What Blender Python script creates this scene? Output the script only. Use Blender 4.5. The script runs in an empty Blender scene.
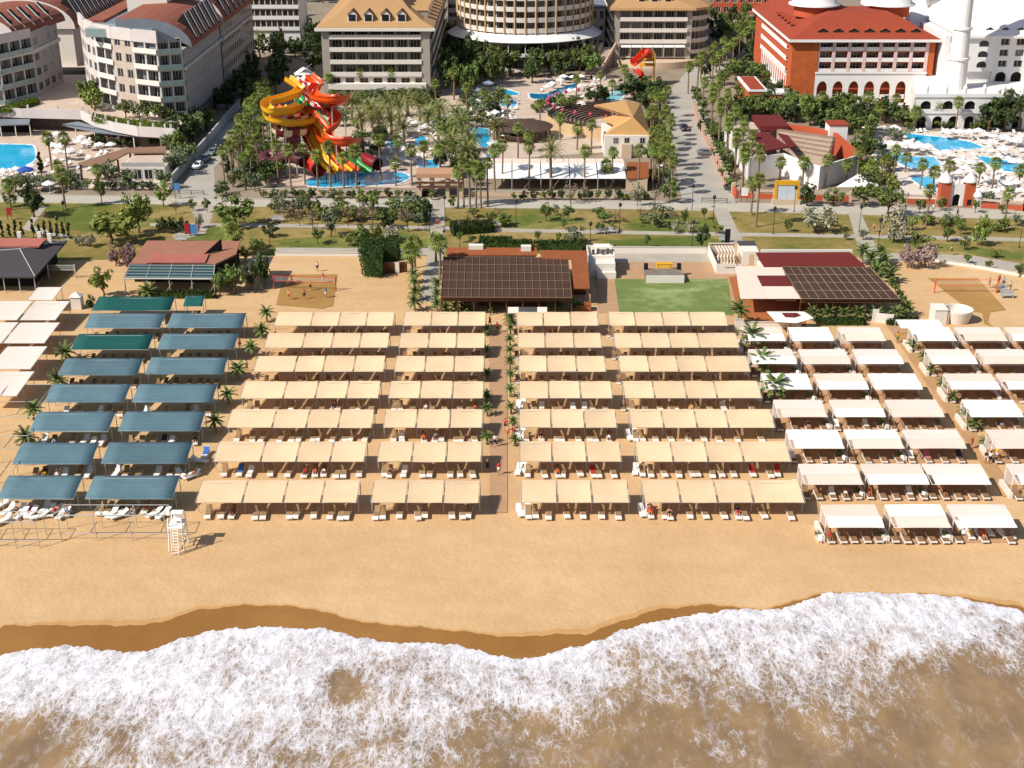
import bpy, bmesh, math, random
from mathutils import Vector, Matrix
R = math.radians
rnd = random.Random(7)
scene = bpy.context.scene
COL = scene.collection
# ------------------------------------------------------------------ camera model
F, PITCH, CH = 1343.0, R(23.32), 78.0
cp, sp = math.cos(PITCH), math.sin(PITCH)
def ray(px, py):
    vx = (px-512)/F; vy = (384-py)/F
    return Vector((vx, cp+vy*sp, -sp+vy*cp))
def P(px, py, z=0.0):                      # pixel -> point on the level plane z
    d = ray(px, py); t = (z-CH)/d.z
    return Vector((d.x*t, d.y*t, z))
def PD(px, py, D):                         # pixel -> point on the upright plane y = D
    d = ray(px, py); t = D/d.y
    return Vector((d.x*t, D, CH+d.z*t))
def TP(v):                                 # point -> pixel
    q = Vector(v)-Vector((0, 0, CH))
    zc = q.y*cp-q.z*sp; u = q.y*sp+q.z*cp
    return 512+F*q.x/zc, 384-F*u/zc
cam = bpy.data.cameras.new('camera'); co = bpy.data.objects.new('camera', cam); COL.objects.link(co)
co.location = (0, 0, CH); co.rotation_euler = (R(90)-PITCH, 0, 0)
cam.sensor_width = 36; cam.lens = F/1024*36; cam.clip_start = 1; cam.clip_end = 9000
scene.camera = co
# ------------------------------------------------------------------ light
AZ, EL = R(29), R(43)
w = bpy.data.worlds.new('World'); scene.world = w; w.use_nodes = True
nt = w.node_tree
sk = nt.nodes.new('ShaderNodeTexSky'); sk.sky_type = 'NISHITA'; sk.sun_disc = False
sk.sun_elevation = EL; sk.sun_rotation = math.atan2(-math.cos(AZ), -math.sin(AZ)) % (2*math.pi)
bgn = nt.nodes['Background']; bgn.inputs[1].default_value = 0.095
nt.links.new(sk.outputs[0], bgn.inputs[0])
sl = bpy.data.lights.new('sun', 'SUN'); sl.energy = 4.8; sl.angle = R(0.5); sl.color = (1, .96, .9)
so = bpy.data.objects.new('sun', sl); COL.objects.link(so); so.location = (-200, -150, 250)
sd = Vector((math.cos(AZ)*math.cos(EL), math.sin(AZ)*math.cos(EL), -math.sin(EL)))
so.rotation_euler = sd.to_track_quat('-Z', 'Y').to_euler()
vs = scene.view_settings
scene.display_settings.display_device = 'sRGB'
vs.view_transform = 'Standard'; vs.look = 'None'; vs.exposure = 0.24; vs.gamma = 1
# ------------------------------------------------------------------ materials
def lin(h):
    h = h.lstrip('#'); o = []
    for i in (0, 2, 4):
        c = int(h[i:i+2], 16)/255
        o.append(c/12.92 if c <= .04045 else ((c+.055)/1.055)**2.4)
    return o
MATS = {}
class NB:                                   # tiny node builder
    def __init__(s, name):
        s.m = bpy.data.materials.new(name); s.m.use_nodes = True
        s.t = s.m.node_tree; s.b = s.t.nodes['Principled BSDF']; s.out = s.t.nodes['Material Output']
    def n(s, ty, **kw):
        x = s.t.nodes.new('ShaderNode'+ty)
        for k, v in kw.items(): setattr(x, k, v)
        return x
    def l(s, a, b): s.t.links.new(a, b)
    def obj(s, sc=(1, 1, 1), rot=(0, 0, 0)):
        tc = s.n('TexCoord'); mp = s.n('Mapping'); mp.inputs['Scale'].default_value = sc; mp.inputs['Rotation'].default_value = rot
        s.l(tc.outputs['Object'], mp.inputs[0]); return mp.outputs[0]
    def noise(s, vec, sc, det=3, rough=.55, dist=0):
        x = s.n('TexNoise'); x.inputs['Scale'].default_value = sc; x.inputs['Detail'].default_value = det
        x.inputs['Roughness'].default_value = rough; x.inputs['Distortion'].default_value = dist
        if vec is not None: s.l(vec, x.inputs['Vector'])
        return x.outputs['Fac']
    def ramp(s, fac, stops, interp='LINEAR'):
        x = s.n('ValToRGB'); x.color_ramp.interpolation = interp
        e = x.color_ramp.elements
        while len(e) < len(stops): e.new(.5)
        for q, (p, c) in zip(e, stops):
            q.position = p; q.color = (c, c, c, 1) if not hasattr(c, '__len__') else (*c, 1)
        s.l(fac, x.inputs[0]); return x.outputs[0]
    def mix(s, fac, a, b, mode='MIX'):
        x = s.n('Mix', data_type='RGBA', blend_type=mode)
        for i, v in ((0, fac), (6, a), (7, b)):
            if hasattr(v, 'links') or hasattr(v, 'is_linked'): s.l(v, x.inputs[i])
            elif i == 0: x.inputs[0].default_value = v
            else: x.inputs[i].default_value = (*v, 1)
        return x.outputs[2]
    def math(s, op, a, b=0.0, c=None):
        x = s.n('Math', operation=op)
        for i, v in enumerate((a, b, c)):
            if v is None: continue
            if hasattr(v, 'is_linked'): s.l(v, x.inputs[i])
            else: x.inputs[i].default_value = v
        return x.outputs[0]
    def bump(s, h, st=.3, d=.05):
        x = s.n('Bump'); x.inputs['Strength'].default_value = st; x.inputs['Distance'].default_value = d
        s.l(h, x.inputs['Height']); s.l(x.outputs[0], s.b.inputs['Normal'])
    def base(s, c):
        if hasattr(c, 'is_linked'): s.l(c, s.b.inputs['Base Color'])
        else: s.b.inputs['Base Color'].default_value = (*c, 1)
    def set(s, **kw):
        for k, v in kw.items(): s.b.inputs[k.replace('_', ' ')].default_value = v
def M(name, hexc, var=.12, sc=.6, rough=.75, spec=.25, rand=0, bump=0, isl=0, metal=0, wave=None, hue=0):
    """plain surface with uneven colour; rand: varies by object, isl: varies by loose piece"""
    if name in MATS: return MATS[name]
    b = NB(name); c = lin(hexc)
    v = b.obj()
    nz = b.noise(v, sc, 4)
    nz2 = b.noise(v, sc*9, 3)
    nn = b.math('ADD', b.math('MULTIPLY', nz, .7), b.math('MULTIPLY', nz2, .3))
    col = b.ramp(nn, [(.3, [x*(1-var) for x in c]), (.7, [min(1, x*(1+var)) for x in c])])
    if wave:                               # (scale, axis, depth): slats, seams or tiles
        wv = b.n('TexWave', bands_direction=wave[1]); wv.inputs['Scale'].default_value = wave[0]; wv.inputs['Distortion'].default_value = 0
        b.l(v, wv.inputs[0])
        k = b.ramp(wv.outputs[0], [(.02, 1-wave[2]), (.22, 1)])
        col = b.mix(1, col, k, 'MULTIPLY')
    if rand or isl or hue:
        hs = b.n('HueSaturation')
        if rand:
            oi = b.n('ObjectInfo'); rv = oi.outputs['Random']
            val = b.math('ADD', b.math('MULTIPLY', rv, 2*rand), 1-rand)
            b.l(val, hs.inputs['Value'])
        if isl:
            g = b.n('NewGeometry'); r2 = g.outputs['Random Per Island']
            vi = b.math('ADD', b.math('MULTIPLY', r2, 2*isl), 1-isl)
            if rand: vi = b.math('MULTIPLY', vi, val)
            b.l(vi, hs.inputs['Value'])
        if hue:
            oi2 = b.n('ObjectInfo')
            b.l(b.math('ADD', b.math('MULTIPLY', oi2.outputs['Random'], 2*hue), .5-hue), hs.inputs['Hue'])
        b.l(col, hs.inputs['Color']); col = hs.outputs[0]
    b.base(col); b.set(Roughness=rough, Specular_IOR_Level=spec, Metallic=metal)
    if bump: b.bump(nz2, bump, .05)
    MATS[name] = b.m; return b.m
def leafmat(name, hexc, isl=.35, rand=.18, hue=.02, trans=.25):
    if name in MATS: return MATS[name]
    m = M(name, hexc, .2, 1.2, .65, .2, rand, 0, isl, 0, None, hue)
    MATS[name] = m; return m
# ------------------------------------------------------------------ mesh builder and object tree
O = {}                                      # object name -> world origin of its thing
class MB:
    def __init__(s): s.v = []; s.f = []; s.mi = []; s.cur = 0
    def m(s, i): s.cur = i; return s
    def face(s, pts):
        n = len(s.v); s.v += [tuple(p) for p in pts]; s.f.append(list(range(n, n+len(pts)))); s.mi.append(s.cur); return s
    def mesh(s, vs, fs):
        n = len(s.v); s.v += [tuple(p) for p in vs]
        for f in fs: s.f.append([n+i for i in f]); s.mi.append(s.cur)
        return s
    def box(s, c, d, rot=0, tilt=None):
        hx, hy, hz = d[0]/2, d[1]/2, d[2]/2
        mt = Matrix.Rotation(rot, 3, 'Z')
        if tilt is not None: mt = mt @ Matrix.Rotation(tilt, 3, 'X')
        c = Vector(c)
        vs = [c+mt @ Vector((a*hx, b*hy, e*hz)) for a in (-1, 1) for b in (-1, 1) for e in (-1, 1)]
        return s.mesh(vs, [(0, 1, 3, 2), (4, 6, 7, 5), (0, 4, 5, 1), (2, 3, 7, 6), (0, 2, 6, 4), (1, 5, 7, 3)])
    def bx(s, x0, x1, y0, y1, z0, z1): return s.box(((x0+x1)/2, (y0+y1)/2, (z0+z1)/2), (x1-x0, y1-y0, z1-z0))
    def prism(s, poly, z0, z1):
        n = len(poly)
        a = sum(poly[i][0]*poly[(i+1) % n][1]-poly[(i+1) % n][0]*poly[i][1] for i in range(n))
        if a < 0: poly = poly[::-1]
        zz0 = z0 if hasattr(z0, '__len__') else [z0]*n
        vs = [(p[0], p[1], z0) for p in poly]+[(p[0], p[1], z1) for p in poly]
        fs = [tuple(range(n, 2*n)), tuple(range(n-1, -1, -1))]+[(i, (i+1) % n, n+(i+1) % n, n+i) for i in range(n)]
        return s.mesh(vs, fs)
    def sheet(s, poly, th):                 # an arbitrary polygon in space with thickness downwards
        n = len(poly); vs = [Vector(p) for p in poly]+[Vector(p)-Vector((0, 0, th)) for p in poly]
        fs = [tuple(range(n)), tuple(range(2*n-1, n-1, -1))]+[((i+1) % n, i, n+i, n+(i+1) % n) for i in range(n)]
        return s.mesh(vs, fs)
    def tube(s, pts, r, n=6, cap=True):
        pts = [Vector(p) for p in pts]; k = len(pts)
        rr = r if hasattr(r, '__len__') else [r]*k
        base = len(s.v); vs = []; fs = []
        for i, p in enumerate(pts):
            t = (pts[min(i+1, k-1)]-pts[max(i-1, 0)]).normalized()
            a = t.cross(Vector((0, 0, 1)) if abs(t.z) < .95 else Vector((0, 1, 0))).normalized(); b = t.cross(a)
            for j in range(n):
                q = 2*math.pi*j/n; vs.append(p+(a*math.cos(q)+b*math.sin(q))*rr[i])
        for i in range(k-1):
            for j in range(n): fs.append((i*n+j, (i+1)*n+j, (i+1)*n+(j+1) % n, i*n+(j+1) % n))
        if cap: fs += [tuple(range(n-1, -1, -1))[::-1], tuple(range((k-1)*n, k*n))[::-1]]
        return s.mesh(vs, fs)
    def lathe(s, c, prof, n=16, a0=0, a1=2*math.pi, sy=1.0):
        full = abs(a1-a0-2*math.pi) < 1e-6; k = n if full else n+1
        vs = []; fs = []
        for r, z in prof:
            for j in range(k):
                q = a0+(a1-a0)*j/n; vs.append((c[0]+r*math.cos(q), c[1]+r*math.sin(q)*sy, c[2]+z))
        for i in range(len(prof)-1):
            for j in range(n): fs.append((i*k+j, i*k+(j+1) % k, (i+1)*k+(j+1) % k, (i+1)*k+j))
        return s.mesh(vs, fs)
    def data(s, name, mats, org=(0, 0, 0), smooth=False):
        me = bpy.data.meshes.new(name); o = Vector(org)
        me.from_pydata([tuple(Vector(v)-o) for v in s.v], [], s.f)
        for m in (mats if isinstance(mats, (list, tuple)) else [mats]): me.materials.append(m)
        me.polygons.foreach_set('material_index', s.mi)
        if smooth: me.polygons.foreach_set('use_smooth', [True]*len(s.f))
        me.update(); return me
    def build(s, name, mats, parent=None, org=(0, 0, 0), smooth=False):
        if parent is not None: org = O[parent.name]
        me = s.data(name, mats, org, smooth)
        o = bpy.data.objects.new(name, me); COL.objects.link(o); O[o.name] = Vector(org)
        if parent is not None: o.parent = parent
        else: o.location = org
        return o
def inst(name, me, parent, loc=None, rz=0):  # shared mesh as a part, at a world position (unrotated parent)
    o = bpy.data.objects.new(name, me); COL.objects.link(o); O[o.name] = O[parent.name]; o.parent = parent
    if loc is not None: o.location = Vector(loc)-O[parent.name]
    o.rotation_euler.z = rz
    return o
def tag(o, label=None, cat=None, group=None, kind=None):
    if label: o['label'] = label
    if cat: o['category'] = cat
    if group: o['group'] = group
    if kind: o['kind'] = kind
    return o
def root(name, loc, label=None, cat=None, group=None):
    o = bpy.data.objects.new(name, None); COL.objects.link(o); o.location = loc; o.empty_display_size = .3
    O[o.name] = Vector(loc)
    return tag(o, label, cat, group)
def struct(name, mb, m, smooth=False): return tag(mb.build(name, m, None, (0, 0, 0), smooth), kind='structure')
def copy_tree(o, parent=None):
    c = o.copy(); COL.objects.link(c); c.parent = parent
    for ch in list(o.children): copy_tree(ch, c)
    return c
class Proto:
    def __init__(s, fn): s.fn = fn; s.o = None; s.used = False
    def put(s, loc, rz=0, sc=1.0, label=None, cat=None, group=None):
        if s.o is None: s.o = s.fn(); o = s.o
        else: o = copy_tree(s.o)
        o.location = loc; o.rotation_euler.z = rz
        o.scale = sc if hasattr(sc, '__len__') else (sc, sc, sc)
        return tag(o, label, cat, group)
ONES = 'first second third fourth fifth sixth seventh eighth ninth tenth eleventh twelfth thirteenth fourteenth fifteenth sixteenth seventeenth eighteenth nineteenth'.split()
TENS = ['', '', 'twenty', 'thirty', 'forty', 'fifty', 'sixty', 'seventy', 'eighty', 'ninety']
def nth(i):                                  # 1 -> first
    if i < 20: return ONES[i-1]
    if i >= 100: return 'hundred and '+(nth(i-100) if i > 100 else 'first')
    return TENS[i//10][:-1]+'ieth' if i % 10 == 0 else TENS[i//10]+'-'+ONES[i % 10-1]
def lerp(a, b, t): return a+(b-a)*t
def poly_at(pl, x):
    for (x0, y0), (x1, y1) in zip(pl, pl[1:]):
        if x0 <= x <= x1: return lerp(y0, y1, (x-x0)/max(1e-6, x1-x0))
    return pl[0][1] if x < pl[0][0] else pl[-1][1]
def inpoly(p, poly):
    c = False; n = len(poly)
    for i in range(n):
        a, b = poly[i], poly[i-1]
        if (a[1] > p[1]) != (b[1] > p[1]) and p[0] < (b[0]-a[0])*(p[1]-a[1])/(b[1]-a[1])+a[0]: c = not c
    return c
def GP(pts, z=0): return [P(x, y, z) for x, y in pts]
# ================================================================== setting: ground, beach, sea, roads
def mat_sand(name, c0, c1, c2, bumpst=.5, foot=True, rough=.95):
    b = NB(name); v = b.obj()
    big = b.noise(v, .035, 5, .6, .6); mid = b.noise(v, .35, 4, .6); fine = b.noise(v, 3.2, 4, .7)
    col = b.ramp(big, [(.32, lin(c0)), (.5, lin(c1)), (.68, lin(c2))])
    k = b.ramp(b.math('ADD', b.math('MULTIPLY', mid, .55), b.math('MULTIPLY', fine, .45)), [(.3, .88), (.7, 1.08)])
    tl = b.noise(b.obj((.05, .22, 1), (0, 0, R(7))), 1.0, 5, .6, .4)
    col = b.mix(1, col, b.ramp(tl, [(.36, .965), (.5, 1.0), (.64, 1.025)]), 'MULTIPLY')
    col = b.mix(1, col, k, 'MULTIPLY'); b.base(col); b.set(Roughness=rough, Specular_IOR_Level=.1)
    vo = b.n('TexVoronoi'); vo.inputs['Scale'].default_value = 1.5; b.l(v, vo.inputs[0])
    h = b.math('ADD', b.math('MULTIPLY', vo.outputs['Distance'], .6), fine)
    b.bump(h, bumpst, .14); return b.m
m_sand = mat_sand('dry_sand', '#c29c6f', '#c8a376', '#cdaa7e', .38)
m_sand2 = mat_sand('court_sand', '#96713f', '#a37c48', '#ad8753', .4)
m_wet = mat_sand('wet_sand_mat', '#8a5f2f', '#936735', '#9a6e3c', .05, False, .45)
m_damp = mat_sand('damp_sand_mat', '#bd915d', '#bf935f', '#c29764', .1, False, .7)
def mat_grass(name, a, bcol, c):
    b = NB(name); v = b.obj()
    big = b.noise(v, .06, 5, .62, .8); mid = b.noise(v, .5, 4, .65); fine = b.noise(v, 6, 3, .7)
    s_ = b.math('ADD', b.math('MULTIPLY', big, .7), b.math('MULTIPLY', mid, .3))
    col = b.ramp(s_, [(.36, lin(a)), (.48, lin(bcol)), (.6, lin(c))])
    col = b.mix(1, col, b.ramp(fine, [(.3, .7), (.7, 1.2)]), 'MULTIPLY')
    b.base(col); b.set(Roughness=.9, Specular_IOR_Level=.1); b.bump(fine, .6, .1); return b.m
m_lawn = mat_grass('park_grass', '#5c6a26', '#857440', '#a08a58')
m_lawn2 = mat_grass('green_grass', '#56602a', '#666e32', '#827c42')
m_pave = M('pale_paving', '#aaa090', .14, .3, .85, .15, wave=(1.2, 'X', .12))
m_plaza = M('hotel_paving', '#8f806c', .2, .15, .85, .15)
m_terr = M('pool_terrace_paving', '#c0ab97', .14, .3, .8, .2)
m_road = M('worn_concrete_road', '#a69f92', .12, .12, .85, .15)
m_prom = M('promenade_asphalt', '#b2a999', .1, .1, .85, .15)
m_kerb = M('kerb_stone', '#b9b2a4', .08, 1)
m_board = M('boardwalk_planks', '#b58f6c', .12, .6, .8, .2, wave=(.9, 'Y', .35))
m_carpet = mat_grass('turf_carpet', '#66743f', '#728148', '#98a06a')
m_line = M('white_line_paint', '#d9d5c8', .06, 1)
g = MB().face([(-3000, 215, -.02), (3000, 215, -.02), (3000, 6000, -.02), (-3000, 6000, -.02)])
struct('ground', g, m_plaza)
# far land and the woods' soil
m_soil = M('garden_soil', '#57492f', .25, .2, .95, .1)
# beach: one fine sheet, slightly uneven, from under the sea to the park
EDGE = [(0,655),(40,649),(65,646),(95,649),(125,653.5),(150,651),(180,640),(210,631.5),(260,627.5),(300,629),(330,630),(360,639),(400,644),(440,643.5),(470,649),(512,660),(542,657),(567,649),(602,641),(622,630),(672,619),(732,610),(782,610),(802,602),(832,593),(862,593),(937,595),(977,602),(1024,612)]
WET = [(0,626),(65,626),(145,626),(170,620),(195,611),(240,606),(280,606),(315,610),(340,617.5),(370,624),(415,627.5),(460,632),(512,638),(552,635),(587,635),(612,625),(657,610),(712,605),(732,607.5),(762,611),(792,603),(817,595),(840,593.5),(862,593.5),(937,595),(982,601),(1024,608)]
def world_line(pl):
    return sorted((P(x, y).x, P(x, y).y) for x, y in pl)
EDGE_W, WET_W = world_line(EDGE), world_line(WET)
def ext(pl, x, seed):
    n = .10*math.sin(x*1.3+seed)+.10*math.sin(x*2.7+seed*2)+.06*math.sin(x*5.7)
    if x < pl[0][0] or x > pl[-1][0]: n += 2.5*math.sin(x*.07+seed)
    return poly_at(pl, x)+n
bch = MB(); X0, X1 = -190, 190
ys = [60+i*4 for i in range(52)]+[271]
xs = [X0+i*5 for i in range(77)]
vs_ = [(x, y, .05*math.sin(x*.31)*math.sin(y*.27)*(1 if 110 < y < 212 else 0)-(max(0, 112-y)*.05)-(.012 if y > 226 else 0)) for y in ys for x in xs]
nx = len(xs)
bch.mesh(vs_, [(j*nx+i, j*nx+i+1, (j+1)*nx+i+1, (j+1)*nx+i) for j in range(len(ys)-1) for i in range(nx-1)])
struct('beach_sand', bch, m_sand, True)
def strip(name, top, bot, m, z, step=.5, x0=-75, x1=75):
    mb = MB(); k = int((x1-x0)/step); vs = []
    for i in range(k+1):
        x = x0+i*step; vs += [(x, bot(x), z), (x, top(x), z)]
    mb.mesh(vs, [(2*i, 2*i+2, 2*i+3, 2*i+1) for i in range(k)]); return struct(name, mb, m)
strip('damp_sand', lambda x: ext(WET_W, x, 1)+.3+.7*max(0, math.sin(x*.13+.5)), lambda x: ext(EDGE_W, x, 2)-3, m_damp, .075)
strip('wet_sand', lambda x: ext(WET_W, x, 1), lambda x: ext(EDGE_W, x, 2)-4, m_wet, .082)
# sea: swash sheet with foam thickness, foam amount stored per vertex (a property of the water), lace from noise
FC = [(0,690,.95,60),(30,748,.12,45),(10,765,.1,40),(70,735,.45,40),(110,750,.5,45),(150,740,.7,50),(170,690,.9,60),(250,700,.86,70),(245,755,.65,45),(338,684,.2,15),(355,690,.3,22),(350,735,.6,45),(300,755,.55,40),(400,735,.62,40),(385,700,.7,40),(430,705,.8,50),(480,735,.48,40),(500,762,.35,40),(460,765,.35,30),(560,690,.85,50),(540,740,.42,45),(620,700,.42,45),(660,725,.32,55),(650,672,.62,50),(700,690,.46,45),(725,745,.55,40),(770,730,.18,40),(800,700,.45,40),(845,735,.5,35),(800,665,.7,50),(877,650,.3,15),(930,685,.22,45),(970,705,.2,55),(1015,670,.3,40),(1015,640,.75,40),(955,745,.12,60),(880,700,.5,40),(900,765,.15,60),(760,765,.2,50),(650,765,.2,50),(595,745,.35,40),(1020,750,.12,60),(900,630,.95,60),(700,640,.85,50),(780,640,.82,50),(870,685,.55,30),(840,680,.6,35),(590,665,.8,40)]
def foam_at(px, py):
    e = poly_at(EDGE, min(max(px, 0), 1024)); dd = py-e
    if dd < 10: base = 1.0
    else: base = None
    a = b = 0
    for x, y, v, r in FC:
        d2 = ((px-x)**2+((py-y)*1.5)**2)/(r*r); wgt = math.exp(-d2*1.1)+1e-5/(1+d2); a += wgt*v; b += wgt
    val = a/b
    k = max(0, min(1, 1-(dd-6)/34)); return max(val, k*.98 if k > 0 else 0)
sea = MB(); NX, NT = 520, 150; SX0, SX1 = -85., 85.
vs_ = []; foam = []
for j in range(NT+1):
    t = (j/NT)**1.5*1.0
    for i in range(NX+1):
        x = lerp(SX0, SX1, i/NX); ye = ext(EDGE_W, x, 2)+.12*math.sin(x*11)+.1*math.sin(x*17+1)
        y = lerp(ye, 52, t); d = ye-y
        z = .09+.16*(1-math.exp(-d*1.2))+.25*(1-math.exp(-d*.15))*(.5+.5*math.sin(y*.55+1.3*math.sin(x*.06)+.4*math.sin(x*.21)))
        px, py = TP((x, y, z)); vs_.append((x, y, z)); foam.append(foam_at(px, py))
sea.mesh(vs_, [(j*(NX+1)+i, (j+1)*(NX+1)+i, (j+1)*(NX+1)+i+1, j*(NX+1)+i+1) for j in range(NT) for i in range(NX)])
# front lip
sea.mesh([v for i in range(NX+1) for v in (vs_[i], (vs_[i][0], vs_[i][1]+.02, .05))], [(2*i, 2*i+2, 2*i+3, 2*i+1) for i in range(NX)])
foam += [1.0]*(2*(NX+1))
b = NB('surf_water'); at = b.n('Attribute'); at.attribute_name = 'foam'; fa = at.outputs['Fac']
v = b.obj(); vst = b.obj((1.05, .46, 1), (0, 0, R(-8)))
warp = b.n('TexNoise'); warp.inputs['Scale'].default_value = .5; warp.inputs['Detail'].default_value = 4; b.l(vst, warp.inputs['Vector'])
vadd = b.n('VectorMath', operation='MULTIPLY_ADD'); b.l(warp.outputs['Color'], vadd.inputs[0]); vadd.inputs[1].default_value = (1.6, 1.6, 0); b.l(vst, vadd.inputs[2])
wv = vadd.outputs[0]
def lace(sc, wdt):
    q = b.n('TexVoronoi', feature='DISTANCE_TO_EDGE'); q.inputs['Scale'].default_value = sc; b.l(wv, q.inputs[0])
    return b.ramp(q.outputs['Distance'], [(0, 1), (wdt, 0)])
la = b.math('MAXIMUM', lace(1.75, .3), b.math('MULTIPLY', lace(4.2, .36), .85))
vbig = b.obj((.34, .2, 1), (0, 0, R(-14)))
big = b.noise(vbig, 1.0, 10, .68, .6); mid = b.noise(wv, 1.0, 9, .74, .3); fn = b.noise(wv, 7.5, 5, .75)
pat = b.math('ADD', b.math('ADD', b.math('MULTIPLY', big, .62), b.math('MULTIPLY', mid, .62)), b.math('MULTIPLY', la, .25))   # about .45..1.0
val = b.math('ADD', b.math('MULTIPLY', b.math('SUBTRACT', pat, .74), 1.9), b.math('MULTIPLY', b.math('SUBTRACT', fa, .54), 1.05))
val = b.math('ADD', val, b.math('MULTIPLY', b.math('SUBTRACT', fn, .5), .3))
mask = b.ramp(val, [(.0, .03), (.14, .3), (.32, .66), (.62, 1)])
speck = b.ramp(b.math('ADD', b.math('MULTIPLY', fn, .6), b.math('MULTIPLY', mid, .4)), [(.33, .6), (.46, 1)])
soft = b.ramp(fa, [(.93, 0), (1.0, 1)])
veil = b.math('MULTIPLY', b.ramp(b.noise(b.obj((.5, .16, 1), (0, 0, R(-20))), 1.0, 9, .72, .8), [(.46, 0), (.68, 1)]), b.ramp(mid, [(.4, 0), (.62, .34)]))
mask = b.math('MAXIMUM', b.math('MULTIPLY', mask, b.math('MAXIMUM', speck, soft)), veil)
wcol = b.ramp(b.noise(vbig, .8, 6, .6), [(.35, lin('#7a6040')), (.65, lin('#98784e'))])
fcol = b.ramp(b.math('ADD', b.math('MULTIPLY', mid, .6), b.math('MULTIPLY', fn, .4)), [(.36, (.50, .47, .485)), (.56, (.80, .775, .79))])
b.base(b.mix(mask, wcol, fcol))
b.l(b.math('ADD', b.math('MULTIPLY', mask, .5), .22), b.b.inputs['Roughness']); b.set(Specular_IOR_Level=.35)
b.bump(b.math('ADD', b.math('MULTIPLY', mask, b.math('ADD', fn, .2)), b.math('MULTIPLY', b.noise(v, 1.6, 4, .6), .5)), .35, .12)
so_ = struct('sea_water', sea, b.m, True)
fa_ = so_.data.attributes.new('foam', 'FLOAT', 'POINT'); fa_.data.foreach_set('value', foam)
# sea bed further out so the water has something below
# ---- park lawn and roads
def pline(name, pts, m, z):
    return struct(name, MB().face([(*P(x, y)[:2], z) for x, y in pts]), m)
def flat(name, top, bot, m, z):             # area between two pixel polylines (left to right)
    return pline(name, top+bot[::-1], m, z)
flat('lawn', [(-120,198),(0,200),(256,203),(512,205),(768,208),(1024,216),(1160,219)], [(-120,262),(0,262),(270,256),(440,256),(616,252),(712,262),(760,262),(930,254),(975,256),(1024,271),(1160,276)], m_lawn, .0)
for k, q in enumerate([[(38,205),(95,204),(90,222),(60,224)],[(70,214),(120,212),(175,222),(120,232),(66,230)],[(500,217),(560,214),(590,222),(540,230),(500,229)],[(620,224),(690,216),(725,222),(715,232),(640,233)],[(600,240),(700,236),(740,242),(735,250),(630,250)],[(272,240),(400,232),(440,243),(420,250),(290,247)],[(380,207),(440,208),(436,222),(370,220)],[(870,237),(960,245),(1024,252),(1024,262),(960,252),(890,248)],[(690,252),(730,250),(735,248),(700,247)],[(180,225),(225,222),(232,240),(178,242)]]):
    q2 = []
    for (ax, ay), (bx_, by_) in zip(q, q[1:]+q[:1]):
        for t in range(6): q2.append((lerp(ax, bx_, t/6)+rnd.uniform(-2.5, 2.5), lerp(ay, by_, t/6)+rnd.uniform(-.9, .9)))
    pline('lawn_patch', q2, m_lawn2, .002+k*.0006)
flat('promenade_road', [(-120,193),(0,195),(150,197),(256,199.5),(420,199),(520,201),(640,201.5),(768,204),(850,206),(1024,211),(1160,214)], [(-120,200),(0,202),(150,204),(256,206.5),(420,207),(520,208),(640,209),(768,212),(850,214),(1024,219.5),(1160,223)], m_prom, .012)
flat('park_path', [(150,223),(256,223.5),(440,226),(512,228.5),(640,231),(720,232.5),(768,233),(860,234.5),(940,236),(1024,238),(1160,241)], [(150,226),(256,227),(440,229.5),(512,232),(640,234.5),(720,236),(768,236.5),(860,238),(940,239.5),(1024,241.5),(1160,245)], m_pave, .008)
pline('garden_path', [(40,206),(47,206),(32,226),(70,236),(70,240),(22,229)], m_pave, .009)
pline('garden_path', [(190,206),(215,206),(212,218),(205,234),(178,240),(172,236),(196,222)], m_pave, .0085)
flat('bar_path', [(276,247.5),(363,248),(440,248)], [(276,254.5),(363,255),(440,255)], m_pave, .010)
flat('bar_path', [(612,251),(712,252)], [(612,262),(712,262)], m_pave, .0105)
flat('bar_path', [(884,253),(930,253.5),(975,256),(1024,264),(1100,274)], [(884,262),(930,260),(970,265),(1024,272),(1100,284)], m_pave, .0103)
pline('entrance_path', [(432,198),(445,198),(444,250),(437,302),(420,302),(428,250)], m_pave, .016)
pline('crossing_path', [(713,207),(727,208),(747,249),(726,249)], m_pave, .0155)
pline('crossing_path', [(848,212),(861,213),(883,262),(862,262)], m_pave, .0165)
pline('paved_court', [(590,252),(616,250),(616,262),(712,262),(736,268),(745,322),(600,322)], m_board, .006)
pline('concrete_road', [(664,97),(698,90),(716,140),(736,204),(683,204),(680,190)], m_road, .014)
pline('concrete_road', [(664,97),(688,70),(730,40),(752,46),(712,78),(698,90)], m_road, .018)
pline('car_park_road', [(176,199),(201,150),(222,122),(245,122),(232,150),(214,168),(216,199)], m_road, .0142)
pline('boardwalk', [(489,330),(507,330),(507.5,513),(490,513)], m_board, .07)
pline('boardwalk_ramp', [(886,325),(906,325),(1018,497),(1003,497)], M('tan_paving', '#b38a5f', .1, .5, wave=(.7, 'Y', .15)), .07)
pline('turf_carpet', [(614.5,279),(728,279),(733,315),(619.5,314.5)], m_carpet, .012)
pline('court_sand', [(284,275),(337,274.5),(333,306),(322,309),(276,305)], m_sand2, .06)
cs = [(928,278.5),(978,278.5),(1006,310),(990,312.5),(988,322),(994,328),(984,324),(982,313),(970,311)]
pline('court_sand', cs, m_sand2, .06)
pline('court_sand', [(50,268),(76,268),(58,286),(38,287)], m_sand2, .06)
# beach strip behind the bars is sand too
pline('bar_sand', [(-60,262),(130,262),(130,272),(-60,272)], m_sand, .02)
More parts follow.
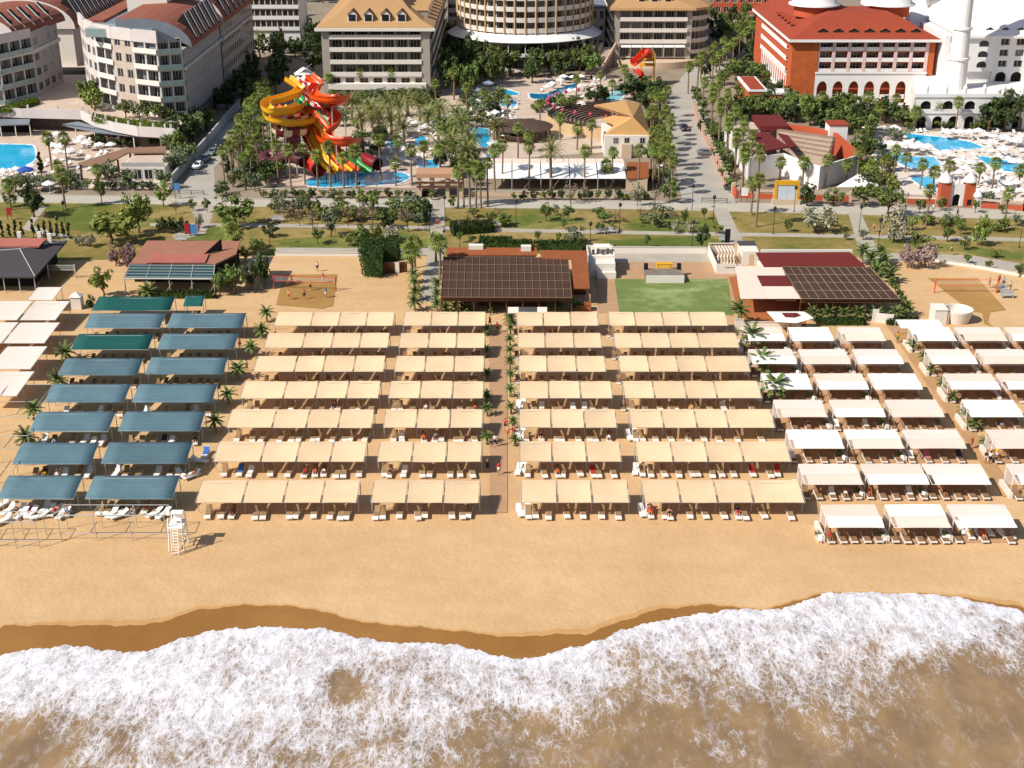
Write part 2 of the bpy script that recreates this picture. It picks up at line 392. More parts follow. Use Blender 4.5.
# kerbs along the promenade
kb = MB()
for off in ((0, 202.3), (1, 194.6)):
    pass
def kerb(pts):
    mb = MB()
    for a, c in zip(pts, pts[1:]):
        p, q = P(*a), P(*c); d = q-p
        mb.box(((p.x+q.x)/2, (p.y+q.y)/2, .06), (d.length, .25, .14), math.atan2(d.y, d.x))
    return struct('kerb', mb, m_kerb)
kerb([(0,202.2),(150,204.2),(256,206.7),(420,207.2),(512,208.2),(640,209.2),(712,210.8)]); kerb([(728,211.4),(768,212.2),(846,214.2)]); kerb([(862,214.6),(1024,219.8)])
kerb([(0,194.7),(150,196.6),(176,197)]); kerb([(218,198),(256,199.2),(420,198.7),(431,198.7)]); kerb([(446,199),(512,200.5),(640,201.2),(682,202)]); kerb([(738,203.4),(850,205.6),(1024,210.6)])
# ================================================================== beach furniture
m_cream = M('cream_canopy_cloth', '#dabb95', .09, .3, .85, .1, rand=.07, bump=.15)
m_creamb = M('cream_canopy_flap', '#e9d3b0', .05, .25, .85, .1)
m_teal = M('teal_shade_net', '#566f76', .16, .35, .5, .4, rand=.14, wave=(.35, 'Y', .1))
m_green = M('green_shade_net', '#15504a', .1, .35, .7, .3, rand=.06, wave=(.35, 'Y', .1))
m_white = M('white_cloth', '#ece4d8', .04, .3, .85, .1, rand=.04)
m_pink = M('pale_pink_cloth', '#e0c8b5', .05, .3, .85, .1, rand=.04)
m_offw = M('off_white_cloth', '#dccdbf', .05, .3, .85, .1, rand=.04)
m_steel = M('grey_painted_steel', '#a9a6a0', .1, 1, .5, .4)
m_steeld = M('dark_steel', '#4c4a48', .1, 1, .5, .4)
m_plast = M('white_plastic', '#e6e2da', .04, 2, .5, .4)
m_brownsl = M('brown_sling', '#957a58', .14, 3, .85, .15, rand=.14)
m_brownd = M('brown_cushion', '#86674a', .14, 3, .85, .15, rand=.1)
m_wood = M('brown_wood', '#5d3b22', .2, 1, .7, .25)
post_c = MB(); post_c.tube([(0, 0, 0), (0, 0, 2.15)], .05, 6); ME_PF = post_c.data('post', m_steel)
post_c = MB(); post_c.tube([(0, 0, 0), (0, 0, 2.75)], .05, 6); ME_PR = post_c.data('post', m_steel)
FRONT_Z = 2.2
def panel_mesh(x0, x1, yf, dep, z0=2.2, z1=2.95, sag=.12, seed=0, skew=0):
    """curved cloth with thickness between two beams: low at the sea side, bent over at the back"""
    prof = [(0, 0), (.06, .1), (.3, .42), (.55, .7), (.76, .93), (.86, 1.0), (1.0, .94)]
    r = random.Random(seed); n = 6; mb = MB(); vs = []
    w1, w2 = r.uniform(-.05, .05), r.uniform(-.05, .05)
    for t, h in prof:
        for i in range(n+1):
            u = i/n; s_ = 4*u*(1-u)
            z = z0+(z1-z0)*h-sag*s_*(1-.3*t)*(1 if .03 < t < .97 else .06)+w1*math.sin(3*u+5*t)*.5
            vs.append((lerp(x0, x1, u)+skew*t, yf+dep*t-(.03*s_ if t == 0 else 0)+(.03*s_ if t == 1 else 0)+w2*s_, z))
    k = n+1; top = [(j*k+i, j*k+i+1, (j+1)*k+i+1, (j+1)*k+i) for j in range(len(prof)-1) for i in range(n)]
    N = len(vs); low = [(x, y, z-.03) for x, y, z in vs]
    bt = [tuple(N+q for q in f[::-1]) for f in top]
    m = len(prof)-1
    side = [(i+1, i, N+i, N+i+1) for i in range(n)]+[(m*k+i, m*k+i+1, N+m*k+i+1, N+m*k+i) for i in range(n)]
    side += [(j*k, (j+1)*k, N+(j+1)*k, N+j*k) for j in range(m)]+[((j+1)*k+n, j*k+n, N+j*k+n, N+(j+1)*k+n) for j in range(m)]
    mb.mesh(vs+low, top+bt+side); return mb
def canopy(pxs, pyb, mat, label, group, dep=4.5, cat='beach canopy', z0=2.2, z1=2.85, gap=.26, name='beach_canopy', skewlist=None):
    yf = P(pxs[0], pyb, z0).y
    X = [P(x, pyb, z0).x for x in pxs]
    rt = root(name, ((X[0]+X[-1])/2, yf+dep/2, 0), label, cat, group)
    fr = MB()
    for a, c in zip(X, X[1:]):
        panel_mesh(a+gap/2, c-gap/2, yf+rnd.uniform(-.08, .08), dep, z0, z1, rnd.uniform(.06, .2), rnd.randint(0, 9999)).build('canopy_panel', mat, rt, smooth=mat in (m_teal, m_green))
    fr.tube([(X[0], yf+.05, z0-.06), (X[-1], yf+.05, z0-.06)], .035, 5); fr.tube([(X[0], yf+dep*.86, z1-.09), (X[-1], yf+dep*.86, z1-.09)], .035, 5)
    for x in X:
        fr.tube([(x, yf, z0-.02), (x, yf+dep*.5, z0+(z1-z0)*.65), (x, yf+dep*.86, z1-.0), (x, yf+dep, z1-.06)], .028, 5)
    fr.build('frame', m_steel, rt)
    for x in X:
        inst('post', ME_PF, rt, (x, yf+dep*.3, .15)); inst('post', ME_PR, rt, (x, yf+dep*.86, 0))
    return rt, X, yf
def make_lounger():
    rt = root('sun_lounger', (0, 0, 0))
    m = MB()                                # frame: rails, legs, white foot end
    for s in (-1, 1): m.box((s*.31, .0, .3), (.06, 1.95, .07))
    m.box((0, -.99, .28), (.68, .10, .16)); m.box((0, -.78, .37), (.64, .42, .07)); m.box((0, .95, .3), (.62, .06, .06))
    for s in (-1, 1):
        for y in (-.85, .55): m.box((s*.29, y, .14), (.06, .08, .27))
    m.build('frame', m_plast, rt)
    MB().box((0, -.11, .38), (.6, .92, .06)).build('seat', m_brownsl, rt)
    b_ = MB(); b_.box((0, .64, .60), (.6, .78, .06), 0, R(36)); b_.build('backrest', m_brownsl, rt)
    sp_ = MB()
    for s in (-1, 1): sp_.tube([(s*.26, .86, .8), (s*.26, .95, .3)], .02, 4)
    sp_.build('backrest_stay', m_plast, rt)
    return rt
LOUNGER = Proto(make_lounger)
def make_white_lounger():
    rt = root('sun_lounger', (0, 0, 0))
    m = MB()
    for s in (-1, 1): m.box((s*.31, .0, .3), (.07, 1.95, .07))
    m.box((0, -.97, .3), (.68, .09, .12)); m.box((0, .95, .3), (.62, .06, .06))
    for s in (-1, 1):
        for y in (-.85, .55): m.box((s*.29, y, .14), (.06, .08, .27))
    m.build('frame', m_plast, rt)
    MB().box((0, -.32, .36), (.6, 1.3, .06)).build('seat', m_plast, rt)
    MB().box((0, .64, .57), (.6, .78, .06), 0, R(33)).build('backrest', m_plast, rt)
    return rt
WLOUNGER = Proto(make_white_lounger)
def make_cush_lounger():
    rt = root('sun_lounger', (0, 0, 0))
    m = MB()
    for s in (-1, 1): m.box((s*.33, .0, .26), (.07, 1.95, .10))
    m.box((0, -.96, .24), (.72, .10, .14)); m.box((0, .95, .26), (.62, .06, .06))
    for s in (-1, 1):
        for y in (-.85, .55): m.box((s*.3, y, .12), (.06, .08, .22))
    m.build('frame', m_plast, rt)
    MB().box((0, -.30, .37), (.62, 1.22, .12)).build('seat', m_brownd, rt)
    MB().box((0, .62, .62), (.62, .84, .12), 0, R(38)).build('backrest', m_brownd, rt)
    return rt
CLOUNGER = Proto(make_cush_lounger)
LG = 'sun loungers set out on the beach'
LOUNGE = []                                 # (y, proto, loc, rz, label) : the nearest 300 become things
ROWN = ['front', 'second', 'third', 'fourth', 'fifth', 'sixth', 'seventh', 'eighth']
# -------- beige canopies: seven rows, four blocks
BOT = [504, 463, 429, 399.5, 373, 349, 327]          # row 0 = nearest the sea
LO = [(195,242,283,321,357),(212.5,260.5,296,330,364.5),(226,272,306,338,372),(240,283,315,346,378.7),(253,294,322.5,353,383.7),(263.7,302,331,359,388),(273.7,310.5,338,365.5,393)]
LI = [(370.5,406,443,479.5),(377,411.5,446,481.5),(383,416,449.5,482.5),(388,419.5,452,483.5),(394,424.5,453.5,484),(398.5,428,456,484.7),(402.7,430.5,457.5,485.5)]
RI = [(521,557.5,592.5,630),(519.5,552.5,587,622),(519,551.5,585,617.5),(519,549,581,613),(518.5,547.5,577,606.5),(517.5,545.5,574.5,602.5),(516.5,543.5,571,599)]
RO = [(644,681,718,754,805.5),(637.5,673.5,708.5,744,792),(631,664,697.5,729,775.5),(624.5,655,687,717.5,762.5),(620,650,679,708,751),(615,642.5,671,700,740),(609.5,636,664,691.5,728.5)]
BLK = [('outer block beside the teal canopies', LO), ('block at the inland side of the boardwalk', LI), ('block across the boardwalk', RI), ('outer block beside the white cabanas', RO)]
BN = ['block beside the teal canopies', 'block west of the boardwalk', 'block east of the boardwalk', 'block beside the white cabanas']
BS = ['teal-side block', 'block west of the boardwalk', 'block east of the boardwalk', 'cabana-side block']
EMPTY_TAIL = set()
m_towel = [M('towel_red', '#a8342c', .1, 4), M('towel_blue', '#3a66a8', .1, 4), M('towel_white', '#ddd8d0', .05, 4), M('towel_pink', '#c77a86', .1, 4), M('towel_dark', '#39343a', .1, 4)]
SPOTS = []                                  # lounger places where a guest may lie or a towel may hang
for b_i, (_, tab) in enumerate(BLK):
    for r_i, pxs in enumerate(tab):
        lab = 'cream canopy, %s bays, %s row from sea, %s' % ('four' if len(pxs) == 5 else 'three', ROWN[r_i], BN[b_i])
        rt, X, yf = canopy(pxs, BOT[r_i]-1.6, m_cream, lab, 'cream beach canopies')
        k = 0
        for a, c in zip(X, X[1:]):
            wd = c-a; n = rnd.choice([2, 3, 3, 3, 3])
            if r_i == 6 and b_i == 0 and a == X[0]: continue
            offs = {2: [.24, .72], 3: [.16, .36, .78]}[n] if rnd.random() < .6 else {2: [.3, .5], 3: [.2, .56, .74]}[n]
            for o_ in offs:
                k += 1
                x = a+wd*o_+rnd.uniform(-.2, .2); y = yf+.62+rnd.uniform(-.3, .3)
                LOUNGE.append((y, LOUNGER, (x, y, .05), rnd.uniform(-.12, .12), 'brown lounger with white foot end, %s under the %s canopy, %s' % (nth(k), ROWN[r_i], BS[b_i])))
        # white loungers stacked up or parked at the block's end
        if b_i >= 2:
            for q in range(2):
                LOUNGE.append((yf+1.2, WLOUNGER, (X[0]-.1+q*.8, yf+1.1+q*.5, .05), rnd.uniform(-.2, .2), '%s white lounger at the open end of the %s canopy, %s' % (nth(q+1), ROWN[r_i], BS[b_i])))
# -------- teal and green canopies
T1 = [(-3,73.5,499,0),(12,90.5,464,0),(29,108,431.5,0),(44.5,124,402,0),(58,137,375,0),(71,148,349.5,1),(84,160,328,0),(92,170,310.5,1)]
T2 = [(85,172.5,499,0),(101,186,463.5,0),(118,199.5,431,0),(132,212,402,0),(145,223,374,0),(157,234,349,0),(167,242,327.5,0),(183,202,306,1)]
TB = ['outer column', 'column beside the cream canopies']
for c_i, tab in enumerate((T1, T2)):
    for r_i, (x0, x1, pb, gr) in enumerate(tab):
        xm = (x0+x1)/2-2
        small = x1-x0 < 30
        lab = '%s shade net, %s row from sea, %s, teal section' % ('dark green' if gr else 'blue teal', ROWN[r_i], TB[c_i])
        rt, X, yf = canopy((x0, x1), pb, m_green if gr else m_teal, lab, 'teal beach canopies', 4.6 if not small else 3, gap=.02, z0=2.3, z1=3.1)
        k = 0; n = 2 if small else 7
        for q in range(n):
            if rnd.random() < .12: continue
            k += 1
            x = lerp(X[0]+.6, X[-1]-.3, (q+.5)/n)+rnd.uniform(-.35, .35); y = yf+rnd.uniform(.4, 1.3)
            wl = (r_i == 0 and c_i == 0) or rnd.random() < .3
            LOUNGE.append((y, WLOUNGER if wl else LOUNGER, (x, y, .05), rnd.uniform(-.2, .2), '%s lounger, %s under the %s %s shade, %s' % ('white' if wl else 'brown', nth(k), ROWN[r_i], 'green' if gr else 'teal', TB[c_i])))
# loose loungers in the sun before the teal section
for i, (x, y, a) in enumerate([(3,507,-.5),(9,513,-.4),(4,523,-.6),(22,517,-.4),(32,516,-.3),(40,519,-1.1),(56,514,-.5),(64,517,-.4),(182,477,.7),(192,478,-.8),(113,516,-.3),(120,518,-.9),(155,516,-.7),(164,517,-.5),(200,463,1.3),(206,456,0)]):
    p = P(x, y); LOUNGE.append((p.y, WLOUNGER, (p.x, p.y, .05), a, 'white lounger in the open sun, %s of those before the teal shades' % nth(i+1)))
# -------- white cabanas
CB = [(527,[(828,887),(893,954),(957,1020)]),(484,[(804,866),(868,932),(931,994),(1017,1085)]),(448,[(791,847),(850,907),(910,969),(996,1058)]),(416.5,[(778,830),(835,888),(892,947),(970,1026)]),(389,[(765,815),(819,871),(874,925),(951,1003),(1005,1058)]),(363.5,[(752,799),(803,853),(858,906),(932,980),(984,1035)]),(340.5,[(745,788),(792,836),(843,888),(915,959),(962,1010),(1013,1058)])]
CN = ['next to the cream canopies', 'in the middle file', 'beside the tan path', 'across the tan path', 'second across the tan path', 'outermost across the tan path']
post_c = MB(); post_c.box((0, 0, 1.15), (.1, .1, 2.3)); ME_CPF = post_c.data('post', m_plast)
post_c = MB(); post_c.box((0, 0, 1.35), (.1, .1, 2.7)); ME_CPR = post_c.data('post', m_plast)
m_planter = M('white_planter_box', '#d9cdbd', .08, 1)
m_leafp = leafmat('potted_leaf', '#5d6b2a')
pl = MB()
def leafball(mb, c, r, n, size, seed, flat=.8):
    q = random.Random(seed)
    for i in range(n):
        d = Vector((q.gauss(0, 1), q.gauss(0, 1), q.gauss(0, 1)*flat)); d.normalize(); p = Vector(c)+d*r*(q.random()**.4)
        a = Vector((q.gauss(0, 1), q.gauss(0, 1), q.gauss(0, 1))).normalized(); e = a.cross(d+Vector((.01, .02, .3))).normalized()
        s_ = size*q.uniform(.6, 1.3)
        mb.face([p-a*s_, p-e*s_*.5, p+a*s_, p+e*s_*.5])
def make_pot():
    rt = root('potted_plant', (0, 0, 0)); MB().lathe((0, 0, 0), [(0, 0), (.22, 0), (.3, .5), (.25, .5), (.2, .4), (0, .4)], 10).build('pot', m_planter, rt)
    f = MB(); leafball(f, (0, 0, .95), .5, 60, .16, 3); f.build('foliage', m_leafp, rt); return rt
POT = Proto(make_pot)
def make_chair():
    rt = root('plastic_chair', (0, 0, 0)); MB().box((0, 0, .44), (.46, .46, .05)).build('seat', m_plast, rt)
    MB().box((0, .22, .72), (.46, .05, .5), 0, R(-10)).build('backrest', m_plast, rt)
    for s in (-1, 1):
        for t in (-1, 1): MB().box((s*.2, t*.2, .21), (.05, .05, .42)).build('leg', m_plast, rt)
    return rt
CHAIR = Proto(make_chair)
kcount = {}
for r_i, (pb, cols) in enumerate(CB):
    for c_i, (x0, x1) in enumerate(cols):
        z0, z1, dep = 2.25, 2.75, 4.4
        a, c = P(x0, pb, z0), P(x1, pb, z0); yf = a.y; xa, xb = a.x, c.x
        top = rnd.choice([m_offw, m_white, m_pink]); aw = rnd.choice([m_white, m_white, m_pink])
        rt = root('beach_cabana', ((xa+xb)/2, yf+dep/2, 0), 'white cloth cabana, %s row from the sea, %s' % (ROWN[r_i], CN[c_i]), 'cabana', 'white beach cabanas')
        panel_mesh(xa+.15, xb-.35, yf+dep*.42, dep*.6, z0+.32, z1, .05, rnd.randint(0, 999)).build('roof_cloth', top, rt)
        ins = .35 if rnd.random() < .5 else 0
        panel_mesh(xa+.2+ins, xb-.3-ins*.3, yf, dep*.44, z0, z0+.38, .04, rnd.randint(0, 999)).build('awning', aw, rt)
        fr = MB()
        for x in (xa+.15, xb-.3): fr.tube([(x, yf, z0-.05), (x, yf+dep, z1-.1)], .04, 5)
        fr.tube([(xa+.15, yf, z0-.06), (xb-.3, yf, z0-.06)], .04, 5); fr.tube([(xa+.15, yf+dep, z1-.1), (xb-.3, yf+dep, z1-.1)], .04, 5)
        fr.build('frame', m_plast, rt)
        for x in (xa+.15, xb-.3): inst('post', ME_CPF, rt, (x, yf+dep*.4, 0)); inst('post', ME_CPR, rt, (x, yf+dep-.1, 0))
        MB().bx(xa-.55, xa-.1, yf+.3, yf+dep-.2, .02, .75).build('side_screen', m_planter, rt)
        MB().bx(xa+.2, xb-.4, yf+dep-.25, yf+dep-.2, .05, 2.0).build('back_curtain', m_offw, rt)
        MB().bx(xa-.1, xb+.1, yf+.2, yf+dep, .02, .12).build('deck', m_board, rt)
        n = 4 + (r_i < 2)
        if r_i == 0 and c_i == 2: n = 3
        for q in range(n):
            x = lerp(xa+.5, xb-.7, q/(n-1))+rnd.uniform(-.08, .08); y = yf+.85+rnd.uniform(-.2, .15)
            LOUNGE.append((y, CLOUNGER, (x, y, .12), rnd.uniform(-.05, .05), 'brown cushioned lounger, %s in the %s-row cabana %s' % (nth(q+1), ROWN[r_i], CN[c_i])))
        if c_i < 3:
            lb = 'the %s-row cabana %s' % (ROWN[r_i], CN[c_i])
            POT.put((xa-.8, yf+1.2, .03), 0, rnd.uniform(.8, 1.1), 'small potted plant by the screen of '+lb, 'plant', 'potted plants by the cabanas')
            CHAIR.put((xa-.75, yf+.2, .03), rnd.uniform(-1, 1), 1, 'white plastic chair by '+lb, 'chair', 'white chairs by the cabanas')
for i, (x, y, a) in enumerate([(963,536,.15),(972,541,-.05),(981,541,.1),(1004,540,.2),(1012,541,.05),(991,538,0)]):
    p = P(x, y); LOUNGE.append((p.y, WLOUNGER, (p.x, p.y+1, .05), a, 'white lounger on open sand before the front cabanas, %s along' % nth(i+1)))
# -------- cream square canopies at the far edge
for i, (xa, xb, pb, dep) in enumerate([(27,53,300,5.5),(-25,17.5,320,8),(19,56,320,8),(-35,2,343,8),(2.5,45,343,8),(-12,31,369,8),(-20,17,396,8)]):
    canopy((xa, xb), pb, m_offw, ['small off-white cloth canopy by the grey roofed bar', 'off-white cloth canopy cut by the picture edge, inland row', 'square off-white canopy, inland row beside the teal shades', 'narrow end of an off-white canopy beside the torn white cloth', 'square off-white canopy, second inland row', 'off-white canopy over the third row from inland', 'off-white canopy nearest the bare frames'][i], 'off-white square canopies', dep, z0=2.4, z1=2.75)
for i, (xa, xb, pb) in enumerate([(-6,40,402),(-20,28,436),(-30,13,470)]):
    yf = P(xa, pb, 2.4).y; X = [P(xa, pb, 2.4).x, P(xb, pb, 2.4).x]
    rt = root('canopy_frame', ((X[0]+X[1])/2, yf+3, 0), 'bare grey canopy frame without cloth, %s from the off-white canopies' % nth(i+1), 'frame', 'bare canopy frames')
    fr = MB()
    for y in (yf, yf+6): fr.tube([(X[0], y, 2.45), (X[1], y, 2.45)], .05, 5)
    for x in X: fr.tube([(x, yf, 2.45), (x, yf+6, 2.45)], .05, 5)
    fr.build('top_frame', m_steel, rt)
    for x in X:
        for y in (yf, yf+6): inst('post', ME_PF, rt, (x, y, .2))
# -------- loungers: the nearest 300 are things, the rest one mass
LOUNGE.sort(key=lambda q: q[0]); NL = 300
for y, pr, loc, rz, lab in LOUNGE[:NL]:
    pr.put(loc, rz, 1.14, lab, 'sun lounger', LG)
    SPOTS.append((loc, rz))
st = MB()
for y, pr, loc, rz, lab in LOUNGE[NL:]:
    c = Vector(loc)
    st.m(0).box(c+Vector((0, -.3, .33)), (.6, 1.3, .12), rz); st.box(c+Vector((0, .62, .6)), (.6, .8, .1), rz, R(36)); st.m(1).box(c+Vector((0, -.95, .22)), (.68, .1, .3), rz)
if LOUNGE[NL:]: tag(st.build('sun_loungers', [m_brownd, m_plast]), 'many brown sun loungers in the inland rows under the canopies', 'sun loungers', LG, 'stuff')
# -------- net frame and lifeguard tower at the water side
m_black = M('black_rope', '#2b2622', .1, 2)
def tower():
    p = P(178, 550); c = Vector((p.x, p.y+.4, 0))
    rt = root('lifeguard_tower', c, 'tall white wooden lifeguard tower with ladder, on the open sand', 'lifeguard tower')
    for sx in (-1, 1):
        for sy in (0, 1):
            m = MB(); m.tube([c+Vector((sx*.75, sy*2.0-.7+(.35*(1-sy)), 4.1)), c+Vector((sx*.85, sy*2.2-.9, .05))], .09, 4); m.build('leg', m_plast, rt)
    m = MB()
    for z in (1.2, 2.4): m.box(c+Vector((0, 1.3-.02*z, z)), (1.6, .07, .12)); m.box(c+Vector((-.8, .3, z)), (.07, 2, .12)); m.box(c+Vector((.8, .3, z)), (.07, 2, .12))
    m.build('brace', m_plast, rt)
    MB().box(c+Vector((0, .35, 3.0)), (1.7, 2.2, .1)).build('platform', m_plast, rt)
    m = MB(); m.box(c+Vector((0, .5, 3.45)), (.9, .6, .08)); m.box(c+Vector((0, .85, 3.75)), (.9, .08, .7)); m.build('seat', m_plast, rt)
    m = MB(); m.box(c+Vector((0, .9, 4.2)), (1.3, .9, .08)); m.build('roof', m_plast, rt)
    m = MB()
    for s in (-1, 1): m.tube([c+Vector((s*.4, -.85, 3.1)), c+Vector((s*.4, -1.6, .05))], .05, 4)
    for i in range(9): m.box(c+Vector((0, -.87-.73*i/9, 2.9-i*.33)), (.8, .1, .05))
    m.build('ladder', m_plast, rt)
tower()
def net_frame(pa, pb, ptop, label, cable):
    a, c = P(*pa), P(*pb); d = 2.6
    rt = root('rope_frame', (a+c)/2, label, 'frame', 'steel rope frames by the sea')
    h = 3.2
    for i in range(4):
        p = a.lerp(c, i/3)
        m = MB(); m.tube([p+Vector((0, 0, 0)), p+Vector((-.25, .3, h))], .05, 5); m.build('post', m_steel, rt)
    m = MB(); m.tube([a+Vector((-.25, .3, h)), c+Vector((-.25, .3, h))], .07, 5); m.tube([a+Vector((-.25, 2.8, h)), c+Vector((-.25, 2.8, h))], .05, 5); m.tube([a+Vector((-.2, .2, .9)), c+Vector((-.2, .2, .9))], .045, 5)
    m.build('top_rail', m_steel, rt)
    for i in (0, 1, 2, 3):
        p = a.lerp(c, i/3)
        m = MB(); m.tube([p+Vector((-.25, .3, h)), p+Vector((-.25, 2.8, h)), p+Vector((-.2, 3.0, .0))], .045, 5); m.build('rear_stay', m_steel, rt)
net_frame((62,541), (168,541), 0, 'long bare steel frame with rails beside the lifeguard tower', 0)
net_frame((-30,548), (40,548), 0, 'bare steel frame with rails cut by the picture edge', 0)
# -------- volleyball nets
def vnet(pa, pb, hexc, label, h=2.4):
    a, c = P(*pa), P(*pb); mm = M('net_post_'+hexc[1:], hexc, .05)
    rt = root('volleyball_net', (a+c)/2, label, 'net', 'volleyball nets')
    for p in (a, c):
        m = MB(); m.tube([p, p+Vector((0, 0, h+.15))], .12, 8); m.build('post', mm, rt)
    m = MB(); d = c-a
    for z in (h, h-.9): m.tube([a+Vector((0, 0, z)), c+Vector((0, 0, z))], .05, 4)
    m.build('net_tape', mm, rt)
    m = MB(); n = 40
    for i in range(1, n): p = a.lerp(c, i/n); m.tube([p+Vector((0, 0, h-.9)), p+Vector((0, 0, h))], .008, 3, False)
    for i in range(1, 5): m.tube([a+Vector((0, 0, h-.18*i)), c+Vector((0, 0, h-.18*i))], .008, 3, False)
    m.build('net_mesh', m_plast, rt)
vnet((274,289), (336,291), '#c2414a', 'red posted volleyball net over the dark sand court with players')
vnet((934,293), (996,293), '#e0561c', 'orange posted volleyball net over the dark patch beside the round white bar')
vnet((49,278), (76,278), '#b9b3a5', 'pale volleyball net beside the grey roofed bar')
# ================================================================== bars, kiosks and stage behind the beach
m_tile = M('terracotta_roof', '#8f5230', .14, .5, .8, .15, wave=(.9, 'X', .25))
m_dred = M('dark_red_roof', '#6a2a26', .08, .4, .8, .15, wave=(.6, 'X', .15))
m_greyroof = M('grey_felt_roof', '#4a4546', .08, .3, .85, .15)
m_salmon = M('salmon_roof', '#9a6a55', .12, .25, .85, .1)
m_salmon2 = M('pink_roof_patch', '#a56457', .1, .25, .85, .1)
m_perg = M('brown_pergola_screen', '#4e382d', .18, .35, .85, .15, wave=(1.6, 'X', .35))
m_pergbeam = M('pergola_beam', '#7d6450', .12, 1, .8, .2)
m_glassg = M('dark_green_glazing', '#1f4442', .2, .5, .25, .5)
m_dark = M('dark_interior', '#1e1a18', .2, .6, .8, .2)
m_wallw = M('white_plaster', '#dcd3c6', .05, .3, .85, .15)
m_wallb = M('beige_plaster', '#c5ad92', .06, .3, .85, .15)
m_orangef = M('terracotta_floor', '#a5633a', .1, .6, .8, .2, wave=(1, 'Y', .2))
m_stone = M('rough_stone', '#7d7367', .25, 1.2, .9, .1, bump=.4)
m_yellow = M('yellow_paint', '#d8a021', .06, 1, .6, .3)
m_blackm = M('black_panel', '#1c1b1c', .1, 1, .6, .3)
m_hedge = leafmat('hedge_leaf', '#33431a')
def Q(pts, z): return [P(x, y, zz) for (x, y), zz in zip(pts, z if hasattr(z, '__len__') else [z]*len(pts))]
def walls(mb, pts, z1, th=.2, z0=0):
    n = len(pts)
    for a, c in zip(pts, pts[1:]):
        d = Vector((c[0]-a[0], c[1]-a[1], 0)); mb.box(((a[0]+c[0])/2, (a[1]+c[1])/2, (z0+z1)/2), (d.length+th*.9, th, z1-z0), math.atan2(d.y, d.x))
def pole(rt, p, z, r=.08, m=None, name='post'): mb = MB(); mb.tube([(p[0], p[1], 0), (p[0], p[1], z)], r, 6); return mb.build(name, m or m_wood, rt)
def grid_roof(rt, q, nx_, ny_, name, m, mb_m, th=.12, bh=.1, br=.06):
    """screen roof with a raised lattice of beams; q: back-left, back-right, front-right, front-left"""
    MB().sheet(q, th).build(name, m, rt)
    b_ = MB(); up = Vector((0, 0, bh*.5+.02))
    for i in range(nx_+1):
        t = i/nx_; b_.tube([q[0].lerp(q[1], t)+up, q[3].lerp(q[2], t)+up], br, 4)
    for j in range(ny_+1):
        t = j/ny_; b_.tube([q[0].lerp(q[3], t)+up, q[1].lerp(q[2], t)+up], br, 4)
    b_.build('roof_lattice', mb_m, rt)
# --- centre bar
c0 = P(505, 300); rt = root('beach_bar', c0, 'large beach bar with brown lattice pergola roof and terracotta tiled rear roofs', 'bar')
q = Q([(443.5,257),(568,258),(572,298),(441,297.5)], [3.9,3.9,3.3,3.3]); grid_roof(rt, q, 17, 5, 'pergola_roof', m_perg, m_pergbeam)
f = MB(); f.bx(q[3].x, q[2].x, q[3].y+.3, q[3].y+.42, 2.5, 3.15); f.build('fascia', m_wood, rt)
for i in range(9): pole(rt, (lerp(q[3].x, q[2].x, i/8), q[3].y+.5), 3.1, .1)
for i in range(5): pole(rt, (lerp(q[0].x, q[1].x, i/4), q[0].y-.5), 3.6, .1)
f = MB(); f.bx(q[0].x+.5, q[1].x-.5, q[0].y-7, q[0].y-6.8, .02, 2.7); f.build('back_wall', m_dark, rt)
f = MB(); f.bx(q[3].x+6, q[2].x-4, q[3].y+5, q[3].y+6, .02, 1.1); f.build('counter', m_wood, rt)
r_ = Q([(447,247.5),(537,247.5),(537,255),(447,255)], [4.6,4.6,3.9,3.9]); MB().sheet(r_, .2).build('tiled_roof', m_tile, rt)
f = MB(); walls(f, [r_[3]+Vector((.3,.3,0)), r_[2]+Vector((-.3,.3,0)), r_[1]+Vector((-.3,-.3,0)), r_[0]+Vector((.3,-.3,0)), r_[3]+Vector((.3,.3,0))], 3.6); f.build('wall', m_wallb, rt)
r_ = [P(540,250,4.3), P(587,250.5,4.3), P(590,288,3.3), P(574,288,3.3), P(571,259,4.1), P(541,258,4.1)]
MB().sheet(r_, .2).build('tiled_roof', m_tile, rt)
for p in (r_[2], r_[3], r_[1]): pole(rt, (p.x-.3, p.y+.2), 3.1, .1)
a_ = P(561, 262); f = MB(); walls(f, [(r_[3].x+.4, r_[3].y+6), (r_[2].x-.4, r_[2].y+6), (r_[1].x-.5, r_[1].y-.5)], 3.1); f.build('wall', m_wood, rt)
f = MB()
for x, y in ((476,247),(526,248)):
    p = P(x, y, 4.7); f.box(p, (2.6 if x < 500 else 1.8, 1.2, .9))
f.build('roof_unit', m_wallw, rt)
# awning before the bar, timber bench, hedges with palms come later
p = [P(508,307,2.4), P(547,307,2.4), P(547,313,2.2), P(508,313,2.2)]
rt = root('awning', (p[2]+p[3])/2-Vector((0, 0, 2.2)), 'small cream awning with a dark middle band before the brown pergola bar', 'awning')
MB().sheet([p[0], p[0].lerp(p[1], .27), p[3].lerp(p[2], .27), p[3]], .06).build('cloth', m_offw, rt); MB().sheet([p[0].lerp(p[1], .27), p[0].lerp(p[1], .75), p[3].lerp(p[2], .75), p[3].lerp(p[2], .27)], .06).build('dark_cloth', m_steeld, rt); MB().sheet([p[0].lerp(p[1], .75), p[1], p[2], p[3].lerp(p[2], .75)], .06).build('cloth', m_offw, rt)
for k in (p[2], p[3], p[0], p[1]): pole(rt, (k.x, k.y), k.z, .05, m_steel)
a_ = P(583, 312); rt = root('service_counter', a_, 'brown timber counter at the corner of the brown pergola bar', 'counter')
f = MB(); f.box((a_.x, a_.y+1, .55), (2.6, 1.6, 1.0)); f.build('body', m_orangef, rt); f = MB(); f.box((a_.x, a_.y+1, 1.09), (2.8, 1.8, .08)); f.build('top', m_tile, rt)
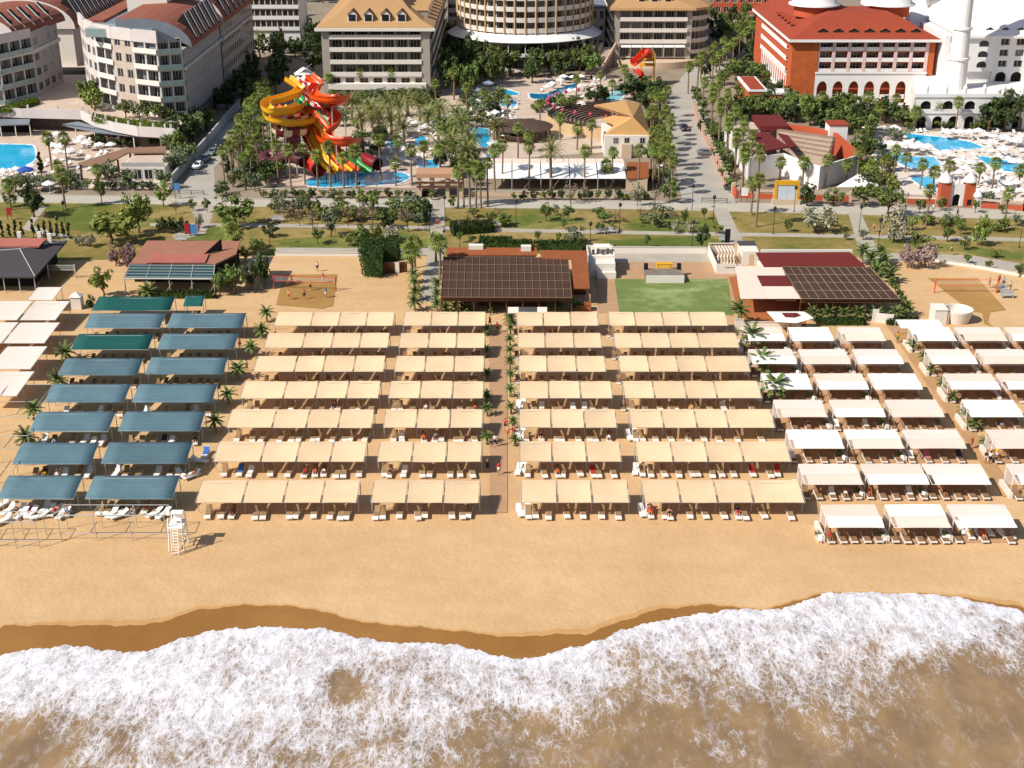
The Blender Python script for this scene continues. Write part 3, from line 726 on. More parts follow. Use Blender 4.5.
# --- white kiosk
a_, c_ = P(589, 277), P(615, 277); rt = root('kiosk', (a_+c_)/2, 'small white kiosk with flat roof terrace between the tiled roof and the green turf', 'kiosk')
f = MB(); f.bx(a_.x, c_.x, a_.y, a_.y+9, .02, 2.5); f.build('wall', m_wallw, rt)
f = MB(); walls(f, [(a_.x, a_.y+2.5), (c_.x, a_.y+2.5), (c_.x, a_.y+8.9), (a_.x, a_.y+8.9), (a_.x, a_.y+2.5)], 3.2, .15, 2.505); f.build('parapet', m_wallw, rt)
f = MB(); f.bx(a_.x+1.4, c_.x+.1, a_.y-1.0, a_.y-.05, .02, 1.15); f.build('counter', m_wallw, rt)
f = MB()
for i in range(5): f.box((a_.x+1+i*.9, a_.y+5.5+.5*(i % 2), 2.95), (.5, .5, .88))
f.build('roof_furniture', m_steeld, rt)
f = MB(); f.box(((a_.x+c_.x)/2+.3, a_.y+7, 3.7), (3, 2, .08)); f.build('roof_shade', m_white, rt)
# --- stage on the turf
a_, c_ = P(646, 283), P(684, 283); rt = root('stage', (a_+c_)/2, 'low grey stage with white front at the edge of the green turf', 'stage')
f = MB(); f.bx(a_.x, c_.x, a_.y+.1, a_.y+4.5, .02, 1.2); f.build('platform', m_stone, rt)
f = MB(); f.bx(a_.x, c_.x, a_.y-.1, a_.y+.05, .02, 1.4); f.build('front_panel', m_wallw, rt)
for x in (a_.x+.3, c_.x-.5):
    p = root('loudspeaker', (x, a_.y+4.1, 1.2), 'black loudspeaker on the %s end of the grey stage' % ('palm-bar' if x < (a_.x+c_.x)/2 else 'trellis'), 'loudspeaker'); MB().box((x, a_.y+4.1, 1.75), (.7, .6, 1.1)).build('cabinet', m_blackm, p); f = MB(); f.lathe((x, a_.y+3.78, 1.75), [(0, .0), (.22, .0), (.25, .05)], 10); f.build('cone', m_steeld, p)
p = P(664.5, 271); rt = root('booth', p, 'yellow box booth standing behind the grey stage', 'booth'); MB().box((p.x, p.y+.6, .65), (2.8, 1.2, 1.25)).build('body', m_yellow, rt); MB().box((p.x, p.y+.6, 1.32), (2.9, 1.3, .08)).build('top', m_yellow, rt); MB().box((p.x, p.y-.02, .7), (2.0, .05, .7)).build('front_panel', M('pale_yellow', '#d9b455', .05, 1), rt)
# --- white trellis yard
a_, c_ = P(716, 274), P(741, 274); b_y = P(716, 255).y
rt = root('trellis', (a_+c_)/2, 'white trellis enclosure with curvy posts beside the dark red roofed bar', 'trellis')
f = MB(); f.bx(a_.x, c_.x, a_.y, a_.y+.15, .02, 1.9); f.build('front_panel', m_wallw, rt)
f = MB(); f.bx(a_.x, a_.x+.15, a_.y+.2, b_y, .02, 1.9); f.build('side_panel', m_wallw, rt); f = MB(); f.bx(a_.x, c_.x+1, b_y, b_y+.15, .02, 2.3); f.build('back_panel', m_wallb, rt)
f = MB(); f.bx(a_.x+.1, c_.x, b_y-.2, b_y-.05, 2.25, 2.4); f.build('beam', m_wallw, rt)
for i in range(6):
    f = MB(); x = lerp(a_.x+1, c_.x-.6, i/5); f.tube([(x, a_.y+5, .02), (x+.1, a_.y+5, .9), (x-.05, a_.y+5, 1.7), (x+.1, a_.y+5, 2.6), (x, a_.y+9, 2.5)], [.18, .14, .2, .14, .12], 7); f.build('post', m_wallw, rt)
f = MB(); rr = random.Random(4)
for i in range(8): f.bx(a_.x+1.6+i*.26, a_.x+1.76+i*.26, a_.y-.012, a_.y, 1.1, 1.1+rr.uniform(.2, .34))
f.build('sign_lettering', m_steeld, rt)
a2, c2 = P(742, 265), P(758, 265); rt = root('shed', (a2+c2)/2, 'small white flat roofed shed between the trellis and the dark red roof', 'shed')
f = MB(); f.bx(a2.x, c2.x, a2.y, a2.y+6, .02, 2.6); f.build('wall', m_wallw, rt); f = MB(); f.bx(a2.x-.15, c2.x+.15, a2.y+3.5, a2.y+6.2, 2.605, 2.75); f.build('roof', m_greyroof, rt); f = MB(); f.bx(a2.x+1.2, a2.x+2.1, a2.y-.03, a2.y, .05, 2.1); f.build('door', m_wallb, rt)
# --- right bar
rt = root('beach_bar', P(840, 302), 'beach bar with dark red rear roof, brown lattice pergola and white awnings', 'bar')
q = Q([(782,267),(870,267.5),(900,299),(801.5,299)], [3.9,3.9,3.3,3.3]); grid_roof(rt, q, 11, 4, 'pergola_roof', m_perg, M('pale_beam', '#927f6c', .1, 1), .12, .06, .045)
f = MB(); f.bx(q[3].x, q[2].x, q[3].y+.3, q[3].y+.42, 2.5, 3.15); f.build('fascia', m_wood, rt)
for i in range(7): pole(rt, (lerp(q[3].x, q[2].x, i/6), q[3].y+.5), 3.1, .1)
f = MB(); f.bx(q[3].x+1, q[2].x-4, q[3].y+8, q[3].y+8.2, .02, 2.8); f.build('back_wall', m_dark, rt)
r_ = [P(756,252.5,4.7), P(850,252,4.7), P(865.5,266,3.8), P(764,266,3.8)]; MB().sheet(r_, .25).build('rear_roof', m_dred, rt)
f = MB(); walls(f, [r_[3]+Vector((.4,.4,0)), r_[2]+Vector((-1,.4,0)), r_[1]+Vector((-.4,-.4,0)), r_[0]+Vector((.4,-.4,0)), r_[3]+Vector((.4,.4,0))], 3.4); f.build('wall', m_wallw, rt)
f = MB(); f.bx(r_[0].x+1, r_[1].x+.5, r_[1].y+.4, r_[1].y+.7, .02, 5.0); f.build('parapet', m_wallw, rt)
for nm, pts, zz, mm in (('awning',[(735,266),(752,266),(768,298.6),(740.5,298.6)],[3.6,3.6,3.0,3.0],m_pink),('awning',[(752.3,266),(782,266),(785.5,275.3),(755.3,275.3)],[3.6,3.6,3.4,3.4],m_pink),('red_awning',[(755.5,275.6),(785.3,275.6),(792.6,286),(760.8,286)],[3.4,3.4,3.2,3.2],m_dred),('awning',[(761,286.3),(792.6,286.3),(801,298.6),(768.3,298.6)],[3.2,3.2,3.0,3.0],m_pink)):
    MB().sheet(Q(pts, zz), .05).build(nm, mm, rt)
for x, y in ((740.5,303),(768,303),(736,280),(750,303),(800,303)): p = P(x, y); pole(rt, (p.x+.2, p.y+1.2), 2.9, .07)
pline('terracotta_terrace', [(729,277),(760,273),(806,300),(806,327),(742,327)], m_orangef, .02)
pl_ = P(790, 331); rt = root('parasol', pl_, 'wide low parasol, white with a dark red middle, before the dark red bar', 'parasol')
q = Q([(766.5,311.5),(804,311.5),(814,318),(797,323),(776,322)], [2.6,2.6,2.4,2.3,2.3])
ce = sum(q, Vector())/5+Vector((0, 0, .5))
MB().mesh(q+[ce], [(0,1,5),(1,2,5),(2,3,5),(3,4,5),(4,0,5)]).build('canopy', m_white, rt)
MB().mesh([ce+(k-ce)*.42+Vector((0, 0, .06)) for k in q]+[ce+Vector((0, 0, .05))], [(0,1,5),(1,2,5),(2,3,5),(3,4,5),(4,0,5)]).build('middle_patch', m_dred, rt)
f = MB(); f.tube([(ce.x, ce.y, 0), (ce.x, ce.y, ce.z)], .07, 6); f.build('pole', m_wood, rt)
# hedge strip below it
def hedge(name, pts, h, label, seed=1, m=None, step=.16, size=.22, base=0):
    mb = MB(); rr = random.Random(seed)
    poly = [(p.x, p.y) for p in (P(*k, base) for k in pts)]; xs_ = [p[0] for p in poly]; ys_ = [p[1] for p in poly]
    c = Vector((sum(xs_)/len(xs_), sum(ys_)/len(ys_), 0))
    mb.prism([(c.x+(p[0]-c.x)*.9, c.y+(p[1]-c.y)*.9) for p in poly], .02, h*.88)
    ar = (max(xs_)-min(xs_))*(max(ys_)-min(ys_)); n = int(min(2600, 300+ar*28))
    k = 0
    while k < n:
        x, y = rr.uniform(min(xs_), max(xs_)), rr.uniform(min(ys_), max(ys_))
        if not inpoly((x, y), poly): continue
        k += 1
        top = rr.random() < .6; z = h+rr.uniform(-.15, .2) if top else rr.uniform(.1, h)
        if not top:                          # push to the border
            i = rr.randrange(len(poly)); a, b2 = poly[i], poly[i-1]; t = rr.random(); x, y = lerp(a[0], b2[0], t), lerp(a[1], b2[1], t)
        d = Vector((rr.gauss(0, 1), rr.gauss(0, 1), rr.gauss(0, 1))).normalized(); e = d.cross(Vector((rr.random(), rr.random(), 1))).normalized()
        s_ = size*rr.uniform(.6, 1.4); p = Vector((x, y, z)); mb.face([p-d*s_, p-e*s_*.6, p+d*s_, p+e*s_*.6])
    o = mb.build(name, m or m_hedge, None, c); o.location.z = base; return tag(o, label, 'hedge')
hedge('hedge', [(815,322),(862,322),(866,326),(818,326)], .8, 'low dark green hedge strip below the brown pergola, by the white cabanas', 2)
hedge('hedge', [(884,320),(918,321),(918,326),(888,326)], .8, 'low green hedge strip at the head of the tan path', 3)
hedge('hedge', [(358,252),(398,250),(400,261),(384,262),(383,279),(363,278)], 3.0, 'tall dark ivy covered block hedge beside the sand court', 4)
hedge('hedge', [(534,247.5),(585,247),(585,251),(534,251)], 1.5, 'clipped dark hedge behind the terracotta roof', 5)
hedge('hedge', [(480,246),(532,247),(532,250.5),(480,250)], 1.5, 'clipped dark hedge behind the tiled rear roof of the brown bar', 6)
hedge('hedge', [(195,296),(216,296),(216,299),(170,299),(140,299),(140,296)], 1.0, 'low dark hedge in front of the green glazed bar', 7)
hedge('hedge', [(450,228),(492,227),(494,233),(452,236)], 1.6, 'rounded dark green hedge on the lawn by the entrance path', 8)
hedge('hedge', [(480,241),(512,242),(512,246),(480,245)], 1.1, 'low hedge at the lawn edge behind the brown bar', 18)
# fence with white door by the block hedge
a_, c_ = P(384, 274), P(407, 272); rt = root('fence', (a_+c_)/2, 'brown board fence with a white door beside the ivy block', 'fence')
f = MB(); walls(f, [a_, c_], 2.0, .12, .03); f.build('boards', m_wood, rt); f = MB(); d = a_.lerp(c_, .55); f.box((d.x, d.y-.1, 1.05), (1.0, .06, 2.0)); f.build('door', m_wallw, rt)
# --- grey roofed bar at the edge
rt = root('beach_bar', P(15, 285), 'beach bar under a wide dark grey felt hipped roof', 'bar')
r_ = [P(-60,241,3.9), P(67,240.5,3.9), P(35,276.5,3.1), P(-60,276.5,3.1)]
rg = [P(-40,254,4.6), P(20,249,4.6)]
f = MB(); vs_ = r_+rg; f.mesh(vs_, [(0,4,5,1),(1,5,2),(2,5,4,3),(3,4,0)]); f.mesh([v-Vector((0, 0, .3)) for v in vs_[:4]]+vs_[:4], [(0,1,2,3),(0,4,5,1),(1,5,6,2),(2,6,7,3),(3,7,4,0)]); f.build('roof', m_greyroof, rt)
f = MB()
for a, c in ((r_[2], rg[1]), (rg[1], rg[0]), (rg[1], r_[1])): f.tube([a+Vector((0, 0, .05)), c+Vector((0, 0, .05))], .1, 4)
f.build('roof_ridge', m_steel, rt)
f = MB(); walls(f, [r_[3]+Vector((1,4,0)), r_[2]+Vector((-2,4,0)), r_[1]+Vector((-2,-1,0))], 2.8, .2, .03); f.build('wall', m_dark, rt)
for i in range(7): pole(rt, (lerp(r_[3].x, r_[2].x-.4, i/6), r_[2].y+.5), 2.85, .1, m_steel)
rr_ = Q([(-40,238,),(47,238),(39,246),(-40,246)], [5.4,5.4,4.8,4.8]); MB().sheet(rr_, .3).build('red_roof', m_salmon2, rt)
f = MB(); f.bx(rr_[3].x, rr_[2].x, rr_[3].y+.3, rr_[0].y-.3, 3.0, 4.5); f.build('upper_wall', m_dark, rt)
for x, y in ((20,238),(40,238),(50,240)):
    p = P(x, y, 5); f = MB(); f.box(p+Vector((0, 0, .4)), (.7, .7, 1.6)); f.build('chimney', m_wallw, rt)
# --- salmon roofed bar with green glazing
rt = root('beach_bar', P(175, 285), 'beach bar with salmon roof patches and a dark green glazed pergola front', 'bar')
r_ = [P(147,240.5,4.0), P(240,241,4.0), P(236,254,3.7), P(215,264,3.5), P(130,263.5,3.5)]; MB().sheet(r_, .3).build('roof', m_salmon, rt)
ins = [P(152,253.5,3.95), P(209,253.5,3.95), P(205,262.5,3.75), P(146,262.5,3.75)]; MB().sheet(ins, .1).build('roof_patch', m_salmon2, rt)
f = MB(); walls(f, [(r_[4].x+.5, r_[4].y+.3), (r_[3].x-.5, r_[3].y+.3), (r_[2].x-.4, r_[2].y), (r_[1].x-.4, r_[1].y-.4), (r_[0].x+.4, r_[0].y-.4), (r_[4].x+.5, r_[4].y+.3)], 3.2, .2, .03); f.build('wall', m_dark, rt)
q = [P(130,264,3.5), P(215,264.5,3.5), P(213.5,279,3.0), P(124,278.5,3.0)]
for i in range(4):
    g_ = [q[0].lerp(q[1], i/4+.008), q[0].lerp(q[1], (i+1)/4-.008), q[3].lerp(q[2], (i+1)/4-.008), q[3].lerp(q[2], i/4+.008)]
    p_ = MB().sheet(g_, .06).build('glazing_panel', m_glassg, rt)
    f = MB()
    for j in range(5): t = (j+.5)/5; f.tube([g_[0].lerp(g_[3], t)+Vector((0, 0, .05)), g_[1].lerp(g_[2], t)+Vector((0, 0, .05))], .05, 4)
    f.build('glazing_bar', m_steel, p_)
f = MB()
for i in range(5): f.tube([q[0].lerp(q[1], i/4)+Vector((0, 0, .06)), q[3].lerp(q[2], i/4)+Vector((0, 0, .06))], .1, 4)
f.tube([q[3], q[2]], .15, 4); f.build('roof_beam', m_steel, rt)
for i in range(5): k = q[3].lerp(q[2], i/4); pole(rt, (k.x, k.y+.2), 2.85, .1, m_steel)
p = P(212, 252, 4); f = MB(); f.mesh([(p.x-1.5, p.y-1.5, 3.8), (p.x+1.5, p.y+1.8, 3.85), (p.x+1.5, p.y+1.8, 6), (p.x+1.4, p.y+2.0, 3.85)], [(0,1,2),(1,3,2),(3,0,2),(0,3,1)]); f.build('chimney_with_shadow', m_blackm, rt)  # slim chimney slab; its cast shadow is put into the black triangle
a_ = P(246, 290); rt = root('hut', a_, 'small rough stone hut with grey roof beside the bushy palm', 'hut'); f = MB(); f.bx(a_.x, a_.x+3, a_.y, a_.y+4, .03, 3); f.build('wall', m_stone, rt); f = MB(); f.bx(a_.x-.3, a_.x+3.5, a_.y+2, a_.y+9, 3.01, 3.25); f.build('roof', m_greyroof, rt)
# --- round white bar and white box by the orange court
p = P(961, 326); ce = p+Vector((0, 2.3, 0)); rt = root('round_bar', ce, 'round open topped white bar drum on the sand by the orange net', 'bar')
f = MB(); f.lathe(ce, [(1.9, .02), (2.4, 2.0), (2.4, 2.2), (2.2, 2.2), (2.1, 1.0)], 24); f.build('drum', m_wallw, rt, smooth=False); f = MB(); f.lathe(ce, [(0, 1.0), (2.1, 1.0)], 24); f.build('floor', m_offw, rt)
p = P(942, 325); rt = root('kiosk', p, 'white box kiosk beside the round white bar', 'kiosk'); f = MB(); f.box((p.x-.3, p.y+1.6, 1.25), (2.0, 3, 2.5)); f.build('wall', m_wallw, rt); f = MB(); f.box((p.x+.9, p.y+1.2, 1.1), (.4, 2, 2.1)); f.build('door', m_wallb, rt); f = MB(); f.box((p.x-.3, p.y+1.6, 2.56), (2.2, 3.2, .1)); f.build('roof', m_wallw, rt)
canopy((900,945), 328, m_white, 'flat white awning at the head of the tan path beside the white box', 'white flat awnings', 3.2, z0=2.5, z1=2.75)
# low white walls
def lowwall(pts, h, label, m=None, th=.3, name='low_wall', cat='wall', cap=True):
    w_ = [P(*k) for k in pts]; rt = root(name, w_[0].lerp(w_[-1], .5), label, cat)
    f = MB(); walls(f, w_, h, th, .02); f.build('wall_body', m or m_wallw, rt)
    if cap: f = MB(); walls(f, w_, h+.09, th+.12, h+.003); f.build('coping', m_kerb, rt)
    return rt
lowwall([(276,256),(363,256.5)], .7, 'low white wall between the path and the sand court')
lowwall([(612,253),(714,253.5)], 1.2, 'pale panel wall behind the stage and the turf')
lowwall([(884,263),(930,261),(975,268),(1024,277),(1060,286)], .6, 'low white kerb wall curving round the orange court')
lowwall([(742,327),(800,328)], .9, 'low white wall below the terracotta terrace')
lowwall([(735,331),(742,331)], 2.0, 'short white screen wall by the palm at the first cabana')
p = P(884, 322); rt = root('notice_screen', p, 'white angled screen wall at the hedge before the cabanas', 'screen'); f = MB(); f.box((p.x-1.5, p.y, 1.1), (1.0, .2, 2.2)); f.build('panel', m_wallw, rt); f = MB(); f.box((p.x, p.y-.5, .8), (2.6, .2, 1.6), R(-15)); f.build('side_panel', m_wallw, rt)
p = P(63, 312); 
a_ = P(78, 308); rt = root('hut', a_, 'small white changing hut beside the green net', 'hut'); f = MB(); f.box((a_.x, a_.y, 1.1), (1.7, 1.7, 2.15)); f.build('wall', m_wallw, rt); f = MB(); f.mesh([(a_.x-1, a_.y-1, 2.18), (a_.x+1, a_.y-1, 2.18), (a_.x+1, a_.y+1, 2.18), (a_.x-1, a_.y+1, 2.18), (a_.x, a_.y, 2.9)], [(0,1,4),(1,2,4),(2,3,4),(3,0,4),(3,2,1,0)]); f.build('roof', m_wallw, rt)
# ================================================================== hotels, pools, slides
m_glass = M('window_glass', '#20242a', .3, .5, .12, .6, rand=.35)
m_glass2 = M('curtained_glass', '#6f6a66', .25, .6, .2, .5, rand=.25)
m_frame = M('window_frame', '#b8b0a6', .06, 1, .6, .3)
m_reveal = M('loggia_paint', '#b5a692', .08, .5, .85, .15)
m_bal = M('cream_balcony', '#cbbba5', .05, .4, .85, .15)
m_cwall = M('warm_grey_wall', '#a3988c', .06, .3, .85, .15)
m_cbal = M('pale_balcony_front', '#dcd2c6', .04, .4, .85, .15)
m_aw = M('mauve_grey_wall', '#a29b98', .07, .3, .85, .15)
m_awp = M('pink_plaster', '#c4bab4', .06, .3, .85, .15)
m_stonecl = M('beige_stone_cladding', '#b9a898', .14, .7, .85, .15, wave=(1.4, 'Z', .25))
m_oroof = M('orange_shingle_roof', '#b08a60', .08, .5, .85, .12, wave=(1.1, 'Z', .18))
m_rroof = M('red_tile_roof', '#905846', .14, .4, .85, .12, wave=(1.3, 'Y', .25))
m_rhroof = M('brick_red_roof', '#93432f', .08, .3, .85, .12)
m_brick = M('orange_brick', '#b65d34', .18, .6, .85, .12, wave=(1.6, 'Z', .3))
m_brickb = M('orange_render', '#b4573a', .06, .4, .85, .12)
m_palace = M('palace_white', '#dfd9d3', .04, .3, .8, .2)
m_greym = M('grey_metal_roof', '#777c82', .1, .4, .5, .4)
m_gbal = M('green_glass_balcony', '#8b9b98', .15, .6, .2, .5)
WCOUNT = {}; WREST = {}
def window(rt, c, d, n, w_, h_, bars=1, frame=None, glass=None):
    """one window: glass with its frame, centre c, along d, facing n"""
    mb = MB(); g_ = rnd.random()
    up = Vector((0, 0, 1)); a = d*(w_/2); u = up*(h_/2)
    mb.face([c-a-u, c+a-u, c+a+u, c-a+u]); mb.m(1)
    t = min(.09, w_*.05); fr = n*.05
    def bar(p, q, wd):
        dd = (q-p).normalized(); s_ = dd.cross(n)*wd
        mb.face([p-s_+fr, q-s_+fr, q+s_+fr, p+s_+fr])
    bar(c-a-u, c+a-u, t); bar(c+a-u, c+a+u, t); bar(c+a+u, c-a+u, t); bar(c-a+u, c-a-u, t)
    for i in range(bars): o_ = a*(2*(i+1)/(bars+1)-1); bar(c+o_-u, c+o_+u, t*.8)
    k = rt.name; WCOUNT[k] = WCOUNT.get(k, 0)+1
    gm = glass or (m_glass2 if g_ < .3 else m_glass)
    if WCOUNT[k] <= 96: mb.build('window', [gm, frame or m_frame], rt)
    else:
        r_ = WREST.setdefault(k, MB()); n0 = len(r_.v); r_.v += mb.v; r_.f += [[n0+i for i in f] for f in mb.f]; r_.mi += mb.mi
def finish(rt):
    if rt.name in WREST: tag(WREST[rt.name].build('windows', [m_glass, m_frame], rt), kind='stuff')
def holed(mb, p0, d, n, W, z0, z1, ops, depth, rev=None, mi=0, rmi=1, back=True):
    """upright wall with real openings (u0,u1,za,zb): faces, reveals, and the closed back of each recess"""
    us = sorted({0, W, *[round(o[0], 4) for o in ops], *[round(o[1], 4) for o in ops]}); zs = sorted({z0, z1, *[round(o[2], 4) for o in ops], *[round(o[3], 4) for o in ops]})
    pt = lambda u, z, k=0: Vector((p0[0], p0[1], 0))+d*u-n*k+Vector((0, 0, z))
    mb.m(mi)
    for u0, u1 in zip(us, us[1:]):
        for za, zb in zip(zs, zs[1:]):
            um, zm = (u0+u1)/2, (za+zb)/2
            if any(o[0] < um < o[1] and o[2] < zm < o[3] for o in ops): continue
            mb.face([pt(u0, za), pt(u1, za), pt(u1, zb), pt(u0, zb)])
    mb.m(rmi)
    for a, b2, za, zb in ops:
        mb.face([pt(a, za), pt(a, za, depth), pt(a, zb, depth), pt(a, zb)]); mb.face([pt(b2, za, depth), pt(b2, za), pt(b2, zb), pt(b2, zb, depth)])
        mb.face([pt(a, zb), pt(a, zb, depth), pt(b2, zb, depth), pt(b2, zb)]); mb.face([pt(a, za, depth), pt(a, za), pt(b2, za), pt(b2, za, depth)])
        if back: mb.face([pt(a, za, depth), pt(b2, za, depth), pt(b2, zb, depth), pt(a, zb, depth)])
def facade(rt, p0, p1, z0, fh, nf, nb, mats, mode='window', ztop=None, depth=None, balm=None, wfrac=.5, hfrac=.55, margin=0, proj=.5, bars=1, pmats=None, skip=()):
    p0, p1 = Vector((p0[0], p0[1], 0)), Vector((p1[0], p1[1], 0)); W = (p1-p0).length; d = (p1-p0)/W; n = Vector((d.y, -d.x, 0))
    ztop = ztop or z0+nf*fh; bw = (W-2*margin)/nb; depth = depth or (1.3 if mode == 'balcony' else .25); ops = []
    for f in range(nf):
        for k in range(nb):
            if (f, k) in skip: continue
            u = margin+(k+.5)*bw
            if mode == 'balcony': ops.append((u-bw*.44, u+bw*.44, z0+f*fh+.25, z0+f*fh+fh-.45))
            else: ops.append((u-bw*wfrac/2, u+bw*wfrac/2, z0+f*fh+fh*.25, z0+f*fh+fh*(.25+hfrac)))
    mb = MB(); holed(mb, p0, d, n, W, z0, ztop, ops, depth); mb.build('wall', mats, rt)
    for a, b2, za, zb in ops:
        c = p0+d*((a+b2)/2)-n*(depth-.06)+Vector((0, 0, (za+zb)/2)); ww, hh = b2-a, zb-za
        if mode == 'balcony': window(rt, c+Vector((0, 0, -.1)), d, n, ww*.8, hh*.88, 2)
        else: window(rt, c, d, n, ww-.04, hh-.04, bars)
    if mode == 'balcony':
        for f in range(nf):
            z = z0+f*fh; b_ = MB(); c = p0+d*(W/2)+n*(proj/2)
            if margin >= 0:
                b_.box(c+Vector((0, 0, z+.05)), (W-2*margin, proj, .28), math.atan2(d.y, d.x))
                b_.box(p0+d*(W/2)+n*(proj+.003)+Vector((0, 0, z+.55)), (W-2*margin+.02, .16, 1.25), math.atan2(d.y, d.x))
            b_.build('balcony', balm or m_cbal, rt)
    return d, n, W
def dormer(rt, c, n, w_, h_, dep, wm, rm, name='dormer'):
    """small gabled roof window, c: base centre of its front, n: way it faces"""
    n = Vector(n); d = Vector((-n.y, n.x, 0)); mb = MB(); a = d*(w_/2)
    f0, f1 = c-a, c+a; t = Vector((0, 0, h_)); g_ = Vector((0, 0, h_*1.5)); bk = -n*dep
    mb.m(0).face([f0, f1, f1+t, c+g_, f0+t]); mb.face([f1, f1+bk, f1+bk+t, f1+t]); mb.face([f0+bk, f0, f0+t, f0+bk+t])
    o = n*.3; mb.m(1); e = d*.3
    mb.face([f1+t+e-Vector((0,0,.2))+o, f1+bk+t+e-Vector((0,0,.2)), c+bk+g_, c+g_+o]); mb.face([f0+bk+t-e-Vector((0,0,.2)), f0+t-e-Vector((0,0,.2))+o, c+g_+o, c+bk+g_])
    k = mb.build(name, [wm, rm], rt)
    w2 = MB(); q = n*.04; w2.face([f0*.8+c*.2+q+t*.15, f1*.8+c*.2+q+t*.15, f1*.8+c*.2+q+t*.95, f0*.8+c*.2+q+t*.95]); w2.build('window', m_glass, k)
V = lambda x, y, z=0: Vector((x, y, z))
# ---------------- centre hotel with the orange hipped roof
D0 = 392.0; xa, xb = PD(325, 97, D0).x, PD(431, 97, D0).x
rt = root('hotel', ((xa+xb)/2, D0+15, 0), 'grey beige hotel with a flared orange roof and four dormers, behind the water slides', 'hotel')
MB().bx(xa, xb, D0+2.2, D0+92, 0, 19.6).build('core', m_cwall, rt)
facade(rt, (xa+2.2, D0), (xb-2.4, D0), 6.2, 3.5, 4, 7, [m_cwall, m_reveal], 'balcony', 20.0, 2.0, m_cbal, proj=1.1)
facade(rt, (xa+1.5, D0-.3), (xb-1.2, D0-.3), .0, 3.0, 2, 7, [m_cbal, m_reveal], 'window', 6.2, 1.2, wfrac=.62, hfrac=.6)
f = MB(); f.bx(xa+1.5, xb-1.2, D0-2.6, D0-.31, 2.6, 4.2); f.build('terrace_parapet', m_cbal, rt)
for s_, x0, x1 in ((0, xa, xa+2.2), (1, xb-2.4, xb)): f = MB(); f.bx(x0, x1, D0-.9, D0+2.3, 0, 20.2); f.build('pier', m_cwall, rt)
facade(rt, (xb+.003, D0+2.3), (xb+.003, D0+92), 1.5, 3.6, 5, 20, [m_cwall, m_reveal], 'balcony', 19.9, .9, m_bal, proj=.8)
# flared hip roof
er = [(-1.6, 19.4), (-1.4, 20.0), (2.0, 21.4), (6.0, 24.2), (9.5, 28.0), (12.5, 31.5)]
f = MB(); lo = []
for o_, z in er: lo.append([V(xa+o_, D0+o_-.4, z), V(xb-o_, D0+o_-.4, z), V(xb-o_, D0+93-o_*.2, z), V(xa+o_, D0+93-o_*.2, z)])
for a, c in zip(lo, lo[1:]):
    for i in range(4): f.face([a[i], a[(i+1) % 4], c[(i+1) % 4], c[i]])
f.face(lo[-1]); f.face(lo[0][::-1]); f.build('roof', m_oroof, rt)
f = MB(); f.bx(xa-1.7, xb+1.7, D0-2.15, D0-2.02, 19.0, 19.9); f.build('eave_board', m_cbal, rt)
for i, px in enumerate((353, 369, 386, 402)):
    c = PD(px, 23, D0+2.4); dormer(rt, V(c.x, D0+1.0, 21.0), (0, -1, 0), 2.5, 2.3, 5, m_cbal, m_wood)
for i in range(10): dormer(rt, V(xb-1.0, D0+12+i*7, 21.0), (1, 0, 0), 2.5, 2.2, 5, m_cwall, m_oroof)
finish(rt)
# ---------------- round hotel
cx, cy, RR = 4.2, 431+22, 21.0
rt = root('hotel', (cx, cy, 0), 'round cream hotel with curved balcony bands and rust pilasters', 'hotel')
NSEG = 22; A0, A1 = R(175), R(365); fz = [12.6+3.3*i for i in range(5)]
for i in range(NSEG):
    a, c = A0+(A1-A0)*i/NSEG, A0+(A1-A0)*(i+1)/NSEG
    p0, p1 = (cx+RR*math.cos(a), cy+RR*math.sin(a)), (cx+RR*math.cos(c), cy+RR*math.sin(c))
    facade(rt, p0, p1, 12.4, 3.3, 5, 1, [m_bal, m_reveal], 'balcony', 29.4, 1.4, m_bal, margin=-.01, proj=.1)
    f = MB(); f.tube([(p0[0]+1.2*math.cos(a), p0[1]+1.2*math.sin(a), 11.8), (p0[0]+1.2*math.cos(a), p0[1]+1.2*math.sin(a), 29.6)], .33, 4); f.build('pilaster', M('rust_pilaster', '#b39672', .06, .5), rt)
for z in fz:
    f = MB(); f.lathe((cx, cy, z), [(RR+.1, -.5), (RR+1.1, -.5), (RR+1.2, .95), (RR+1.05, .95), (RR+1.0, -.3), (RR+.1, -.3)], NSEG*2, A0, A1); f.build('balcony', m_cbal, rt)
f = MB(); f.lathe((cx, cy, 0), [(RR-2, 0), (RR-2, 29), (0, 29.2)], 40); f.build('core', m_cwall, rt)
f = MB(); f.lathe((cx, cy, 0), [(RR-1.8, 11.9), (RR+1.2, 11.6), (RR+4.6, 9.7), (RR+4.5, 9.5), (RR+1, 11.3), (RR-1.8, 11.5)], 44, R(182), R(358)); f.build('skirt_awning', m_palace, rt)
f = MB(); f.lathe((cx, cy, 0), [(RR+1, 0), (RR+1, 5.2), (RR+4, 5.2), (RR+4, 6.3), (RR+3.7, 6.3), (RR+3.7, 5.4), (RR-1.5, 5.4)], 44, R(182), R(358)); f.build('terrace', m_cbal, rt)
for i in range(13):
    a = R(195+150*i/12); f = MB(); x, y = cx+(RR+3.6)*math.cos(a), cy+(RR+3.6)*math.sin(a); f.tube([(x, y, 5.3), (x, y, 9.7)], .12, 5); f.build('post', m_palace, rt)
for i in range(14):
    a = R(192+156*(i+.5)/14); n = Vector((math.cos(a), math.sin(a), 0)); window(rt, V(cx, cy, 2.6)+n*(RR+1.06), Vector((-n.y, n.x, 0)), n, 3.2, 2.6)
finish(rt)
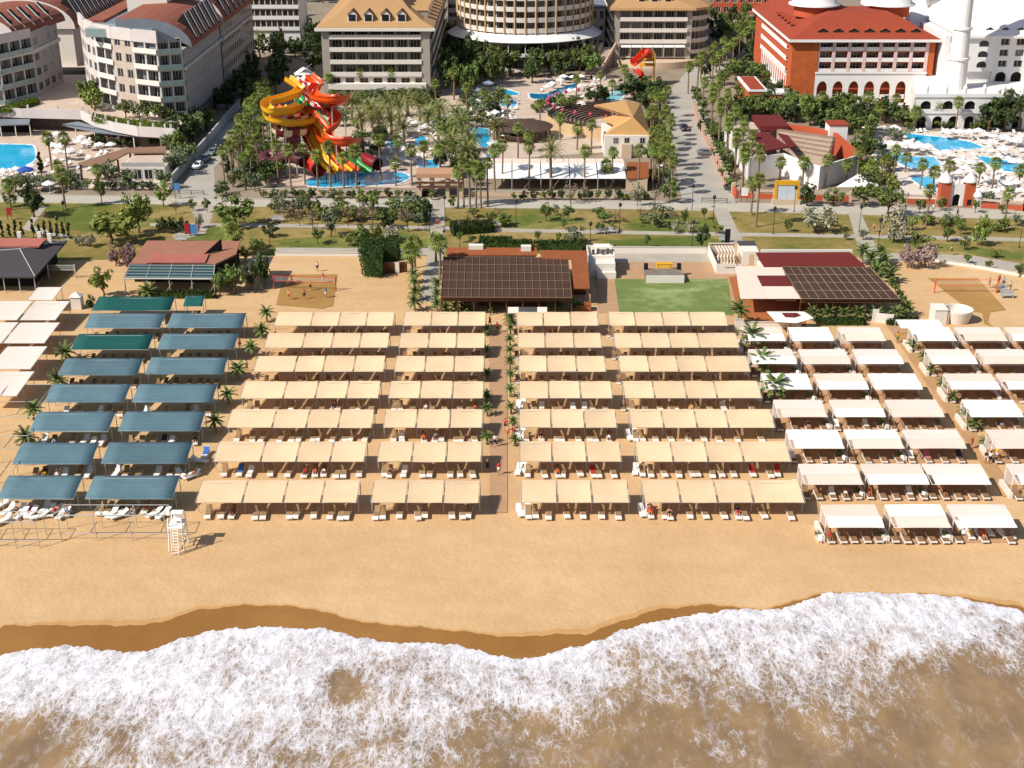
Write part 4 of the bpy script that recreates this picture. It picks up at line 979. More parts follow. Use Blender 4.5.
# ---------------- hotel with wings behind the small slide
D1 = 444.0; x0, x1 = PD(614, 66, D1).x, PD(688, 66, D1).x
rt = root('hotel', ((x0+x1)/2, D1+12, 0), 'orange roofed hotel with white awnings on a curved terrace, behind the small red slide', 'hotel')
f = MB(); f.bx(x0-.2, x1+.5, D1+1.8, D1+70, 0, 17.8); f.build('core', m_cwall, rt)
facade(rt, (x0+1.5, D1), (x1-1, D1), 7.2, 3.5, 3, 6, [m_cwall, m_reveal], 'balcony', 18, 1.7, m_cbal, proj=1)
facade(rt, (x0+1.5, D1-.02), (x1-1, D1-.02), 2.4, 4.4, 1, 6, [m_cbal, m_reveal], 'balcony', 7.2, 1.7, m_cbal, margin=-.01)
f = MB(); f.bx(x0-.2, x0+1.5, D1-.4, D1+2, 0, 18.1); f.build('pier', m_cwall, rt); f = MB(); f.bx(x1-1, x1+.5, D1-.4, D1+2, 0, 18.1); f.build('pier', m_cwall, rt)
pa = (x1+.5, D1+1.5)
for i in range(6):
    a, c = R(-75+i*14), R(-75+(i+1)*14); rc = 9
    q0 = (x1-2+rc*math.cos(a)-.3, D1+10+rc*math.sin(a)); q1 = (x1-2+rc*math.cos(c)-.3, D1+10+rc*math.sin(c)); facade(rt, q0, q1, 3.6, 3.55, 4, 1, [m_cwall, m_reveal], 'balcony', 18, 1.0, m_cbal, proj=.6)
facade(rt, (x0-.22, D1+60), (x0-.22, D1+2), 3.6, 3.55, 4, 12, [m_cbal, m_reveal], 'balcony', 18, 1.0, m_cbal, proj=.6)
for i in range(6):
    c = V(lerp(x0+1.9, x1-1.4, (i+.5)/6), D1-.9, 6.4); f = MB(); f.box(c, (3.3, 2.2, .1), 0, R(22)); f.build('awning', m_palace, rt)
f = MB(); f.lathe((lerp(x0, x1, .55), D1+9, 0), [(17.0, 0), (17.0, 2.1), (16.6, 2.1), (16.6, 1.9), (0, 1.9)], 30, R(195), R(345)); f.build('terrace_wall', m_wallb, rt)
f = MB(); lo = []
for o_, z in ((-1.6, 17.6), (-1.4, 18.3), (2, 20.2), (6, 24.0), (9, 28)): lo.append([V(x0+o_-.2, D1+o_-.4, z), V(x1-o_-2+(2 if o_ < 0 else 0), D1+o_-.4, z), V(x1+5-o_, D1+4+o_, z), V(x1+7-o_, D1+12+o_, z), V(x1+7-o_, D1+70, z), V(x0+o_-.2, D1+70, z)])
for a, c in zip(lo, lo[1:]):
    for i in range(6): f.face([a[i], a[(i+1) % 6], c[(i+1) % 6], c[i]])
f.face(lo[-1]); f.face(lo[0][::-1]); f.build('roof', m_oroof, rt)
for t in (.35, .52, .7): dormer(rt, V(lerp(x0, x1, t), D1+1.3, 19.6), (0, -1, 0), 2.4, 2.0, 5, m_cbal, m_wood)
finish(rt)
# sloping stair ramp between the round hotel and this one
p = [P(582,74), P(605,62,0), P(612,40,8)]
rt = root('stair_ramp', P(588,72), 'long beige stair ramp climbing between the round hotel and the orange roofed hotel', 'stairs')
for o_ in (0, 6): f = MB(); a, c = V(PD(583,74,440).x+o_*.75, 428, 0), V(PD(600,52,450).x+o_*.75, 444, 6); f.mesh([a, a+V(.5,0,0), c+V(.5,0,0), c, a+V(0,0,1.4), a+V(.5,0,1.4), c+V(.5,0,1.4), c+V(0,0,1.4)], [(0,1,5,4),(4,5,6,7),(3,2,6,7),(0,4,7,3),(1,2,6,5)]); f.build('parapet', m_wallb, rt)
f = MB()
for i in range(16): f.bx(PD(583,74,440).x+.6+i*.36, PD(583,74,440).x+4.4+i*.36, 428.2+i, 429.2+i, 0, .36*(i+1))
f.build('steps', m_stonecl, rt)
# ---------------- red hotel
D2 = 380.0; x0, x1 = PD(787.5, 105, D2).x, PD(928, 105, D2).x; xg = PD(813.5, 105, D2).x
rt = root('hotel', ((x0+x1)/2, D2+12, 0), 'orange brick hotel with brick red roof, white balconies and arched loggias', 'hotel')
f = MB(); f.bx(x0+.02, x1-.02, D2+2.1, D2+60, 0, 18); f.build('core', m_brickb, rt)
f = MB(); f.bx(x0, xg, D2-.6, D2+2.2, 0, 18.05); f.build('corner_block', m_brick, rt); f = MB(); f.bx(x1-2.2, x1, D2-.3, D2+2.2, 0, 18.05); f.build('corner_block', m_brick, rt)
NB_ = 7; W = x1-2.2-xg
facade(rt, (xg, D2), (x1-2.2, D2), 9.3, 2.95, 3, NB_, [m_brickb, m_brickb], 'balcony', 18.1, 2.0, m_palace, margin=-.01)
for fl in range(3):
    for k in range(NB_): f = MB(); u = xg+(k+.5)*W/NB_; z = 9.3+fl*2.95; f.bx(u-W/NB_*.42, u+W/NB_*.42, D2-.35, D2-.2, z-.05, z+1.05); f.build('balcony', m_palace, rt)
m_deco = M('patterned_pilaster', '#cdb3aa', .25, 2.2)
for k in range(NB_+1):
    u = xg+k*W/NB_; f = MB(); f.bx(u-.45, u+.45, D2-.42, D2-.05, 9.2, 18.0); f.build('pilaster', m_deco, rt)
def arch(mb, xc, y, w_, zb, zs, zt, n=10):   # points of a pointed arch opening, bottom-left round to bottom-right
    pts = [(xc-w_/2, zb), (xc-w_/2, zs)]
    for i in range(1, n): t = i/n; pts.append((xc-w_/2*math.cos(math.pi*t/2*1.0) if t < 1 else xc, zs+(zt-zs)*math.sin(math.pi*t/2)))
    left = pts[2:]; pts.append((xc, zt)); pts += [(2*xc-x, z) for x, z in left[::-1]]+[(xc+w_/2, zs), (xc+w_/2, zb)]
    return pts
def arch_wall(rt, xl, xr, y, z0, z1, n, wf, zb, zs, zt, m, th=.5, name='arcade'):
    mb = MB(); bw = (xr-xl)/n
    for k in range(n):
        xc = xl+(k+.5)*bw; ap = arch(mb, xc, y, bw*wf, zb, zs, zt); h = len(ap)//2
        a, b2 = xl+k*bw, xl+(k+1)*bw
        mb.face([V(a, y, z0), V(xc-bw*wf/2, y, z0), V(xc-bw*wf/2, y, zb), V(xc-bw*wf/2, y, zs), V(a, y, zs)]); mb.face([V(xc+bw*wf/2, y, z0), V(b2, y, z0), V(b2, y, zs), V(xc+bw*wf/2, y, zs), V(xc+bw*wf/2, y, zb)])
        if zb > z0: mb.face([V(xc-bw*wf/2, y, z0), V(xc+bw*wf/2, y, z0), V(xc+bw*wf/2, y, zb), V(xc-bw*wf/2, y, zb)])
        L = ap[1:h+1]; mb.mesh([V(x, y, z) for x, z in L]+[V(a, y, zs), V(a, y, z1), V(xc, y, z1)], [tuple([len(L), *range(len(L)), len(L)+2, len(L)+1])])
        Rr = [(2*xc-x, z) for x, z in L]; mb.mesh([V(x, y, z) for x, z in Rr]+[V(b2, y, zs), V(b2, y, z1), V(xc, y, z1)], [tuple([len(L)+1, len(L)+2, *range(len(L)-1, -1, -1), len(L)])])
        for (xa_, za), (xb_, zb_) in zip(ap, ap[1:]): mb.face([V(xa_, y, za), V(xa_, y+th, za), V(xb_, y+th, zb_), V(xb_, y, zb_)])
    mb.build(name, m, rt)
arch_wall(rt, xg-.4, x1-1.8, D2-.7, .2, 9.2, NB_, .66, .9, 4.6, 6.9, m_palace)
f = MB(); f.bx(xg-.5, x1-1.7, D2-.95, D2-.72, 9.0, 9.5); f.build('cornice', m_palace, rt)
for k in range(NB_): f = MB(); u = xg+(k+.5)*W/NB_; f.bx(u-W/NB_*.32, u+W/NB_*.32, D2-.6, D2-.45, 2.0, 3.2); f.build('balcony', m_palace, rt)
# sunlit side wing
facade(rt, (x0-.003, D2+46), (x0-.003, D2+5), 8.6, 3.15, 3, 12, [m_brickb, m_brickb], 'balcony', 18.05, 1.2, m_palace, proj=.5)
facade(rt, (x0-.02, D2+46), (x0-.02, D2+5), 1.2, 7.0, 1, 12, [m_palace, m_brickb], 'window', 8.6, .8, wfrac=.45, hfrac=.62, bars=0)
f = MB(); f.bx(x0-.02, x0+.0, D2-.58, D2+5, .02, 18.04); f.build('corner_wall', m_brick, rt)
f = MB(); lo = []
for o_, z in ((-1.2, 17.9), (-1.2, 18.5), (3, 20.2), (7.5, 22.6), (12, 24.2)): lo.append([V(x0+o_, D2+o_-.6, z), V(x1-o_*.9+(0 if o_ > 0 else 0), D2+o_-.6, z), V(x1-o_*.9, D2+34-o_*.9, z), V(x0+26-o_*.6, D2+34-o_*.9, z), V(x0+26-o_*.6, D2+62, z), V(x0+o_, D2+62, z)])
for a, c in zip(lo, lo[1:]):
    for i in range(6): f.face([a[i], a[(i+1) % 6], c[(i+1) % 6], c[i]])
f.face(lo[-1]); f.face(lo[0][::-1]); f.build('roof', m_rhroof, rt)
f = MB(); f.bx(x0-1.25, x1+1.2, D2-1.95, D2-1.82, 17.8, 18.55); f.build('eave_board', m_palace, rt); f = MB(); f.bx(x0-1.35, x0-1.22, D2-1.8, D2+60, 17.8, 18.55); f.build('eave_board', m_palace, rt)
for i in range(7): u = xg+(i+.5)*W/NB_-1; dormer(rt, V(u, D2+1.7, 19.4), (0, -1, 0), 2.4, 1.1, 3, m_blackm, m_rhroof, 'roof_window')
for i in range(5): dormer(rt, V(x0+2.0, D2+14+i*5, 19.6), (-1, 0, 0), 2.0, 1.0, 3, m_blackm, m_rhroof, 'roof_window')
for px, wd in ((814, 44), (890, 42)):
    c = PD(px, 8, D2+20); rad = wd/2*408/1343; f = MB(); f.lathe((c.x, D2+20, 0), [(rad*.86, 22), (rad*.86, 25.2)], 20); f.build('drum', m_brickb, rt)
    f = MB(); f.lathe((c.x, D2+20, 25.2), [(rad*1.1, -.1), (rad*1.1, .35), (rad*.95, .6), (rad*.93, 2.4), (rad*.75, 4.6), (rad*.4, 6.2), (.25, 7), (.1, 9)], 24); f.build('dome', m_palace, rt, smooth=True)
finish(rt)
# low red annex at its foot
a_ = P(748, 100); x_a, x_b = PD(748, 105, 372).x, PD(792, 105, 372).x
rt = root('annex', ((x_a+x_b)/2, 376, 0), 'low orange brick annex with a red terrace roof and white trim by the red hotel', 'annex')
f = MB(); f.bx(x_a, x_a+5, 372, 392, 0, 5.4); f.build('wall', m_brick, rt); f = MB(); f.bx(x_a+5.1, x_b, 372.5, 378, 0, 4.6); f.build('wall', m_brickb, rt)
f = MB(); f.bx(x_a-.2, x_a+5.1, 371.8, 392.2, 5.41, 5.9); f.build('roof_trim', m_palace, rt); f = MB(); f.bx(x_a+.5, x_a+4.5, 372.5, 391.5, 5.92, 6.0); f.build('roof', m_rhroof, rt)
f = MB(); f.bx(x_a+5, x_b+.3, 372.3, 378.3, 4.61, 5.1); f.build('roof_trim', m_palace, rt)
for i in range(3): window(rt, V(x_a+7+i*2.6, 372.45, 2.4), V(1,0,0), V(0,-1,0), 1.8, 2.2)
f = MB(); f.bx(x_a+4, x_b+4, 366, 371, 2.9, 3.1); f.build('canopy', m_palace, rt)
for i in range(5): pole(rt, (x_a+4.3+i*2.9, 366.4), 2.9, .12, m_palace)
# ---------------- white palace: podium, blocks, minaret, domes
DP = 350.0; xl = PD(912, 130, DP).x; xr = xl+46
rt = root('palace_hotel', (xl+20, DP+20, 0), 'white palace style hotel with arcades, domes and a tall minaret', 'hotel')
MB().prism([(xl, DP+.6), (xr, DP+.6), (xr, DP+40), (xl+10, DP+40)], 0, 8.3).build('podium', m_palace, rt)
arch_wall(rt, xl, xr, DP, 4.4, 8.6, 8, .5, 5.2, 5.9, 7.3, m_palace, .58); arch_wall(rt, xl, xr, DP-.3, 0, 4.2, 11, .62, .05, 2.2, 3.4, m_palace, .88)
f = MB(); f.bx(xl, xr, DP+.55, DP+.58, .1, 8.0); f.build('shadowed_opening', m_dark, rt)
f = MB(); f.bx(xl-.3, xr, DP-.6, DP-.35, 4.15, 4.6); f.build('cornice', m_palace, rt); f = MB(); f.bx(xl-.3, xr, DP-.3, DP-.05, 8.3, 9.2); f.build('parapet', m_palace, rt)
for i in range(9): f = MB(); x = xl+3+i*5; f.lathe((x, DP+1.2, 8.3), [(.5, 0), (.5, 2.0), (.65, 2.1), (.5, 2.4), (.25, 2.9), (0, 3.2)], 10); f.build('finial', m_palace, rt)
DE = 371.0; e0 = PD(975, 95, DE).x; e1 = e0+34
f = MB(); f.bx(e0, e1, DE+.9, DE+40, 8.3, 20.4); f.build('core', m_palace, rt)
facade(rt, (e0+4.2, DE), (e1, DE), 11.6, 2.9, 3, 7, [m_palace, m_palace], 'window', 20.6, .8, wfrac=.55, hfrac=.6)
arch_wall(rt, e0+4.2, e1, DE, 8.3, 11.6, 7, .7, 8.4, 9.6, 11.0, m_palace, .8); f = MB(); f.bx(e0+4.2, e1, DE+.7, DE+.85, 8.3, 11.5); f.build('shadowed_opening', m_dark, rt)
f = MB(); f.bx(e0-4.5, e0+3.4, DE-1.2, DE+8, 11.3, 20.2); f.build('bay_block', m_palace, rt); f = MB(); f.bx(e0-4.5, e0+3.4, DE, DE+8, 8.3, 11.3); f.build('bay_base', m_palace, rt)
for z in (12.4, 15.2, 18.0):
    f = MB(); ap = arch(f, e0+.2, 0, 2.6, z, z+.7, z+1.6); f.face([V(x, DE-1.23, zz) for x, zz in ap]); f.build('window', m_glass, rt)
    window(rt, V(e0-6.2, DE+4.9, z+.8), V(1,0,0), V(0,-1,0), 1.5, 1.8)
f = MB(); f.bx(e0+3.5, e0+4.1, DE-.6, DE+.5, 8.3, 21.2); f.build('pilaster', m_palace, rt)
f = MB(); f.bx(e0-8.5, e0-4.6, DE+5, DE+30, 8.3, 20); f.build('link_block', m_palace, rt)
# mansard
f = MB(); lo = []
for o_, z in ((-.8, 20.3), (-.8, 20.9), (2.5, 23.4), (7, 26)): lo.append([V(e0-5+o_, DE-1.2+o_, z), V(e1, DE-1.2+o_, z), V(e1, DE+40, z), V(e0-5+o_, DE+40, z)])
for a, c in zip(lo, lo[1:]):
    for i in range(4): f.face([a[i], a[(i+1) % 4], c[(i+1) % 4], c[i]])
f.face(lo[-1]); f.face(lo[0][::-1]); f.build('mansard_roof', m_palace, rt)
for i in range(6): dormer(rt, V(e0+1.5+i*4.2, DE-.2, 21.6), (0, -1, 0), 1.8, 1.0, 3, m_steeld, m_palace, 'roof_window')
# the western wing with its sweeping white roof
w0 = PD(905, 60, 402).x; w1 = e0-4
f = MB(); f.bx(w0, w1, 402, 440, 0, 17.5); f.build('wing_wall', m_palace, rt)
f = MB(); lo = []
for o_, z in ((-.8, 17.4), (-.8, 18), (4, 20.5), (12, 24.5), (20, 27)): lo.append([V(w0+o_*.3, 402+o_, z), V(w1, 402+o_, z), V(w1, 460, z), V(w0+o_*.3, 460, z)])
for a, c in zip(lo, lo[1:]):
    for i in range(4): f.face([a[i], a[(i+1) % 4], c[(i+1) % 4], c[i]])
f.face(lo[-1]); f.face(lo[0][::-1]); f.build('wing_roof', m_palace, rt)
px0, px1 = PD(933, 90, DP+34).x, PD(949, 90, DP+34).x; f = MB(); f.bx(px0, px1, DP+34, DP+39, 8.0, 14.6); f.build('portal_block', m_palace, rt)
window(rt, V((px0+px1)/2, DP+33.95, 10.4), V(1,0,0), V(0,-1,0), 3, 3.6)
f = MB(); mx, my = PD(953.5, 97, 362).x, 362
f.lathe((mx, my, 8.3), [(2.75, 0), (2.6, 7.6), (2.95, 7.7), (2.95, 8.2), (2.45, 8.3), (2.2, 15.3), (2.6, 15.5), (2.6, 16.0), (2.05, 16.1), (1.75, 30), (2.2, 30.3), (2.2, 31), (1.5, 31.1), (1.3, 37), (0, 43)], 20); f.build('minaret', m_palace, rt)
for px, D_, rad, zb in ((955, 425, 7.5, 24.5), (984, 430, 6, 25), (1003, 440, 8, 26), (1020, 400, 4, 25.5), (925, 440, 5.5, 26)):
    x = PD(px, 5, D_).x; f = MB(); f.lathe((x, D_, zb), [(rad, -6), (rad, 0), (rad*1.06, .1), (rad*1.06, .5), (rad*.97, .6), (rad*.93, rad*.4), (rad*.7, rad*.75), (rad*.35, rad*.97), (.2, rad*1.1), (0, rad*1.4)], 22); f.build('dome', m_palace, rt, smooth=True)
finish(rt)
# ---------------- two mauve hotels on the podium
ZB = 5.0
DB = P(175, 117, ZB).y; FR = [P(x, y, ZB) for x, y in ((88,92),(93,100),(103,106),(120,110.5),(140,114),(164,117),(188,115))]
rt = root('hotel', (FR[5].x-10, FR[5].y+20, ZB), 'mauve hotel with a curved five storey front and red barrel roofed wing with dormers', 'hotel')
xr_ = FR[6].x; yb = P(249, 58, 3).y; FT = 26.4
core = [(p.x, p.y) for p in FR]; inner = [(p.x+(.9 if i < 3 else 0), p.y+1.6) for i, p in enumerate(FR[:-1])]+[(xr_-.05, FR[6].y+1.6)]
MB().prism(inner+[(xr_-.05, yb), (xr_-34, yb), (FR[0].x, FR[0].y+30)], 0, 20.9).build('core', m_aw, rt)
for i in range(6):
    p0, p1 = FR[i], FR[i+1]; L = (p1-p0).length
    bal = i in (2, 4, 5)
    facade(rt, p0, p1, ZB, 3.95, 5, max(1, round(L/4)), [m_stonecl if i in (3,) else m_awp, m_aw], 'balcony' if bal else 'window', 23.4, 1.4 if bal else .25, m_cbal if i != 5 else m_gbal, wfrac=.55, margin=.1 if bal else 0, proj=.35)
f = MB(); walls(f, [(p.x, p.y+.2) for p in FR[:6]], FT, .8, 23.403); f.build('front_parapet', m_awp, rt)
f = MB(); f.mesh([V(FR[5].x, FR[5].y, 23.4), V(FR[6].x, FR[6].y, 23.4), V(FR[5].x, FR[5].y, 27), V(FR[5].x, FR[5].y+.6, 23.4), V(FR[6].x, FR[6].y+.6, 23.4), V(FR[5].x, FR[5].y+.6, 27)], [(0,1,2),(5,4,3),(1,4,5,2),(0,2,5,3)]); f.build('gable', m_greym, rt)
MB().prism([(p.x+.5, p.y+.7) for p in FR[:6]]+[(FR[5].x, yb-60), (FR[0].x+2, FR[0].y+30)], 21, 23.5).build('flat_roof', m_greym, rt)
facade(rt, (xr_, FR[6].y), (xr_, 390), ZB-1.5, 3.7, 5, 14, [m_aw, m_aw], 'window', 21.2, .12, wfrac=.6)
facade(rt, (xr_+.3, 390), (xr_+.3, yb), ZB-2.5, 3.7, 5, 14, [m_aw, m_aw], 'window', 21.4, .12, wfrac=.6)
f = MB(); f.bx(xr_+.0, xr_+.6, FR[6].y+.2, 389.8, 16.4, 17.2); f.build('string_course', m_awp, rt); f = MB(); f.bx(xr_+.35, xr_+.95, 390.2, yb, 16.4, 17.2); f.build('string_course', m_awp, rt)
def barrel(rt, xr, y0, y1, ze, rise, wd, name='barrel_roof', both=False, gm=None):
    prof = [(1.0, ze-.3)]+[(1.0-(wd+1)*math.sin(math.pi/2*t)**1.0*1.0 if False else 1.0-(wd+1)*(1-math.cos(math.pi/2*t)), ze+rise*math.sin(math.pi/2*t)) for t in [i/8 for i in range(9)]]
    prof += [(-2*wd-1-u, z) for u, z in prof[::-1]] if both else [(-wd-6, ze+rise-.3)]
    f = MB(); n = len(prof)
    vs = [V(xr+u, y, z) for y in (y0, y1) for u, z in prof]; f.m(0).mesh(vs, [(i, n+i, n+i+1, i+1) for i in range(n-1)])
    f.m(1); f.face([V(xr+u, y0+.02, z) for u, z in prof]+([] if both else [V(xr-wd-6, y0, ze+2.2), V(xr-4, y0, ze+2.2), V(xr+1, y0, ze-.3)])); f.build(name, [m_rroof, gm or m_cbal], rt)
    def slope(t): return 1.0-(wd+1)*(1-math.cos(math.pi/2*t)), ze+rise*math.sin(math.pi/2*t)
    return slope
def slope_dormers(rt, xr, y0, y1, slope, n):
    for i in range(n):
        y = lerp(y0+2, y1-2, i/(n-1)); u0, z0 = slope(.05); u1, z1 = slope(.5); f = MB()
        a, c = V(xr+u0-.2, y-1.1, z0+.1), V(xr+u1-1.0, y-1.1, z1+.2); k = V(0, 2.0, 0); t = V(2.0, 0, 2.4)
        f.m(0).mesh([a, a+k, c+k, c, a+t*.2, a+k+t*.2, c+k+t, c+t], [(4,5,6,7),(0,4,7,3),(1,2,6,5),(0,1,5,4),(3,7,6,2)]); f.m(1); f.tube([a+t*.25, c+t*1.05], .13, 4); f.tube([a+k+t*.25, c+k+t*1.05], .13, 4); f.build('dormer', [m_blackm, m_awp], rt)
sl1 = barrel(rt, xr_, FR[3].y+1.5, 390, 21.2, 7, 12, gm=m_greym); slope_dormers(rt, xr_, FR[6].y+12, 388, sl1, 6)
sl2 = barrel(rt, xr_+.3, 390.2, yb+2, 21.4, 9, 13); slope_dormers(rt, xr_+.3, 394, yb, sl2, 7)
p = PD(148, 12, DB+40); f = MB(); f.bx(p.x-5, p.x+6, DB+38, DB+50, 23.4, 31); f.build('roof_block', m_cbal, rt); f = MB(); f.bx(p.x-6, p.x+6.5, DB+37.5, DB+50, 31.01, 34); f.build('glass_crown', m_greym, rt)
p = PD(104, 28, DB+12); f = MB(); f.bx(FR[1].x+4, FR[4].x+4, DB+9, DB+18, 23.51, 25.6); f.build('glass_rooflight', m_gbal, rt)
f = MB(); f.mesh([V(FR[4].x-3, DB+14, 24), V(FR[4].x+9, DB+14, 24), V(FR[4].x+9, DB+26, 24), V(FR[4].x-3, DB+26, 24), V(FR[4].x+3, DB+20, 28)], [(0,1,4),(1,2,4),(2,3,4),(3,0,4)]); f.build('pyramid_roof', m_greyroof, rt)
f = MB(); lo_ = PD(118, 8, DB+70); f.bx(FR[0].x+1, FR[0].x+6, FR[0].y+2, yb, 23.51, 24.1); f.build('rear_roof', m_rroof, rt)
finish(rt)
LA = [P(-60,112,ZB), P(0,106,ZB), P(39,95,ZB), P(63,84,ZB)]; LA = [V(-168, 352), V(-134.5, 357), V(-129.5, 369), V(-128.8, 389)]
rt = root('hotel', (-140, 372, ZB), 'mauve hotel cut by the picture edge, with glass balconies and red barrel roof', 'hotel')
MB().prism([(LA[0].x, LA[0].y+1), (LA[1].x-1, LA[1].y+1.2), (LA[2].x-1.6, LA[2].y+.4), (LA[3].x-1, LA[3].y), (LA[3].x-26, LA[3].y+6), (LA[0].x, LA[0].y+30)], 0, 22).build('core', m_aw, rt)
facade(rt, LA[0], LA[1], ZB, 4, 4, 8, [m_awp, m_aw], 'balcony', 24, 1.4, m_gbal, proj=.4)
facade(rt, LA[1], LA[2], ZB, 4, 4, 3, [m_awp, m_aw], 'balcony', 23, 1.4, m_gbal, proj=.4)
facade(rt, LA[2], LA[3], ZB, 4, 4, 4, [m_aw, m_aw], 'window', 22, .12, wfrac=.6)
f = MB(); walls(f, [LA[1], LA[2], LA[3]], 17.4, .9, 16.4); f.build('string_course', m_awp, rt)
# its barrel roof runs along the side wall: built straight, then turned with the wall
rx = MB(); d = (LA[3]-LA[1]).normalized(); n = Vector((d.y, -d.x, 0))
prof = [(1.0-(13)*(1-math.cos(math.pi/2*i/8)), 22+4.8*math.sin(math.pi/2*i/8)) for i in range(9)]
pr2 = [(1.0, 21.6)]+prof+[(-24-u, z) for u, z in prof[::-1]]
vs = [LA[1]+d*s_+n*u+V(0, 0, z) for s_ in (7, 36) for u, z in pr2]; k = len(pr2)
rx.m(0).mesh(vs, [(i, k+i, k+i+1, i+1) for i in range(k-1)]); rx.m(1).face(vs[:k]); rx.face(vs[k:][::-1]); rx.build('barrel_roof', [m_rroof, m_awp], rt)
for i in range(5):
    s_ = 10+i*5; f = MB(); a = LA[1]+d*s_+n*.7+V(0, 0, 22.6); c = LA[1]+d*s_+n*(-3.8)+V(0, 0, 26.6); e = d*.9; t = V(0, 0, .8)
    f.m(0).mesh([a-e, a+e, c+e, c-e, a-e+t*.3, a+e+t*.3, c+e+t, c-e+t], [(4,5,6,7),(0,4,7,3),(1,2,6,5),(0,1,5,4)]); f.m(1); f.tube([a-e+t*.35, c-e+t*1.05], .22, 4); f.build('dormer', [m_blackm, m_awp], rt)
finish(rt)
# rear mauve block with the big white gable
rt = root('hotel', (-105, 440, 0), 'rear hotel block with a red barrel roof and a tall white gable wall', 'hotel')
gx = PD(77, 60, 414).x; gy = 414
MB().bx(gx-15, gx, gy+.8, gy+70, 0, 16.5).build('core', m_aw, rt); f = MB(); f.bx(gx-16, gx-.2, gy, gy+.75, 0, 16.5); f.build('gable_wall', m_cbal, rt)
facade(rt, (gx+.003, gy+.8), (gx+.003, gy+60), 3, 3.3, 4, 14, [m_aw, m_aw], 'window', 16.5, .12, wfrac=.6)
s3 = barrel(rt, gx, gy-1, gy+70, 16.5, 8.5, 15, both=True); slope_dormers(rt, gx, gy+4, gy+45, s3, 9)
f = MB(); f.bx(gx-8, gx+12, gy-14, gy-2, 0, 5); f.build('dark_link', m_dark, rt)
finish(rt)
# podium, curved wall and grey awning roof
rt = root('podium', P(60, 118), 'pale pink podium terrace wall curving below the mauve hotels', 'podium')
PW = [P(x, y, ZB) for x, y in ((-60,112),(17,116),(77,117.5),(89,124),(110,130),(134,134.5),(160,136),(172,137))]
PW = [V(p.x, p.y+4, p.z) for p in PW]
MB().prism([(p.x, p.y+4) for p in PW]+[(-85, 445), (-200, 445), (-200, PW[0].y+4)], .02, ZB-.6).build('shaded_arcade', M('shaded_wall', '#5d5048', .2, .5), rt)  # solid block; the shade under the terrace is put into its dark colour
MB().prism([(p.x, p.y) for p in PW]+[(P(200,112,ZB).x-3, P(186,112,ZB).y), (-85, 445), (-200, 445), (-200, PW[0].y)], ZB-.55, ZB-.05).build('terrace', m_terr, rt)
f = MB(); walls(f, [(p.x, p.y-.1) for p in PW], ZB+1.1, .5, ZB-1.3); f.build('wall_face', m_awp, rt)
for i in range(1, 7):
    for t in (.1, .6): p = PW[i].lerp(PW[i+1], t); f = MB(); f.box((p.x, p.y+.3, ZB+1.0), (.45, .45, 2.0)); f.build('pillar', m_awp, rt)
g2 = [P(x, y, 3.6) for x, y in ((62,124),(78,121.5),(94,126),(125,130.5),(160,132),(172,133))]; g3 = [P(x, y, 3.3) for x, y in ((62,124.5),(75,127.5),(94,131.5),(133,136),(160,137.5),(172,138))]
MB().sheet(g2+g3[::-1], .25).build('awning_roof', m_greym, rt)
for i in (1, 2, 3, 4): f = MB(); p = g3[i]; f.tube([(p.x, p.y+.3, 0), (p.x, p.y+.3, 3.1)], .15, 6); f.build('post', m_wallw, rt)
hedge('hedge', [(92,122),(118,127),(168,131),(168,127),(118,122),(94,117)], 1.1, 'clipped yellow green hedge on the podium before the curved hotel front', 9, leafmat('yellow_hedge_leaf', '#5f6a22'), base=ZB)
hedge('hedge', [(-20,113),(5,110),(35,101),(40,104),(12,113)], 1.1, 'striped hedge bed on the podium before the glass balconies', 10, leafmat('yellow_hedge_leaf', '#5f6a22'), base=ZB)
rt = root('pavilion', P(10, 138), 'low grey roofed open pavilion beside the left pool', 'pavilion'); q = Q([(-30,119),(30,119),(29,124),(-30,126)], [3.6,3.6,3.2,3.2]); MB().sheet(q, .25).build('roof', m_greym, rt)
for i in range(5): p = q[3].lerp(q[2], i/4); pole(rt, (p.x, p.y+.3), 3.1, .14, m_wallw)
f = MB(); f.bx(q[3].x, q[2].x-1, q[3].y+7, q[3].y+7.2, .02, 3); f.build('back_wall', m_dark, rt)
# pool terraces
def terrace(name, pts, m, z): return struct(name, MB().face([(*P(x, y)[:2], z) for x, y in pts]), m)
terrace('pool_terrace', [(-70,128),(60,128),(170,139),(172,176),(168,190),(-70,189)], m_terr, .004)
terrace('pool_terrace', [(262,185),(268,120),(330,104),(470,86),(500,80),(600,72),(632,84),(640,150),(520,158),(480,163),(462,180),(410,188)], m_terr, .006)
terrace('pool_terrace', [(868,176),(874,130),(915,131),(1100,134),(1100,204),(905,199)], M('white_pool_deck', '#d2c3b5', .12, .5, .8, .2), .005)
b = NB('pool_water'); v = b.obj(); vo = b.n('TexVoronoi', feature='SMOOTH_F1'); vo.inputs['Scale'].default_value = .5; b.l(v, vo.inputs[0])
b.base(b.ramp(b.math('ADD', vo.outputs['Distance'], b.noise(v, .3, 3)), [(.4, lin('#0a8cbd')), (.9, lin('#22aed6'))])); b.set(Roughness=.08, Specular_IOR_Level=.4); b.bump(b.noise(v, 2.5, 3), .12, .05); m_pool = b.m
m_pool2 = M('deep_pool_water', '#0f6f9a', .25, .3, .08, .4)
POOLS = []
